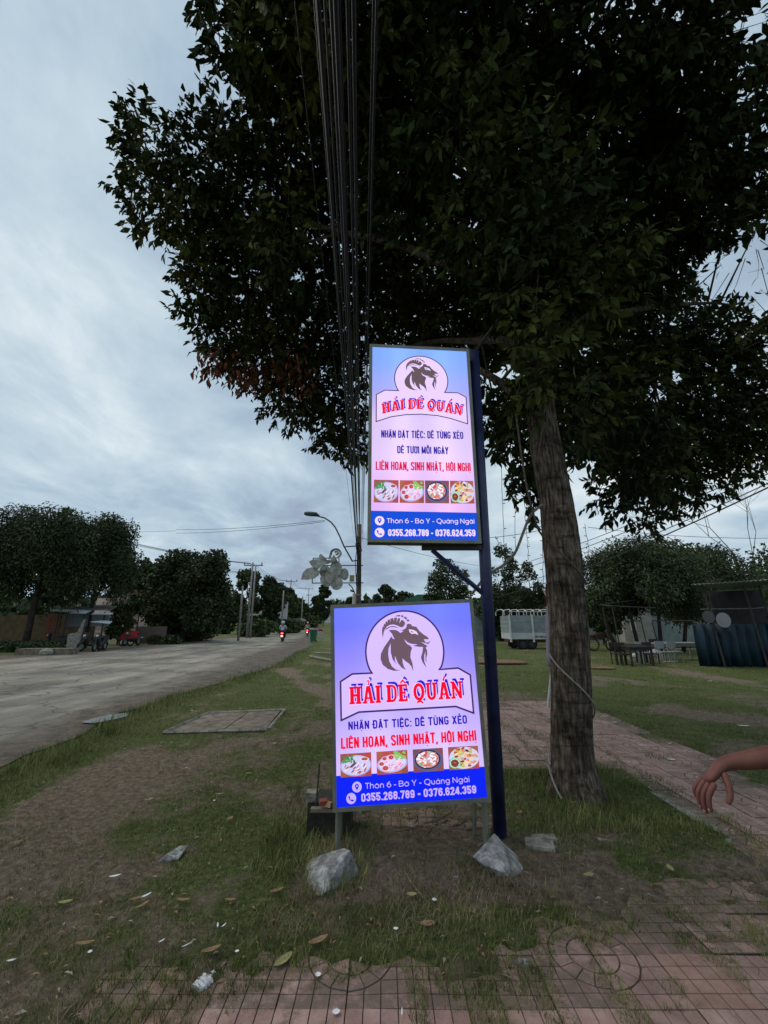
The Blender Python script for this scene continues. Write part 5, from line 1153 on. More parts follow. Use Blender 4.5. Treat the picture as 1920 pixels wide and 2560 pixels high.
for k in range(3):
    wire(at(618 + k * 8, 1409, 48), at(715 + k * 7, 1452, 78), .6, .02, '%s wire from the first to the second double armed pole' % nl[k]); wire(at(715 + k * 7, 1452, 78), at(763 + k * 5, 1471, 118), .6, .024, '%s wire from the second to the third double armed pole' % nl[k])
wire(at(626, 1432, 48), at(768, 1466, 78), 1.0, .02, 'sagging low wire leaving the first double armed pole to the right')
# lamp far behind + concrete post behind nearest pole
o = thing('street_lamp', 'small far curved street lamp seen below the ornament', 'street lamp', tuple(at(888, 1500, 46)), 'street lamps')
MB().tube([at(888, 1500, 46), at(886, 1480, 46), at(880, 1468, 46), at(872, 1460, 46)], .06, 6).build('arm', M_DARK, o); MB().tube([at(885, 1479, 46), at(876, 1476, 46)], .12, 6).build('lamp_head', M_DARK, o)
o = thing('concrete_post', 'squat grey concrete post just behind the nearest utility pole', 'post', tuple(at(884, 1570, 24))); MB().tube([(o.location.x, 24, 0), (o.location.x, 24, at(884, 1484, 24).z)], [.13, .1], 10).build('shaft', M_POLE, o, smooth=True)

# ------------------------------------------------------------------ left side: house, huts, bikes
M_CORR = mat('corrugated_grey', (.10, .105, .11), .6, (.16, .165, .17), 3, .1); M_CORRL = mat('corrugated_pale', (.34, .40, .40), .6, (.46, .52, .51), 3, .1); M_WALLP = mat('pink_render', (.55, .41, .36), .85, (.65, .50, .44), 3); M_BRICK = mat('red_brick', (.13, .042, .026), .9, (.20, .068, .04), 12, c3=(.26, .10, .065), island=.25)
def corr(mb, a_, b_, c_, d_, n, amp):
    """corrugated sheet over quad a b (eaves) d c (ridge)"""
    vs_ = []; fs = []; a_, b_, c_, d_ = map(Vector, (a_, b_, c_, d_)); nn = (b_ - a_).cross(d_ - a_).normalized()
    for i in range(2 * n + 1):
        u = i / (2 * n); o_ = nn * (amp if i % 2 else 0); p, q = a_.lerp(b_, u) + o_, d_.lerp(c_, u) + o_; vs_ += [p, q, p - nn * .02, q - nn * .02]
    for i in range(2 * n): k = i * 4; fs += [(k, k + 4, k + 5, k + 1), (k + 2, k + 3, k + 7, k + 6), (k, k + 2, k + 6, k + 4), (k + 1, k + 5, k + 7, k + 3)]
    mb.add(vs_, fs); return mb
h_ = thing('gabled_house', 'pink walled house with a stepped gable half hidden by trees at left', 'house', tuple(at(300, 1600, 42)))
def HP(x, y, Y=42): return at(x, y, Y)
gx0, gx1 = HP(262, 1540).x, HP(345, 1540).x; zr, ze = HP(303, 1452).z, HP(300, 1478).z; cxh = HP(301, 1480).x; Hw = (gx1 - gx0) / 2 + .6
MB().box((cxh, 45, ze / 2 - .35), (Hw * 2, 6, ze - .7)).build('wall', M_WALLP, h_)
MB().prism([(-Hw * .55, ze - .7), (Hw * .55, ze - .7), (0, zr)], lambda x, z: (cxh + x, 42.05, z), (0, .3, 0)).build('gable', M_WALLP, h_)
for (w, z, d_) in ((Hw * 1.15, ze - .7, .25), (Hw * 1.5, ze - 1.2, .22), (Hw * 1.95, ze - 2.2, .22), (Hw * 2.0, ze - 3.0, .18), (Hw * 2.0, ze - 3.4, .18)): MB().box((cxh, 41.85, z), (w, .35, d_)).build('cornice', mat('pale_trim', (.42, .36, .30), .8, (.52, .45, .38), 4), h_)
for sg in (-1, 1): MB().prism([(0, zr + .05), (sg * Hw * .62, ze - .72), (sg * Hw * .62, ze - .5), (0, zr + .35)], lambda x, z: (cxh + x, 41.8, z), (0, 3.5, 0)).build('roof', mat('roof_tile_dark', (.10, .05, .04), .8, (.15, .08, .06), 6), h_)
MB().box((cxh, 41.95, ze - 1.7), (.9, .1, .6)).build('window', mat('dark_glass', (.02, .022, .025), .15), h_)

hut = thing('roadside_hut', 'low grey corrugated hut with brick wall and pale awnings at far left', 'hut', tuple(at(190, 1598, 28)))
def Q(x, y, Y=28): return at(60 + x / 5.18, 1440 + y / 5.18, Y)
def corrq(pts, Y, dY, n, m_, nm):
    a_, b_, c_, d_ = [Q(*p, Y) for p in pts]; c_.y += dY; d_.y += dY; corr(MB(), a_, b_, c_, d_, n, .05).build(nm, m_, hut)
zg = lambda p: Vector((p.x, p.y, 0))
corrq(((440, 445), (1120, 445), (900, 375), (540, 360)), 28, 2.5, 22, M_CORR, 'roof')
for (x0, x1, y0, nm, m_) in ((545, 785, 480, 'wall', mat('bluish_panel', (.10, .11, .125), .8, (.15, .16, .175), 4)), (845, 1060, 490, 'wall', MATS['bluish_panel'])):
    a_, b_ = Q(x0, y0), Q(x1, y0); zb = Q(x0, 655).z; MB().box(((a_.x + b_.x) / 2, 28.4, (a_.z + zb) / 2), (b_.x - a_.x, .15, a_.z - zb)).build(nm, m_, hut)
corrq(((335, 450), (590, 465), (590, 440), (345, 430)), 27.3, .6, 9, M_CORRL, 'awning'); corrq(((590, 485), (785, 488), (790, 450), (610, 440)), 27.2, .6, 8, M_CORRL, 'awning'); corrq(((860, 498), (1110, 500), (1080, 480), (870, 478)), 27.2, .6, 8, M_CORRL, 'awning'); corrq(((850, 598), (1105, 620), (1050, 590), (900, 585)), 26.6, .7, 7, M_CORRL, 'awning')
for x0 in (455, 560, 790, 1050): p = Q(x0, 470, 27.6); MB().tube([(p.x, 27.6, 0), (p.x, 27.6, p.z)], .06, 6).build('post', M_DARK, hut)
a_, b_ = Q(310, 490, 28.2), Q(480, 490, 28.2); bw, bh = .30, .12; shared_b = MB().box((0, 0, 0), (bw * .93, .1, bh * .85)).mesh('brick', M_BRICK); r_ = 0; z = .06
brick_wall = thing('brick_wall', 'short red brick wall at the left end of the hut', 'wall', ((a_.x + b_.x) / 2, 28.2, 0))
MB().box(((a_.x + b_.x) / 2, 28.3, a_.z / 2), (b_.x - a_.x, .12, a_.z)).build('mortar', mat('mortar', (.16, .12, .10), .95), brick_wall); wo = worigin(brick_wall); nb = 0
while z < a_.z - .06 and nb < 298:
    x = a_.x + .16 + (bw / 2 if r_ % 2 else 0)
    while x < b_.x - .1 and nb < 298:
        o = bpy.data.objects.new('brick', shared_b); col.objects.link(o); o.parent = brick_wall; o.location = (x - wo.x, -.02 + random.uniform(-.008, .008), z); x += bw; nb += 1
    z += bh; r_ += 1
sb = thing('leaning_slab', 'tall mouldy concrete slab leaning in front of the hut', 'slab', tuple(zg(Q(640, 870, 26)))); MB().prism([(555, 870), (690, 885), (770, 470), (690, 640), (575, 660)], lambda x, y: (Q(x, y, 26).x, 26 + .15 * (870 - y) / 400, max(0, Q(x, y, 26).z - Q(600, 875, 26).z)), (0, .15, 0)).build('slab', M_CONC, sb)
sb = thing('fallen_slab', 'flat mossy concrete slab lying by the far road edge', 'slab', tuple(zg(Q(500, 930, 24)))); MB().box((sb.location.x, 23, .16), (2.6, .9, .3), rot=Matrix.Rotation(.1, 3, 'Z')).build('slab', MATS['muddy_concrete'], sb)
sb = thing('pale_rock', 'pale rock at the left end of the flat mossy slab', 'rock', tuple(zg(Q(340, 940, 22.5)))); MB().ell((sb.location.x, 22.3, .15), (.35, .25, .22), 7, 5).build('rock', M_CONC, sb)
lt = thing('lit_bulb', 'bright white bulb shining under the far left tree', 'lamp', tuple(Q(103, 512, 27))); MB().ell(Q(103, 512, 27), (.07, .07, .07)).build('bulb', emis('bulb_light', (1, .97, .9), 12), lt); p = Q(103, 500, 27); MB().tube([p, (p.x, p.y, p.z + 2)], .012, 4).build('wire', M_CABLE, lt)
wl_ = thing('garden_wall', 'low ochre wall behind the far left trees', 'wall', tuple(zg(Q(40, 700, 32)))); MB().box((wl_.location.x + .5, 32, 1.1), (9, .2, 2.2)).build('wall', mat('ochre_wall', (.06, .042, .022), .9, (.10, .07, .035), 3), wl_)
wl_ = thing('garden_wall', 'pale brown wall piece right of the red cart', 'wall', tuple(zg(Q(1600, 800, 34)))); MB().box((wl_.location.x + .2, 34, .7), (2.4, .2, 1.3)).build('wall', mat('brown_wall', (.11, .085, .07), .9, (.16, .13, .11), 3), wl_)
tp = thing('red_cart', 'small cart with a red cover parked under the trees', 'cart', tuple(zg(Q(1320, 860, 31))))
mb = MB().prism([(1225, 800), (1300, 730), (1380, 715), (1395, 790), (1390, 810), (1240, 815)], lambda x, y: Q(x, y, 31), (0, 1.0, 0)); mb.build('cover', M_RED, tp)
for x in (1260, 1370): p = Q(x, 860, 31); MB().torus((p.x, 31.1, .28), .22, .05, 'y').build('wheel', M_BLACK, tp)
MB().box((tp.location.x, 31.5, .5), (1.6, .9, .1)).build('frame', M_DARK, tp)

# ------------------------------------------------------------------ motor scooters and people
M_SKIN = mat('skin', (.12, .040, .030), .62, (.17, .062, .045), 12, spec=.4); M_HAIR = mat('hair', (.01, .008, .007), .5)
def prof(mb, pts, w, bev=.03): # side profile (y forward, z up) extruded across x with narrowed edges
    n = len(pts); cyy = sum(p[0] for p in pts) / n; czz = sum(p[1] for p in pts) / n; vs_ = []; sh = lambda p, k: (cyy + (p[0] - cyy) * k, czz + (p[1] - czz) * k)
    for x, k in ((-w / 2, .82), (-w * .36, 1), (w * .36, 1), (w / 2, .82)): vs_ += [(x, *sh(p, k)) for p in pts]
    fs = [(j * n + i, j * n + (i + 1) % n, (j + 1) * n + (i + 1) % n, (j + 1) * n + i) for j in range(3) for i in range(n)]
    tr = tessellate_polygon([[Vector((p[0], p[1], 0)) for p in pts]]); fs += [tuple(q) for q in tr] + [tuple(i + 3 * n for i in q[::-1]) for q in tr]
    return mb.add(vs_, fs)
def scooter(label, bm, group, light=False):
    o = thing('motor_scooter', label, 'motorbike', (0, 0, 0), group)
    for y in (-.62, .62):
        w_ = MB().torus((0, y, .28), .22, .055).build('wheel', M_BLACK, o, smooth=True); MB().tube([(-.03, y, .28), (.03, y, .28)], .15, 12).build('rim', M_STEEL, w_)
    prof(MB(), [(-.85, .72), (-.78, .85), (-.3, .74), (.05, .52), (.15, .35), (-.05, .30), (-.35, .42), (-.6, .52)], .26).build('body', bm, o)
    prof(MB(), [(.28, .32), (.40, .34), (.52, .72), (.46, .98), (.38, .96), (.40, .7)], .34).build('leg_shield', bm, o)
    prof(MB(), [(-.80, .80), (-.72, .88), (-.2, .84), (.02, .76), (-.02, .70), (-.3, .74)], .24).build('seat', M_BLACK, o)
    MB().box((0, .18, .32), (.3, .5, .05)).build('floorboard', M_BLACK, o)
    MB().tube([(0, .62, .28), (0, .5, .8), (0, .42, 1.02)], .03, 8).build('fork', M_DARK, o); MB().tube([(-.33, .32, 1.05), (-.1, .42, 1.03), (.1, .42, 1.03), (.33, .32, 1.05)], .018, 6).build('handlebar', M_DARK, o)
    for sx in (-1, 1): MB().tube([(sx * .25, .38, 1.04), (sx * .3, .36, 1.2)], .008, 4).ell((sx * .31, .36, 1.22), (.055, .015, .035), 8, 6).build('mirror', M_DARK, o)
    prof(MB(), [(.38, .45), (.62, .54), (.84, .42), (.8, .40), (.62, .48), (.42, .42)], .14).build('mudguard', bm, o); prof(MB(), [(-.45, .5), (-.8, .55), (-.95, .30), (-.9, .28), (-.75, .48)], .14).build('mudguard', M_BLACK, o)
    MB().ell((0, -.84, .74), (.10, .04, .055), 10, 7).build('tail_light', emis('tail_light', (1, .04, .03), 9) if light else M_RED, o)
    MB().box((0, -.93, .52), (.19, .01, .14)).build('number_plate', mat('plate_white', (.75, .75, .75), .5) if not light else emis('lit_plate', (.95, .62, .6), 1.4), o)  # with light on, the plate itself glows: light falling on it put into the material
    MB().ell((0, .52, .88), (.09, .06, .07), 10, 7).build('headlight', M_WHITE, o); MB().tube([(.15, .0, .28), (.16, -.7, .34)], [.03, .05], 8).build('exhaust', M_STEEL, o)
    return o
def rider(label, shirt, helmet, sc=1.0, back=-.28):
    o = thing('person', label, 'person', (0, 0, 0))
    y = back; pts = [(0, y, .86), (0, y + .01, 1.02), (0, y + .05, 1.25), (0, y + .08, 1.38), (0, y + .11, 1.47), (0, y + .13, 1.58),   # pelvis..head 0-5
                     (-.17, y + .08, 1.34), (-.27, y + .18, 1.12), (-.27, y + .42, 1.08), (-.28, y + .56, 1.07), (.17, y + .08, 1.34), (.27, y + .18, 1.12), (.27, y + .42, 1.08), (.28, y + .56, 1.07),
                     (-.10, y, .86), (-.19, y + .40, .80), (-.18, y + .40, .42), (-.17, y + .50, .36), (.10, y, .86), (.19, y + .40, .80), (.18, y + .40, .42), (.17, y + .50, .36)]
    ed = [(0, 1), (1, 2), (2, 3), (3, 4), (4, 5), (3, 6), (6, 7), (7, 8), (8, 9), (3, 10), (10, 11), (11, 12), (12, 13), (0, 14), (14, 15), (15, 16), (16, 17), (0, 18), (18, 19), (19, 20), (20, 21)]
    rd = [(.15, .11), (.13, .09), (.16, .10), (.10, .08), .05, .09, .07, .05, .04, .035, .07, .05, .04, .035, .10, .075, .05, .045, .10, .075, .05, .045]
    skin('body', pts, ed, rd, M_SKIN, o, sub=1)
    skin('jacket', pts[:4] + pts[6:9] + pts[10:13], [(0, 1), (1, 2), (2, 3), (3, 4), (4, 5), (5, 6), (3, 7), (7, 8), (8, 9)], [(.18, .13), (.155, .12), (.185, .13), (.13, .10), .09, .065, .055, .09, .065, .055], shirt, o, sub=1)
    skin('trousers', [pts[0], pts[14], pts[15], pts[16], pts[18], pts[19], pts[20]], [(0, 1), (1, 2), (2, 3), (0, 4), (4, 5), (5, 6)], [.15, .12, .09, .065, .12, .09, .065], mat('dark_cloth', (.02, .02, .028), .9), o, sub=1)
    MB().ell((0, y + .12, 1.63), (.125, .145, .125), 16, 10).build('helmet', helmet, o, smooth=True)
    return o
sp_ = [((706, 1605), 'moped rider nearest on the road', 3), ((768, 1591), '', 4)]
m1 = scooter('nearer scooter on the road with glowing red tail light', mat('scooter_red', (.25, .01, .015), .35), 'motor scooters', True)
r1 = rider('rider on the nearer scooter in pale jacket and white helmet', mat('pale_jacket', (.42, .45, .50), .85, (.52, .55, .6), 6), mat('white_helmet', (.7, .75, .76), .35))
r2 = rider('passenger with pale blue scarf behind the nearer rider', mat('blue_scarf', (.30, .42, .48), .85, (.36, .5, .55), 6), mat('pale_blue_helmet', (.45, .62, .66), .35), back=-.62)
m2 = scooter('farther scooter on the road with glowing red tail light', MATS['scooter_red'], 'motor scooters', True); r3 = rider('rider on the farther scooter in beige top and pink helmet', mat('beige_top', (.36, .32, .28), .85), mat('pink_helmet', (.75, .42, .42), .4))
for px_, py_, objs, rz in ((706, 1606, (m1, r1, r2), rad(8)), (768, 1592, (m2, r3), rad(8))):
    p = gnd(px_, py_)
    for o in objs: o.location = (p.x, p.y, ramp(p.y) + .03); o.rotation_euler.z = rz
def parked(label, src, px_, Y, rz, body=None):
    c = copy_tree(src); c['label'] = label; p = at(px_, 1600, Y); c.location = (p.x, Y, .01); c.rotation_euler.z = rad(rz)
    for ch in bpy.data.objects:
        if ch.parent == c and ch.name.startswith(('body', 'leg_shield', 'mudguard', 'tail_light', 'number_plate')):
            ch.data = ch.data.copy(); ch.data.materials[0] = body if not ch.name.startswith(('tail', 'number')) else (M_RED if ch.name.startswith('tail') else MATS.get('plate_white') or mat('plate_white', (.75, .75, .75), .5))
    return c
M_SD = mat('scooter_dark', (.02, .02, .022), .35); M_SB = mat('scooter_teal', (.025, .075, .09), .35)
parked('dark scooter parked left under the small hut awning', m1, 230, 25.6, 165, M_SD); parked('dark scooter parked right under the small hut awning', m1, 252, 25.4, 190, M_SD); parked('teal and white scooter parked before the red cart', m1, 330, 31.5, 168, M_SB); parked('dark scooter parked by the brick wall', m1, 142, 26.5, 100, M_SD)
far1 = copy_tree(m2); far1['label'] = 'first tiny scooter far up the road beside the blue kiosk'; p = at(801, 1552, 190); far1.location = (at(801, 1552, 190).x, 190, ramp(190)); f1 = copy_tree(r3); f1['label'] = 'tiny far rider up the road beside the blue kiosk'; f1.location = far1.location

# bin, milestone, kiosk, gateway, boards
bn = thing('wheelie_bin', 'green plastic wheelie bin standing at the verge of the road', 'bin', tuple(gnd(783, 1606))); p = Vector(bn.location); M_GR = mat('green_plastic', (.012, .10, .05), .5, (.018, .125, .065), 5)
sc_b = .80; MB().box(p + Vector((0, 0, .53)), (.42, .5, .9), taper=1.25).build('body', M_GR, bn); MB().box(p + Vector((0, 0, 1.02)), (.60, .70, .07)).build('lid', M_GR, bn); MB().tube([p + Vector((-.25, .34, .95)), p + Vector((.25, .34, .95))], .02, 6).build('handle', M_GR, bn)
for s_ in (-1, 1): MB().tube([p + Vector((s_ * .2, .22, .1)), p + Vector((s_ * .25, .22, .1))], .1, 10).build('wheel', M_BLACK, bn)
ms = thing('milestone', 'white concrete milestone with a rounded red top', 'milestone', tuple(gnd(801, 1594))); p = Vector(ms.location)
MB().box(p + Vector((0, 0, .35)), (.62, .3, .72)).build('block', mat('milestone_white', (.35, .33, .31), .85, (.45, .43, .41), 5), ms); MB().prism(arc(0, 0, .31, .26, 0, 180, 10), lambda x, z: (p.x + x, p.y - .15, p.z + .71 + z), (0, .3, 0)).build('cap', M_RED, ms)
ks = thing('kiosk', 'small blue and white kiosk at the end of the road', 'kiosk', tuple(at(782, 1545, 150))); p = Vector((ks.location.x, 150, ramp(150)))
MB().box(p + Vector((0, 0, 1.3)), (5, 3, 2.6)).build('wall', mat('kiosk_blue', (.05, .11, .26), .6), ks); MB().box(p + Vector((5.5, 0, 1.3)), (5, 3, 2.6)).build('wall', M_WHITE, ks); MB().box(p + Vector((2.5, 0, 2.9)), (12, 4, .25)).build('roof', M_CORR, ks)
gw = thing('gateway', 'small pale blue and white gate frame beyond the road', 'gateway', tuple(gnd(630, 1582))); p = Vector(gw.location); p.z = 0
a_ = at(622, 1540, p.y); zt_ = at(622, 1538, p.y).z
for dx in (-.75, .75): MB().box((p.x + dx, p.y, zt_ / 2), (.28, .28, zt_)).build('post', M_CORRL, gw)
MB().box((p.x, p.y, zt_ + .1), (2.1, .35, .22)).build('beam', M_WHITE, gw)
bd = thing('billboard', 'white roadside board on posts below the trees near the concrete post', 'billboard', tuple(at(684, 1560, 66))); c_ = at(684, 1526, 66); MB().box(c_, (4.4, .1, 2.6)).build('board', M_WHITE, bd)
for dx in (-1.6, 1.6): MB().tube([(c_.x + dx, 66.1, 0), (c_.x + dx, 66.1, c_.z)], .08, 6).build('post', M_DARK, bd)
hs = thing('low_house', 'low pale grey house among trees beyond the second pole', 'house', tuple(at(728, 1550, 84))); c_ = at(728, 1545, 84); MB().box((c_.x, 86, 1.0), (4, 4, 2)).build('wall', mat('pale_wall', (.28, .28, .26), .9, (.36, .35, .33), 3), hs); MB().prism([(-2.3, 2), (2.3, 2), (1.8, 2.5), (-1.8, 2.5)], lambda x, z: (c_.x + x, 83.5, z), (0, 5, 0)).build('roof', M_CORR, hs)
gr = thing('green_roofed_house', 'low building with a green metal roof behind the lower sign', 'house', tuple(at(1060, 1560, 60))); l_, r_ = at(1005, 1503, 60), at(1125, 1500, 60); tz = at(1060, 1486, 60).z
MB().box(((l_.x + r_.x) / 2, 64, l_.z / 2), (r_.x - l_.x - .4, 7, l_.z)).build('wall', MATS['pale_wall'], gr); MB().prism([(l_.x, l_.z), (r_.x, l_.z), (r_.x - 1.2, tz), (l_.x + 2.2, tz)], lambda x, z: (x, 60, z), (0, 8, 0)).build('roof', mat('green_roof', (.03, .10, .07), .5, (.045, .13, .09), 3), gr)
for k, (x0, y0, x1, y1) in enumerate(((786, 1636, 850, 1639), (775, 1645, 830, 1656))):
    a_, b_ = gnd(x0, y0), gnd(x1, y1); o = MB().tube([a_ + Vector((0, 0, .08)), b_ + Vector((0, 0, .08))], .045, 8).build('concrete_pipe', M_CONC, loc=tuple(a_), label=['upper pale concrete beam lying in the ditch left of the lower sign', 'lower thin pale beam lying in the grass left of the lower sign'][k], cat='beam', group='pale beams in the ditch')

# ------------------------------------------------------------------ right side: truck, pergola, tables, shed
tk = thing('caged_truck', 'small white truck with a caged cargo bed parked behind the tree', 'truck', tuple(at(1330, 1620, 28)))
def TP(x, y, Y=27): return at(1180 + x / 5.184, 1360 + y / 5.184, Y)
xl, xr = TP(500, 1200).x, TP(1090, 1200).x; zb, zm, zt = TP(700, 1235).z, TP(700, 1150).z, TP(700, 925).z; zh = TP(700, 850).z; W = 2.0
M_TP = mat('truck_panel', (.20, .24, .25), .55, (.27, .31, .32), 2, .05); M_TW = mat('truck_white', (.42, .44, .44), .5, (.5, .52, .52), 3)
for yy in (27, 27 + W):
    np_ = 5
    for k in range(np_): z0 = zm + (zt - zm) * k / np_; MB().box(((xl + xr) / 2, yy, z0 + (zt - zm) / np_ / 2), (xr - xl - .1, .05 + .03 * (k % 2), (zt - zm) / np_ * .94)).build('side_panel', M_TP, tk)
    MB().box(((xl + xr) / 2, yy - .01, (zb + zm) / 2), (xr - xl, .06, zm - zb - .02)).build('lower_board', M_TW, tk)
for k in range(4): z0 = zm + (zt - zm) * k / 4; MB().box((xl - .02, 27 + W / 2, z0 + (zt - zm) / 8), (.05, W - .1, (zt - zm) / 4 * .93)).build('tailboard', M_TP, tk)
MB().box((xl, 27 + W / 2, (zb + zm) / 2), (.06, W, zm - zb)).build('tailboard', M_TW, tk)
for x in (xl, (xl + xr) / 2, xr): MB().box((x, 26.95, (zb + zt) / 2 - .06), (.10, .09, zt - zb + .22)).build('post', M_WHITE, tk)
for k in range(7):
    x0 = xl - .3 + (xr - xl) / 6 * k
    MB().tube([(x0, 27, zt), (x0, 27, zh - .12), (x0, 27.5, zh + .02), (x0, 28.5, zh + .02), (x0, 29, zh - .12), (x0, 29, zt)], .03, 6).build('hoop', M_WHITE, tk)
for z0 in (zh - .12,): MB().tube([(xl, 27, z0), (xr, 27, z0)], .02, 5).build('rail', M_WHITE, tk)
MB().box(((xl + xr) / 2, 28, zb - .12), (xr - xl, .9, .16)).build('chassis', mat('rust_red', (.12, .03, .02), .8, (.07, .03, .02), 5), tk)
for x in (xl + .75, xl + 1.3, xr + .9):
    for yy in (27.1, 28.9):
        wv = MB().torus((x, yy, .36), .27, .11, 'y').build('wheel', M_BLACK, tk, smooth=True); MB().tube([(x, yy - .06, .36), (x, yy + .06, .36)], .17, 12).build('rim', M_DARK, wv)
MB().prism([(xr + .1, .55), (xr + 1.7, .55), (xr + 1.75, 1.3), (xr + 1.45, 2.1), (xr + .1, 2.15)], lambda x, z: (x, 27.1, z), (0, 1.8, 0)).build('cab', M_TW, tk)
MB().prism([(xr + .5, 1.35), (xr + 1.55, 1.35), (xr + 1.3, 2.0), (xr + .5, 2.0)], lambda x, z: (x, 27.08, z), (0, .03, 0)).build('window', mat('dark_glass2', (.02, .022, .025), .15), tk)
b_, r_ = TP(820, 1215, 26.96), TP(962, 1212, 26.96); lay, tot = layout('60C 998-LA', lambda c: (cond('C', .16, .5) if c == 'C' else cond(c, .16, .5)), .08, .16); mb = MB(); hgt = .13
for pts, w in lay: stroke(mb, [(b_.x + (r_.x - b_.x) * p[0] / tot, b_.z + hgt * p[1]) for p in pts], w * hgt * .9, lambda x, z: (x, 26.95, z), None)
mb.build('lettering', M_DARK, tk)
M_GW = mat('pale_blue_wall', (.17, .22, .22), .9, (.24, .29, .29), 2); wl_ = thing('boundary_wall', 'long pale blue wall across the grass field behind the tables', 'wall', (at(1500, 1575, 40).x, 40, 0))
MB().box((at(1500, 1575, 40).x + 2, 40, 1.1), (34, .2, 2.3)).build('wall', M_GW, wl_)
hs = thing('pale_house', 'pale grey house wall with a narrow window behind the pergola', 'house', (at(1590, 1575, 38).x, 38.5, 0)); a_, b_ = at(1555, 1510, 38), at(1625, 1500, 38); MB().box(((a_.x + b_.x) / 2, 39, 1.6), (b_.x - a_.x, 1.5, 3.6)).build('wall', MATS['pale_wall'], hs); MB().box((at(1585, 1555, 38).x, 38.2, 1.6), (.5, .06, 1.3)).build('window', M_WHITE, hs)

pg = thing('pergola', 'thin metal pergola frame standing over the tables', 'pergola', tuple(gnd(1600, 1630))); Y0, Y1 = 19.5, 23.5
pgx = [(1505, 1510), (1530, 1515), (1595, 1520), (1630, 1555), (1735, 1552)]
for k, (x, yt) in enumerate(pgx):
    Yk = Y0 if k in (1, 4, 2) else Y1; p = at(x, yt, Yk); MB().tube([(p.x + (.12 if k < 2 else .2), Yk, 0), (p.x, Yk, p.z)], .028, 6).build('post', M_DARK, pg)
for (a_, b_) in (((1500, 1512, Y1), (1590, 1500, Y1)), ((1530, 1515, Y0), (1640, 1520, Y0)), ((1500, 1512, Y1), (1530, 1515, Y0)), ((1630, 1552, Y1), (1735, 1552, Y0)), ((1620, 1618, Y0), (1738, 1618, Y0))): MB().tube([at(*a_), at(*b_)], .026, 6).build('beam', M_DARK, pg)
def table(label, x, yb, Y, w, m_, group='outdoor tables'):
    p = at(x, yb, Y); p.z = 0; o = thing('table', label, 'table', tuple(p), group); MB().box(p + Vector((0, 0, .74)), (w, .8, .05)).build('tabletop', m_, o); MB().box(p + Vector((0, 0, .66)), (w * .94, .7, .09)).build('apron', m_, o)
    for sx in (-1, 1):
        for sy in (-1, 1): MB().box(p + Vector((sx * (w / 2 - .06), sy * .34, .33)), (.06, .06, .66)).build('leg', m_, o)
M_TD = mat('dark_wood', (.022, .018, .015), .6, (.04, .033, .028), 5); M_TS = mat('stainless', (.30, .32, .33), .4)
table('dark wooden table left under the pergola', 1577, 1640, 18, 1.0, M_TD); table('nearest dark table with a chair beside it', 1592, 1650, 16.5, .9, M_TD); table('pale metal table in the middle under the pergola', 1640, 1630, 19, 1.3, M_TS); table('long pale metal bench table at the right of the pergola', 1700, 1628, 19.5, 1.5, M_TS)
def stool(label, x, Y, m_):
    p = at(x, 1640, Y); p.z = 0; o = thing('chair', label, 'chair', tuple(p), 'chairs round the outdoor tables'); MB().box(p + Vector((0, 0, .45)), (.4, .4, .04)).build('seat', m_, o); MB().box(p + Vector((0, .2, .72)), (.38, .03, .3)).build('backrest', m_, o)
    for sx in (-1, 1):
        for sy in (-1, 1): MB().box(p + Vector((sx * .17, sy * .17, .22)), (.03, .03, .44)).build('leg', m_, o)
        MB().box(p + Vector((sx * .17, .2, .52)), (.03, .03, .2)).build('back_post', m_, o)
for k, (x, Y, m_) in enumerate(((1545, 17, M_TD), (1560, 16.6, M_TD), (1612, 17.5, M_TS), (1628, 17, M_TD), (1660, 18, M_TS), (1690, 18.2, M_TS), (1645, 20.5, M_TD))): stool(['dark chair at the left end of the tables', 'dark chair in front of the left table', 'pale chair right of the nearest dark table', 'dark chair before the middle metal table', 'pale chair between the two metal tables', 'pale chair before the long bench table', 'dark chair behind the middle metal table'][k], x, Y, m_)
M_CL = mat('grey_plastic_sheet', (.33, .34, .34), .5, (.45, .46, .46), 8)
def lump(label, x, y, sx, sy, sz, m_, name='plastic_sack', cat='sack'):
    p = gnd(x, y); mb = MB().ell((0, 0, 0), (1, 1, 1), 14, 9); mb.v = [(v[0] * sx * (1 + .3 * nz(v[0], v[1], v[2], 2) + .25 * nz(v[1], v[0], 3, 5)), v[1] * sy * (1 + .3 * nz(v[1], v[2], v[0], 2)), max(-.02, v[2] * sz * (1 + .3 * nz(v[2], v[0], v[1], 2)) + sz * .6)) for v in mb.v]
    mb.v = [(v[0] + p.x, v[1] + p.y, v[2] + p.z) for v in mb.v]; return mb.build(name, m_, loc=tuple(p), smooth=True, label=label, cat=cat)
lump('white plastic sack lying in the grass before the tables', 1637, 1642, .42, .2, .22, M_CL); lump('small crumpled clear bag in the grass left of the white sack', 1588, 1646, .2, .15, .15, M_CL); lump('square clear plastic sheet lying on the grass in front of the tables', 1677, 1656, .35, .2, .04, M_CL, 'plastic_sheet', 'sheet')
lump('low heap of reddish earth in the grass left of the trunk', 1255, 1660, 1.1, .5, .10, mat('red_earth', (.16, .085, .05), .95, (.22, .13, .08), 8, .5), 'earth_heap', 'earth heap'); lump('low heap of reddish earth in the grass right of the trunk', 1505, 1672, .5, .3, .05, MATS['red_earth'], 'earth_heap', 'earth heap')

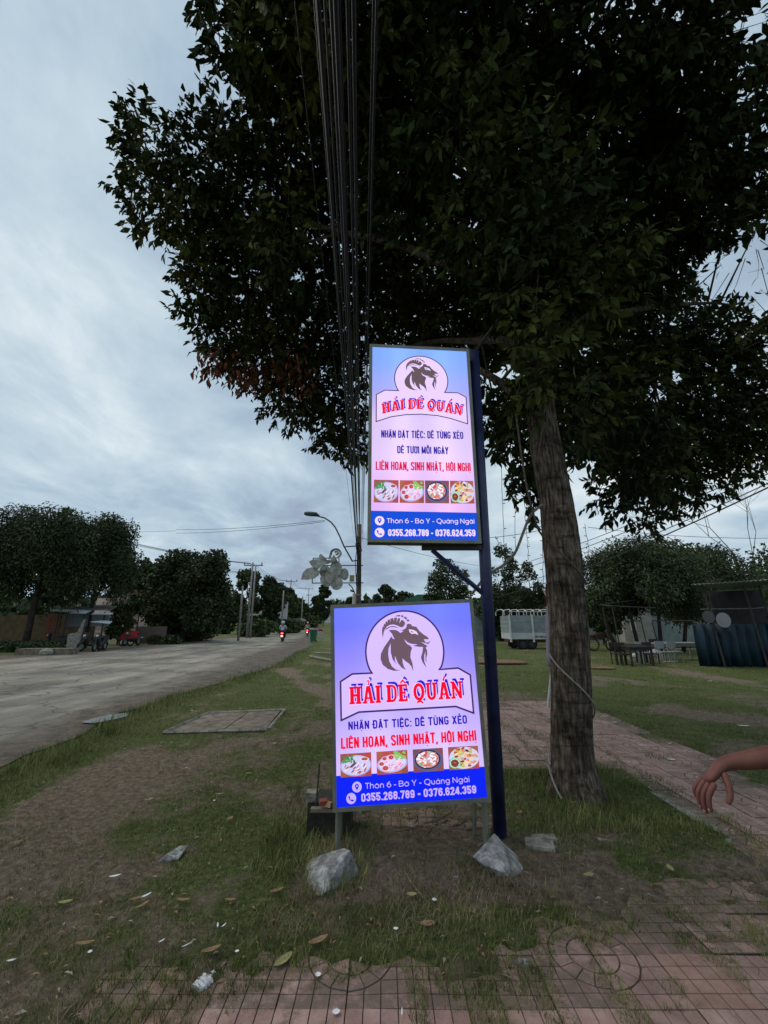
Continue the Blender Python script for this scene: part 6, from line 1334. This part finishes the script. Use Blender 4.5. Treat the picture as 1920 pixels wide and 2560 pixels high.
sh = thing('tarpaulin_shed', 'dark open shed with blue tarpaulin walls at the right edge', 'shed', tuple(gnd(1830, 1640))); Ys = 16.0
l_, r_ = at(1752, 1635, Ys), at(2080, 1635, Ys); zr_ = at(1795, 1464, Ys).z
corr(MB(), (l_.x - .1, Ys - .3, zr_), (r_.x, Ys - 1.5, zr_ + .25), (r_.x + 2, Ys + 5, zr_ + .4), (at(1815, 1464, Ys + 5).x, Ys + 5, zr_ + .25), 34, .04).build('roof', mat('shed_roof', (.16, .20, .19), .5, (.22, .26, .25), 3), sh)
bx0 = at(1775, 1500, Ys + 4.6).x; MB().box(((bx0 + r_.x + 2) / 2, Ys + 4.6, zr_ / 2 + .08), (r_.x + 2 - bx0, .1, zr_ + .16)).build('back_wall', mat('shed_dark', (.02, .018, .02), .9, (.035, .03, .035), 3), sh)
for x, yb in ((1758, 1475), (1860, 1470), (1900, 1466)): p = at(x, 1475, Ys); MB().tube([(p.x + .25, Ys, 0), (p.x, Ys, zr_)], .04, 6).build('post', M_DARK, sh)
zt_ = at(1850, 1560, Ys).z; mb = MB(); nn_ = 60; vs_ = []; fs = []
for i in range(nn_ + 1):
    u = i / nn_; x = l_.x + (r_.x - l_.x) * u; y = Ys + .15 + .12 * math.sin(i * 1.3) + .1 * nz(i, 0, 1, .5); vs_ += [(x, y, .02), (x, y + .03, zt_ * .5), (x, y - .02, zt_ + .06 * nz(i, 3, 1, .3))]
    if i: k = 3 * i; fs += [(k - 3, k, k + 1, k - 2), (k - 2, k + 1, k + 2, k - 1)]
mb.add(vs_, fs); ob = mb.build('tarpaulin', mat('blue_tarpaulin', (.006, .018, .03), .6, (.009, .028, .045), 1.2, .2, c3=(.014, .042, .062)), sh, smooth=True); so = ob.modifiers.new('thick', 'SOLIDIFY'); so.thickness = .01
MB().tube([at(1752, 1523, Ys), at(1885, 1521, Ys), at(2080, 1500, Ys)], .02, 5).build('rail', M_STEEL, sh); MB().tube([at(1790, 1478, Ys), at(2080, 1462, Ys)], .02, 5).build('rail', M_STEEL, sh)
for k, (x, y, r) in enumerate(((1809, 1550, .27), (1772, 1542, .22))):
    c_ = at(x, y, Ys - .3); o = thing('round_lamp_shade', ['larger pale round reflector hanging at the shed front', 'dimmer round reflector left of the larger one'][k], 'lamp shade', tuple(c_), 'round reflectors at the shed front'); m_ = mat('reflector_pale' if k == 0 else 'reflector_dim', (.26, .25, .27) if k == 0 else (.09, .085, .085), .4)
    MB().tube([c_, c_ + Vector((0, .05, 0)), c_ + Vector((0, .16, 0))], [r, r * .9, r * .3], 20).build('shade', m_, o, smooth=False); MB().tube([c_ + Vector((0, -.012, 0)), c_ + Vector((0, 0, 0))], r * .55, 16).build('inner_ring', m_, o); MB().tube([c_ + Vector((0, .1, r * .6)), Vector((c_.x, c_.y + .1, zr_))], .01, 4).build('cord', M_CABLE, o)

cu = thing('cultivator', 'rusty low wheeled farm implement in the grass just right of the trunk', 'farm implement', (at(1497, 1620, 26).x, 26, 0)); p = Vector(cu.location)
for dx in (-.45, .62): MB().torus((p.x + dx, 25.7, .38), .33, .05, 'y').build('wheel', M_DARK, cu)
MB().tube([p + Vector((-.9, 0, .75)), p + Vector((-.3, 0, .85)), p + Vector((.3, 0, .95)), p + Vector((.75, 0, .7))], [.06, .1, .14, .05], 7).build('beam', MATS['rust_red'], cu); MB().box(p + Vector((.1, 0, .8)), (.5, .4, .3)).build('engine', M_DARK, cu)
# rolled parasol behind the trunk
pr = thing('rolled_parasol', 'rolled white and maroon parasol standing against the back of the trunk', 'parasol', (at(1378, 1700, 4.85).x, 4.85, 0))
P_ = lambda x, y: at(x, y, 4.85)
MB().tube([P_(1372, 1455), P_(1376, 1560), P_(1381, 1640), P_(1378, 1668)], [.02, .055, .065, .035], 10).build('canopy', mat('parasol_lilac', (.24, .21, .28), .85, (.32, .28, .35), 10), pr, smooth=True)
MB().tube([P_(1366, 1460), P_(1371, 1500), P_(1370, 1570)], [.012, .03, .01], 8).build('red_panel', mat('parasol_maroon', (.12, .025, .02), .85), pr); MB().tube([P_(1381, 1560), P_(1384, 1600), P_(1380, 1640)], [.045, .075, .05], 9).build('lower_panel', mat('parasol_plum', (.09, .045, .05), .85), pr)
MB().prism([(1360, 1478), (1368, 1468), (1370, 1500)], P_, (0, .02, 0)).build('loose_flap', M_PAPER, pr); MB().tube([P_(1375, 1440), P_(1374, 1470)], .012, 6).build('finial', M_DARK, pr)
MB().tube([P_(1384, 1640), P_(1377, 1700), P_(1370, 1770)], .016, 8).build('pole', M_WHITE, pr)
# ------------------------------------------------------------------ rocks and things on the near ground
M_ROCK = mat('grey_granite', (.12, .122, .115), .88, (.25, .25, .24), 14, 1.0, c3=(.40, .40, .39), detail=12, bscale=40)
def hull_rock(pts, name, label, cat, loc, noise_=.01, group=None):
    """convex hull of given points, subdivided and roughened so facets stay readable"""
    import bmesh
    bm = bmesh.new()
    for p in pts: bm.verts.new(Vector(p))
    r = bmesh.ops.convex_hull(bm, input=bm.verts); bmesh.ops.delete(bm, geom=[g for g in r['geom_interior'] if isinstance(g, bmesh.types.BMVert)], context='VERTS')
    bmesh.ops.bevel(bm, geom=list(bm.edges), offset=.004, segments=1, affect='EDGES')
    bmesh.ops.triangulate(bm, faces=bm.faces); bmesh.ops.subdivide_edges(bm, edges=list(bm.edges), cuts=4, use_grid_fill=True)
    for v in bm.verts:
        q = v.co; d = nz(q.x, q.y, q.z * 9, 9) * noise_ + nz(q.x, q.z, q.y * 25, 25) * noise_ * .5 + nz(q.y, q.z, q.x * 60, 60) * noise_ * .3; v.co = q + Vector((d, nz(q.z, q.x, q.y * 11, 11) * noise_, d * .8))
    me = bpy.data.meshes.new(name); 
    for v in bm.verts: v.co -= Vector(loc)
    bm.to_mesh(me); bm.free(); me.materials.append(M_ROCK); o = bpy.data.objects.new(name, me); col.objects.link(o); o.location = loc
    return tagit(o, label, cat, group)
def RP(x, y, Y): return at(x, y, Y)
hull_rock([RP(768, 2162, 3.22), RP(800, 2138, 3.25), RP(860, 2120, 3.28), RP(874, 2124, 3.2), RP(893, 2180, 3.2), RP(815, 2228, 2.98), RP(782, 2190, 3.05), RP(845, 2165, 3.08), RP(905, 2196, 3.22), (-.55, 3.45, -.02), (-.28, 3.5, -.02), (-.24, 3.15, -.02), (-.42, 2.98, -.03), (-.52, 3.15, -.02)], 'rock', 'jagged grey rock weighing down the left leg of the lower sign', 'rock', (-.4, 3.2, 0), .007, 'rocks holding the sign legs')
hull_rock([RP(1235, 2082, 3.42), RP(1180, 2142, 3.32), RP(1205, 2158, 3.2), RP(1258, 2138, 3.24), RP(1285, 2168, 3.25), RP(1258, 2180, 3.14), RP(1262, 2110, 3.4), (.68, 3.36, -.02), (.98, 3.42, -.02), (.98, 3.18, -.02), (.72, 3.22, -.03), (.86, 3.12, -.02)], 'rock', 'pointed pale grey rock weighing down the right leg of the lower sign', 'rock', (.85, 3.3, 0), .006, 'rocks holding the sign legs')
for k, (x, y, s_, lb) in enumerate(((1145, 2218, .055, 'fist sized pale stone in front of the right rock'), (985, 2235 - 110, .05, 'small buff stone in the dry grass behind the two big rocks'), (878, 2310, .035, 'small pale pebble by the pavement edge left of centre'), (1190, 2123, .03, 'small pale pebble beside the right rock'), (430, 2150, .10, 'flat grey stone half sunk in the grass at left'), (1310, 2425, .045, 'round beige pebble on the front paving'), (1115, 2020, .05, 'small stone among the broken paving under the sign'), (1030, 2090 - 20, .05, 'yellowish stone at the edge of the broken paving'))):
    p = gnd(x, y); rg_ = random.Random(k); pts = [tuple(p + Vector((rg_.uniform(-1, 1) * s_, rg_.uniform(-1, 1) * s_, rg_.uniform(-.2, 1) * s_ * .8))) for _ in range(11)]
    hull_rock(pts, 'stone', lb, 'stone', tuple(p), .003, 'loose stones on the near ground')

# rusty angle bar stand left of the sign: plank on a block, upright rod, brick bits
st = thing('steel_stake', 'thin rusty steel rod standing upright left of the lower sign', 'stake', (at(790, 2012, 3.5).x, 3.5, .33)); MB().tube([at(799, 1908, 3.5), at(790, 2014, 3.5)], .006, 6).build('rod', M_DARK, st)
p0, p1 = at(782, 2024, 3.5), at(835, 2023, 3.45); MB().box((p0 + p1) / 2, (p1.x - p0.x + .02, .05, .022)).build('bar', mat('rusty_bar', (.10, .085, .06), .8, (.17, .15, .12), 8), st)
bl = thing('concrete_block', 'low dark concrete block half hidden in grass under the steel bar', 'block', (at(790, 2060, 3.7).x, 3.75, 0)); p = Vector(bl.location)
MB().box((p.x + .10, 3.82, .11), (.34, .26, .28)).build('block', mat('dark_concrete', (.022, .022, .017), .95, (.05, .048, .038), 9, .5), bl); MB().box((p.x - .03, 3.66, .31), (.09, .09, .06)).build('lump', M_CONC, bl)  # whole block in a very dark mottled tone
for k, (x, y, an) in enumerate(((808, 2003, .3), (822, 2009, -.5))):
    c_ = at(x, y + 2, 3.47); MB().box(c_, (.055, .04, .032), rot=Matrix.Rotation(an, 3, 'Z') @ Matrix.Rotation(.2 * (-1) ** k, 3, 'X')).build('brick_fragment', mat('brick_orange' if k else 'brick_red2', (.38, .22, .12) if k else (.24, .07, .05), .9), loc=tuple(c_), label=['red brick fragment resting on the steel bar beside the rod', 'pale orange brick fragment resting on the steel bar nearest the sign'][k], cat='brick', group='brick fragments on the bar')
a_, b_ = gnd(1300, 2166), gnd(1374, 2161); MB().box((a_ + b_) / 2 + Vector((0, 0, .022)), ((b_ - a_).length, .045, .012), rot=Matrix.Rotation(.05, 3, 'Z')).build('broken_strip', mat('chipped_white', (.45, .46, .42), .7, (.20, .22, .17), 25, lo=.5, hi=.7), loc=tuple(a_), label='short flat white broken strip lying right of the right rock', cat='strip')
a_ = gnd(1350, 2110); MB().box((1.14, 3.55, .03), (.20, .13, .03), rot=Matrix.Rotation(-.25, 3, 'Z')).build('concrete_chip', M_CONC, loc=(1.14, 3.55, 0), label='flat grey concrete chip at the corner of the tree planter', cat='concrete chip')
mb = MB(); rg_ = random.Random(11)
for k in range(16):
    x, y = rg_.uniform(1000, 1190), rg_.uniform(2030, 2100); p = gnd(x, y) + Vector((0, 0, .02)); an = rg_.uniform(0, 6.28); pts = [p]
    for q in range(6): an += rg_.uniform(-.5, .5); pts.append(pts[-1] + Vector((math.cos(an) * .07, math.sin(an) * .07, rg_.uniform(-.008, .010))))
    mb.tube(pts, [.008 - .001 * q for q in range(7)], 5)
mb.build('roots', M_TWIG, loc=tuple(gnd(1100, 2070)), label='dark dead twigs and roots over the broken paving under the sign', kind='stuff')

# litter
def curled(name, px_, py_, ln_, wd_, m_, ang, label, cat, curl=.5, group=None, n=5):
    p = gnd(px_, py_); p.z = max(gz(p.x, p.y), .0) + .022; mb = MB(); vs_ = []
    for i in range(n + 1):
        u = i / n; w = wd_ * math.sin(math.pi * (.08 + .88 * u)) ** .7; a_ = curl * (u - .5) * 2; z = .35 * ln_ * curl * ((u - .5) * 2) ** 2 * .5
        for s_, zz_ in ((-1, .3), (0, 0), (1, .3)):
            x, y = (u - .5) * ln_, s_ * w / 2; vs_.append((p.x + x * math.cos(ang) - y * math.sin(ang), p.y + x * math.sin(ang) + y * math.cos(ang), p.z + z + zz_ * w * abs(curl)))
    fs = [q for i in range(n) for q in ((i * 3, i * 3 + 3, i * 3 + 4, i * 3 + 1), (i * 3 + 1, i * 3 + 4, i * 3 + 5, i * 3 + 2))]; mb.add(vs_, fs)
    return mb.build(name, m_, loc=tuple(p), label=label, cat=cat, group=group)
LV = [(38, 2118, .13, .035, .6, M_DRY, 'brown curled leaf at the far left edge of the ground'), (370, 2010, .12, .04, .4, M_YEL, 'pale yellow leaf on bare earth in the left middle'), (547, 2005, .11, .035, .2, M_YEL, 'pale leaf right of the yellow one on bare earth'),
      (160, 2272, .12, .04, .3, M_YEL, 'olive curled leaf in the grass at lower left'), (335, 2278, .11, .03, .5, M_DRY, 'tan leaf left of a grey scrap in the lower grass'), (350, 2300, .14, .03, 1.0, M_DRY, 'long brown leaf pointing up under the grey scrap'), (455, 2279, .12, .035, 0, M_DRY, 'rusty leaf right of the grey scrap'), (573, 2281, .10, .03, .05, M_DRY, 'short rusty leaf in the middle of the lower grass'),
      (525, 2408, .15, .04, .5, M_DRY, 'broad brown dead leaf above the crushed bottle'), (708, 2420, .17, .06, .95, M_YEL, 'big olive yellow leaf on the front paving'), (795, 2385, .17, .05, .6, M_DRY, 'long tan leaf across the front paving'), (205, 2402, .14, .035, .2, M_DRY, 'dark brown leaf in the lower left grass'), (690, 2260, .14, .04, .5, M_DRY, 'rust leaf near the left rock'),
      (1070, 2345, .12, .06, .2, M_DRY, 'curled orange brown leaf on the middle paving'), (1680, 2200, .12, .05, 1.4, M_YEL, 'upright yellowish leaf on the right paving'), (1475, 2213, .11, .05, .2, M_YEL, 'crumpled pale leaf left of the upright one'), (1030, 2262, .09, .05, .1, M_YEL, 'cream leaf below the pale stone'), (1020, 2070 - 30, .11, .03, .2, M_DRY, 'orange leaf on soil beneath the lower sign'), (1010, 2032, .07, .03, .5, M_YEL, 'small yellow leaf just beneath the lower sign'), (1223, 2190, .08, .05, 1.5, M_YEL, 'yellow leaf standing at the foot of the right rock'), (1435, 2025, .1, .05, .3, M_DRY, 'orange leaf in the grass at the trunk foot'), (573, 2065, .1, .06, 1.3, M_DRY, 'pale folded leaf on bare earth left of the sign'), (620, 1948, .1, .05, 0, M_YEL, 'pale leaf pair on earth left of the lower sign'), (1300, 2090 - 40, .12, .06, .8, M_DRY, 'brown leaf between pole and trunk')]
for x, y, l_, w_, an, m_, lb in LV: curled('fallen_leaf', x, y, l_ * .62, w_ * .75, m_, an, lb, 'leaf', .45, 'dead leaves scattered on the near ground')
SC = [(283, 2222, .10, .03, .4, 'white torn paper strip in the left grass'), (360, 2271, .10, .025, .9, 'grey white paper scrap among brown leaves'), (541, 2350, .06, .012, 1.9, 'left half of a small white v shaped scrap'), (557, 2348, .05, .012, 1.2, 'right half of a small white v shaped scrap'), (400, 2392, .05, .014, .9, 'short bright stick by the lower left grass'), (462, 2402, .07, .01, .8, 'thin white stick in the lower grass'), (590, 2411, .03, .025, .3, 'small white scrap right of the crushed bottle'), (218, 2425, .03, .03, .3, 'tiny bright scrap in the lower left corner grass'), (24, 2423, .06, .02, .3, 'pale scrap at the far left bottom edge'), (795, 2456, .04, .04, .3, 'bluish white scrap on the front paving'), (840, 2551, .05, .04, .3, 'white scrap at the bottom edge of the paving'), (990, 2359, .04, .03, 0, 'white scrap on the grass strip in front'), (1087, 2285, .04, .04, 0, 'crumpled white scrap below the dry grass'), (1005, 2556, .06, .008, 1.5, 'thin white stick at the bottom edge'), (465, 1925, .05, .015, 1.5, 'upright white scrap on bare earth'), (403, 1864, .04, .02, 1.4, 'small white scrap in the verge grass'), (310, 1881, .04, .02, .3, 'pale scrap in the green verge'), (534, 2019, .03, .03, 0, 'round white scrap left of the sign'), (428, 1861, .05, .02, 0, 'white scrap beside the other verge scrap'), (685, 1868, .07, .03, .1, 'pale scrap near the drain cover corner'), (1537, 1810, .12, .05, 0, 'bright white scrap on the grass right of the trunk'), (1675, 1904 - 40, .1, .03, .4, 'white scrap at the grass edge right of the trunk'), (1860, 1823, .25, .08, -.2, 'larger pale scrap in the field near the right edge'), (1775, 1705, .3, .08, .2, 'long pale scrap far in the right field'), (1680, 1905, .14, .06, 0, 'torn white paper on the sunlit paving'), (1283, 1686, .12, .04, 0, 'small white scrap in the field left of the trunk'), (1290, 1777, .10, .05, 0, 'white scrap on the paving behind the pole'), (480, 1780, .06, .06, .1, 'pale round scrap on the verge above the drain cover'), (600, 1774, .06, .04, .5, 'white scrap behind the drain cover')]
for x, y, l_, w_, an, lb in SC: curled('litter_scrap', x, y, l_ * .65, w_ * .7, M_PAPER, an, lb, 'litter', .3, 'white litter scraps on the ground', 3)
mb = MB(); rg_ = random.Random(21)                 # crumbs of leaf and twig nobody would count
for k in range(2200):
    y = 2.1 + rg_.random() ** 1.6 * 7; x = rg_.uniform(-.95, .95) * (y * .95 + .3)
    if x < near_edge(y) + .2: continue
    z = gz(x, y) + .012; a_ = rg_.uniform(0, 6.28); l_ = rg_.uniform(.006, .024); w_ = l_ * rg_.uniform(.15, .5); c, s_ = math.cos(a_), math.sin(a_)
    mb.add([(x - c * l_, y - s_ * l_, z), (x + s_ * w_, y - c * w_, z + .006), (x + c * l_, y + s_ * l_, z + .003), (x - s_ * w_, y + c * w_, z + .008)], [(0, 1, 2, 3)], 0 if rg_.random() < .8 else 1)
mb.build('leaf_litter', [M_DRY, mat('pale_crumb', (.28, .25, .20), .9)], kind='stuff')
# crushed bottle
bo = thing('crushed_bottle', 'crushed clear plastic bottle lying on the front paving', 'bottle', tuple(gnd(508, 2468))); p = Vector(bo.location) + Vector((0, 0, .018))
dv = (gnd(530, 2448) - gnd(488, 2488)); dv.z = 0; L_ = dv.length; dv.normalize(); sd = Vector((dv.y, -dv.x, 0)); vs_ = []; fs = []; nr, na = 12, 12
for i in range(nr + 1):
    u = i / nr - .5; r = .026 * (1 if abs(u) < .38 else (.5 if u > 0 else .85)) * (1 + .16 * math.sin(i * 2.3))
    for k in range(na):
        a_ = 2 * math.pi * k / na; vs_.append(p + dv * u * L_ * .9 + sd * r * 1.35 * math.cos(a_) * (1 + .15 * nz(i, k, 0, .9)) + Vector((0, 0, r * .6 * math.sin(a_) * (1 + .4 * nz(i, k, 3, .8)))))
    if i: fs += [((i - 1) * na + k, (i - 1) * na + (k + 1) % na, i * na + (k + 1) % na, i * na + k) for k in range(na)]
MB().add(vs_, fs + [tuple(range(na))[::-1], tuple(nr * na + k for k in range(na))]).build('bottle_body', mat('cloudy_plastic', (.40, .41, .43), .25, (.60, .62, .66), 40, spec=.6), bo)
MB().tube([p + dv * L_ * .46, p + dv * L_ * .62], .013, 10).build('cap', M_WHITE, bo)
for k, pts in enumerate((((1010, 2190), (1035, 2230), (1060, 2262), (1068, 2300)), ((880, 2240), (930, 2225), (975, 2215)), ((930, 2400 - 20), (905, 2392), (890, 2400)))):
    MB().tube([gnd(*q) + Vector((0, 0, .03)) for q in pts], .0035, 4).build('twig', mat('straw_twig', (.25, .21, .15), .9), loc=tuple(gnd(*pts[0])), label=['pale bent twig lying in front of the pale stone', 'pale twig lying between the two big rocks', 'short pale twig on the front paving'][k], cat='twig')

# ------------------------------------------------------------------ person reaching in from the right
pe = thing('person', 'person at the right edge of whom only a bare forearm and drooping hand show', 'person', (1.95, 1.32, 0))
sh_r, el_, wr = Vector((1.74, 1.46, 1.42)), Vector((1.50, 1.45, 1.225)), at(1808, 1908, 1.60)
pts = [(1.92, 1.28, .96), (1.91, 1.28, 1.12), (1.88, 1.28, 1.32), (1.86, 1.28, 1.45), (1.84, 1.28, 1.53), (1.82, 1.28, 1.63), sh_r, el_, wr, (1.86, 1.08, 1.42), (1.98, 1.02, 1.15), (2.0, 1.05, .90),
       (1.92, 1.38, .92), (1.86, 1.39, .50), (1.96, 1.39, .09), (1.82, 1.39, .035), (1.94, 1.18, .92), (2.0, 1.17, .50), (2.16, 1.17, .12), (2.03, 1.17, .05), wr.lerp(el_, .5)]
ed = [(0, 1), (1, 2), (2, 3), (3, 4), (4, 5), (3, 6), (6, 7), (7, 20), (20, 8), (3, 9), (9, 10), (10, 11), (0, 12), (12, 13), (13, 14), (14, 15), (0, 16), (16, 17), (17, 18), (18, 19)]
rd = [.13, .12, .14, .09, .055, .095, .065, .047, (.030, .024), .065, .045, .035, .10, .062, .04, .035, .10, .062, .04, .035, .042]
# hand: palm then five unequal bent fingers, same body mesh chain roots inside the palm
hx = Vector((-.80, 0, -.60)).normalized(); yv = Vector((0, 1, 0)); palm = wr + Vector((-.045, .0, -.035)); kn = wr + Vector((-.075, 0, -.062))
k0 = len(pts); pts += [palm, kn]; ed += [(8, k0), (k0, k0 + 1)]; rd += [(.036, .017), (.037, .016)]
body = skin('body', pts, ed, rd, M_SKIN, pe, sub=2, root=0)
for i, (dy, l1, spread) in enumerate(((-.030, .068, -.10), (-.010, .080, -.03), (.011, .076, .03), (.030, .062, .10))):
    b0 = kn + yv * dy * .9 - hx * .02; d1 = (Vector((-.55, spread, -.80))).normalized(); d2 = Vector((-.20 + .12 * i, spread, -.97)).normalized(); d3 = Vector((.12 + .1 * i, spread, -.98)).normalized()
    q = [b0, kn + yv * dy + d1 * .012, kn + yv * dy + d1 * l1 * .5, kn + yv * dy + d1 * l1 * .5 + d2 * l1 * .36, kn + yv * dy + d1 * l1 * .5 + d2 * l1 * .36 + d3 * l1 * .30]
    skin('finger', q, [(0, 1), (1, 2), (2, 3), (3, 4)], [.0095, .0095, .0088, .0080, .0062], M_SKIN, pe, sub=2)
q = [wr + Vector((-.02, -.020, -.02)), wr + Vector((-.028, -.045, -.052)), wr + Vector((-.038, -.056, -.082)), wr + Vector((-.052, -.056, -.104))]
skin('thumb', q, [(0, 1), (1, 2), (2, 3)], [.013, .0115, .0100, .0075], M_SKIN, pe, sub=2)
nm = MB()
for ch in [c_ for c_ in pe.children if c_.name.startswith('finger')]:
    zs = sorted(ch.data.vertices, key=lambda v: v.co.z)[:6]; c_ = sum((v.co for v in zs), Vector()) / len(zs) + worigin(pe); nm.ell(c_ + Vector((-.006, 0, .007)), (.003, .0045, .006), 8, 6)
nm.build('fingernails', mat('nail', (.34, .17, .13), .35), pe, smooth=True, kind='stuff')
skin('shirt', pts[:4] + [sh_r, sh_r.lerp(el_, .45), pts[9], Vector(pts[9]).lerp(Vector(pts[10]), .5)], [(0, 1), (1, 2), (2, 3), (3, 4), (4, 5), (3, 6), (6, 7)], [.155, .145, .165, .11, .085, .07, .085, .07], mat('shirt_blue', (.05, .08, .14), .85, (.07, .11, .18), 8), pe)
skin('trousers', [pts[0], pts[12], pts[13], Vector(pts[14]) + Vector((0, 0, .04)), pts[16], pts[17], Vector(pts[18]) + Vector((0, 0, .04))], [(0, 1), (1, 2), (2, 3), (0, 4), (4, 5), (5, 6)], [.15, .12, .08, .06, .12, .08, .06], mat('trousers_grey', (.05, .05, .055), .9), pe)
hd_ = Vector((1.82, 1.28, 1.66)); MB().ell(hd_ + Vector((.015, 0, .035)), (.105, .088, .10), 16, 10).build('hair', M_HAIR, pe, smooth=True)
MB().ell(hd_ + Vector((-.012, 0, -.012)), (.092, .072, .118), 18, 14).build('face', M_SKIN, pe, smooth=True)
mb = MB(); mb.ell(hd_ + Vector((-.103, 0, -.015)), (.018, .012, .022), 8, 6)
for s_ in (-1, 1): mb.ell(hd_ + Vector((0, s_ * .075, -.01)), (.02, .01, .03), 8, 6)
mb.build('nose_and_ears', M_SKIN, pe, smooth=True)
mb = MB()
for s_ in (-1, 1): mb.ell(hd_ + Vector((-.088, s_ * .03, .008)), (.01, .014, .008), 8, 6)
mb.build('eye', M_WHITE, pe); MB().ell(hd_ + Vector((-.092, 0, -.06)), (.012, .024, .006), 8, 6).build('mouth', mat('lip', (.25, .07, .06), .5), pe)
for s_, (x, y) in enumerate(((1.90, 1.39), (2.10, 1.17))): MB().ell((x, y, .045), (.14, .05, .05), 12, 8).build('shoe', M_BLACK, pe, smooth=True)

# ------------------------------------------------------------------ grass: individual blades as meshes of many
def grass(name, n, ymin, ymax, hmin, hmax, w, m_, fn, seed, lean=.6):
    rg = np.random.default_rng(seed); t_ = rg.random(n); y = ymin * (ymax / ymin) ** t_; x = rg.uniform(-1, 1, n) * (y * .97 + .55)
    keep = np.fromiter((fn(a, b) > r for a, b, r in zip(x, y, rg.random(n))), bool, n); x, y = x[keep], y[keep]; n = len(x)
    z = np.fromiter((gz(a, b) for a, b in zip(x, y)), float, n) - .004
    z = np.fromiter((.006 if (b < 9.6 and -1.8 < a < 4.3 and tiles_open(a, b) > .12) else c for a, b, c in zip(x, y, z)), float, n)
    an = rg.uniform(0, 6.28, n); ca, sa = np.cos(an), np.sin(an); sc = np.sqrt(np.clip(y / 3.0, .8, 6)); hv = np.fromiter((1 + .8 * nz(a, b, 9, 1.5) + (.9 if (near_edge(b) + .05 < a < near_edge(b) + .8) else 0) for a, b in zip(x, y)), float, n)
    hh = rg.uniform(hmin, hmax, n) * np.clip(hv, .35, 2) * np.where(y > 12, 1.4, 1); ww = w * sc * rg.uniform(.6, 1.3, n); ln_ = hh * rg.uniform(.1, lean * 2, n); lx, ly = np.cos(an + 1.5 + rg.normal(0, .6, n)) * ln_, np.sin(an + 1.5 + rg.normal(0, .6, n)) * ln_
    V_ = np.empty((n, 5, 3))
    V_[:, 0] = np.stack([x - ca * ww, y - sa * ww, z], 1); V_[:, 1] = np.stack([x + ca * ww, y + sa * ww, z], 1); V_[:, 2] = np.stack([x + ca * ww * .7 + lx * .4, y + sa * ww * .7 + ly * .4, z + hh * .62], 1); V_[:, 3] = np.stack([x - ca * ww * .7 + lx * .4, y - sa * ww * .7 + ly * .4, z + hh * .62], 1); V_[:, 4] = np.stack([x + lx, y + ly, z + hh], 1)
    q = np.array([[0, 1, 2], [0, 2, 3], [3, 2, 4]]); Fc = (np.arange(n)[:, None, None] * 5 + q[None]).reshape(-1, 3)
    o = np_mesh(name, V_.reshape(-1, 3), Fc, m_, kind='stuff'); return o
M_G1 = mat('grass_blade', (.066, .084, .024), .7, (.115, .142, .040), 2, c3=(.21, .21, .08), island=.4, spec=.2)
M_G2 = mat('dry_grass_blade', (.11, .085, .052), .85, (.17, .135, .085), 3, c3=(.25, .20, .135), island=.35, spec=.15)
def on_tiles(x, y): return tiles_open(x, y) if (x > -1.8 and y < 9.6 and x < 4.3) else -1
STR = [.136, .436, .736, 1.036, 1.636, 1.936, 2.236, 2.836]
def gden(x, y):
    if x < near_edge(y) + .06 + .1 * nz(x, y, 3, 2): 
        return 0 if x > far_edge(y) - .3 else .25
    t_ = on_tiles(x, y)
    if t_ > -.05:
        s = min(abs(x - q + .02 * nz(x, y, 5, 6)) for q in STR); f = nz(x, y, 12, 1.6)
        k = 0
        if s < .055 * (1 + f * 2.0): k = 1.0 if f > -.3 else .4
        if min(abs(((y - 2.55) / .3) % 1), 1 - ((y - 2.55) / .3) % 1) < .06 and f > .1: k = max(k, .35)
        if t_ < .5: k = max(k, .9 * (1 - t_ * 2.0))
        if f + nz(x, y, 22, 5) * .6 > .38: k = max(k, .6)
        return k
    d = dirt(x, y); return max(.04, min(1, 1.2 - 1.4 * d)) * (.8 if y < 6 else .95)
grass('grass', 520000, 1.9, 34, .012, .040, .0015, M_G1, gden, 1)
def gedge(x, y):
    t_ = on_tiles(x, y) if x > -1.7 else -1
    return (.95 if -.25 < t_ < .4 else 0) * (.75 + .7 * nz(x, y, 31, 2.5))
grass('grass', 260000, 1.9, 9, .018, .05, .0015, M_G1, gedge, 4)
def gdry(x, y):
    if x < near_edge(y) + .1 or on_tiles(x, y) > .05: return 0
    k = .30
    if -.7 < x < 1.4 and 2.6 < y < 3.9: k = .95
    if PL[0] < x < PL[1] and PL[2] < y < PL[3]: k = .5
    return k * (.6 + .8 * nz(x, y, 15, 2))
grass('dry_grass', 190000, 1.9, 12, .015, .05, .0016, M_G2, gdry, 2, .9)
def tall(x, y):
    r = math.hypot(x - 1.83, y - 4.5); k = 0
    if PL[0] + .03 < x < PL[1] - .03 and PL[2] + .05 < y < PL[3]: k = .9
    if r < .26: k = 0
    if near_edge(y) + .05 < x < near_edge(y) + .55 and y < 26: k = max(k, .75 + nz(x, y, 2, 1.2))
    if -.9 < x < -.1 and 3.0 < y < 4.6: k = max(k, .55 + nz(x, y, 4, 2))
    if math.hypot(x + .42, y - 3.25) < .38: k = max(k, .4)
    return k
grass('tall_grass', 240000, 2.4, 26, .04, .11, .0018, M_G1, tall, 3, .55)

# house keeping: every top level object that is part of the setting
for o in bpy.data.objects:
    if o.parent is None and o.type in {'MESH', 'EMPTY'} and not o.get('label') and not o.get('kind'): print('UNTAGGED', o.name)
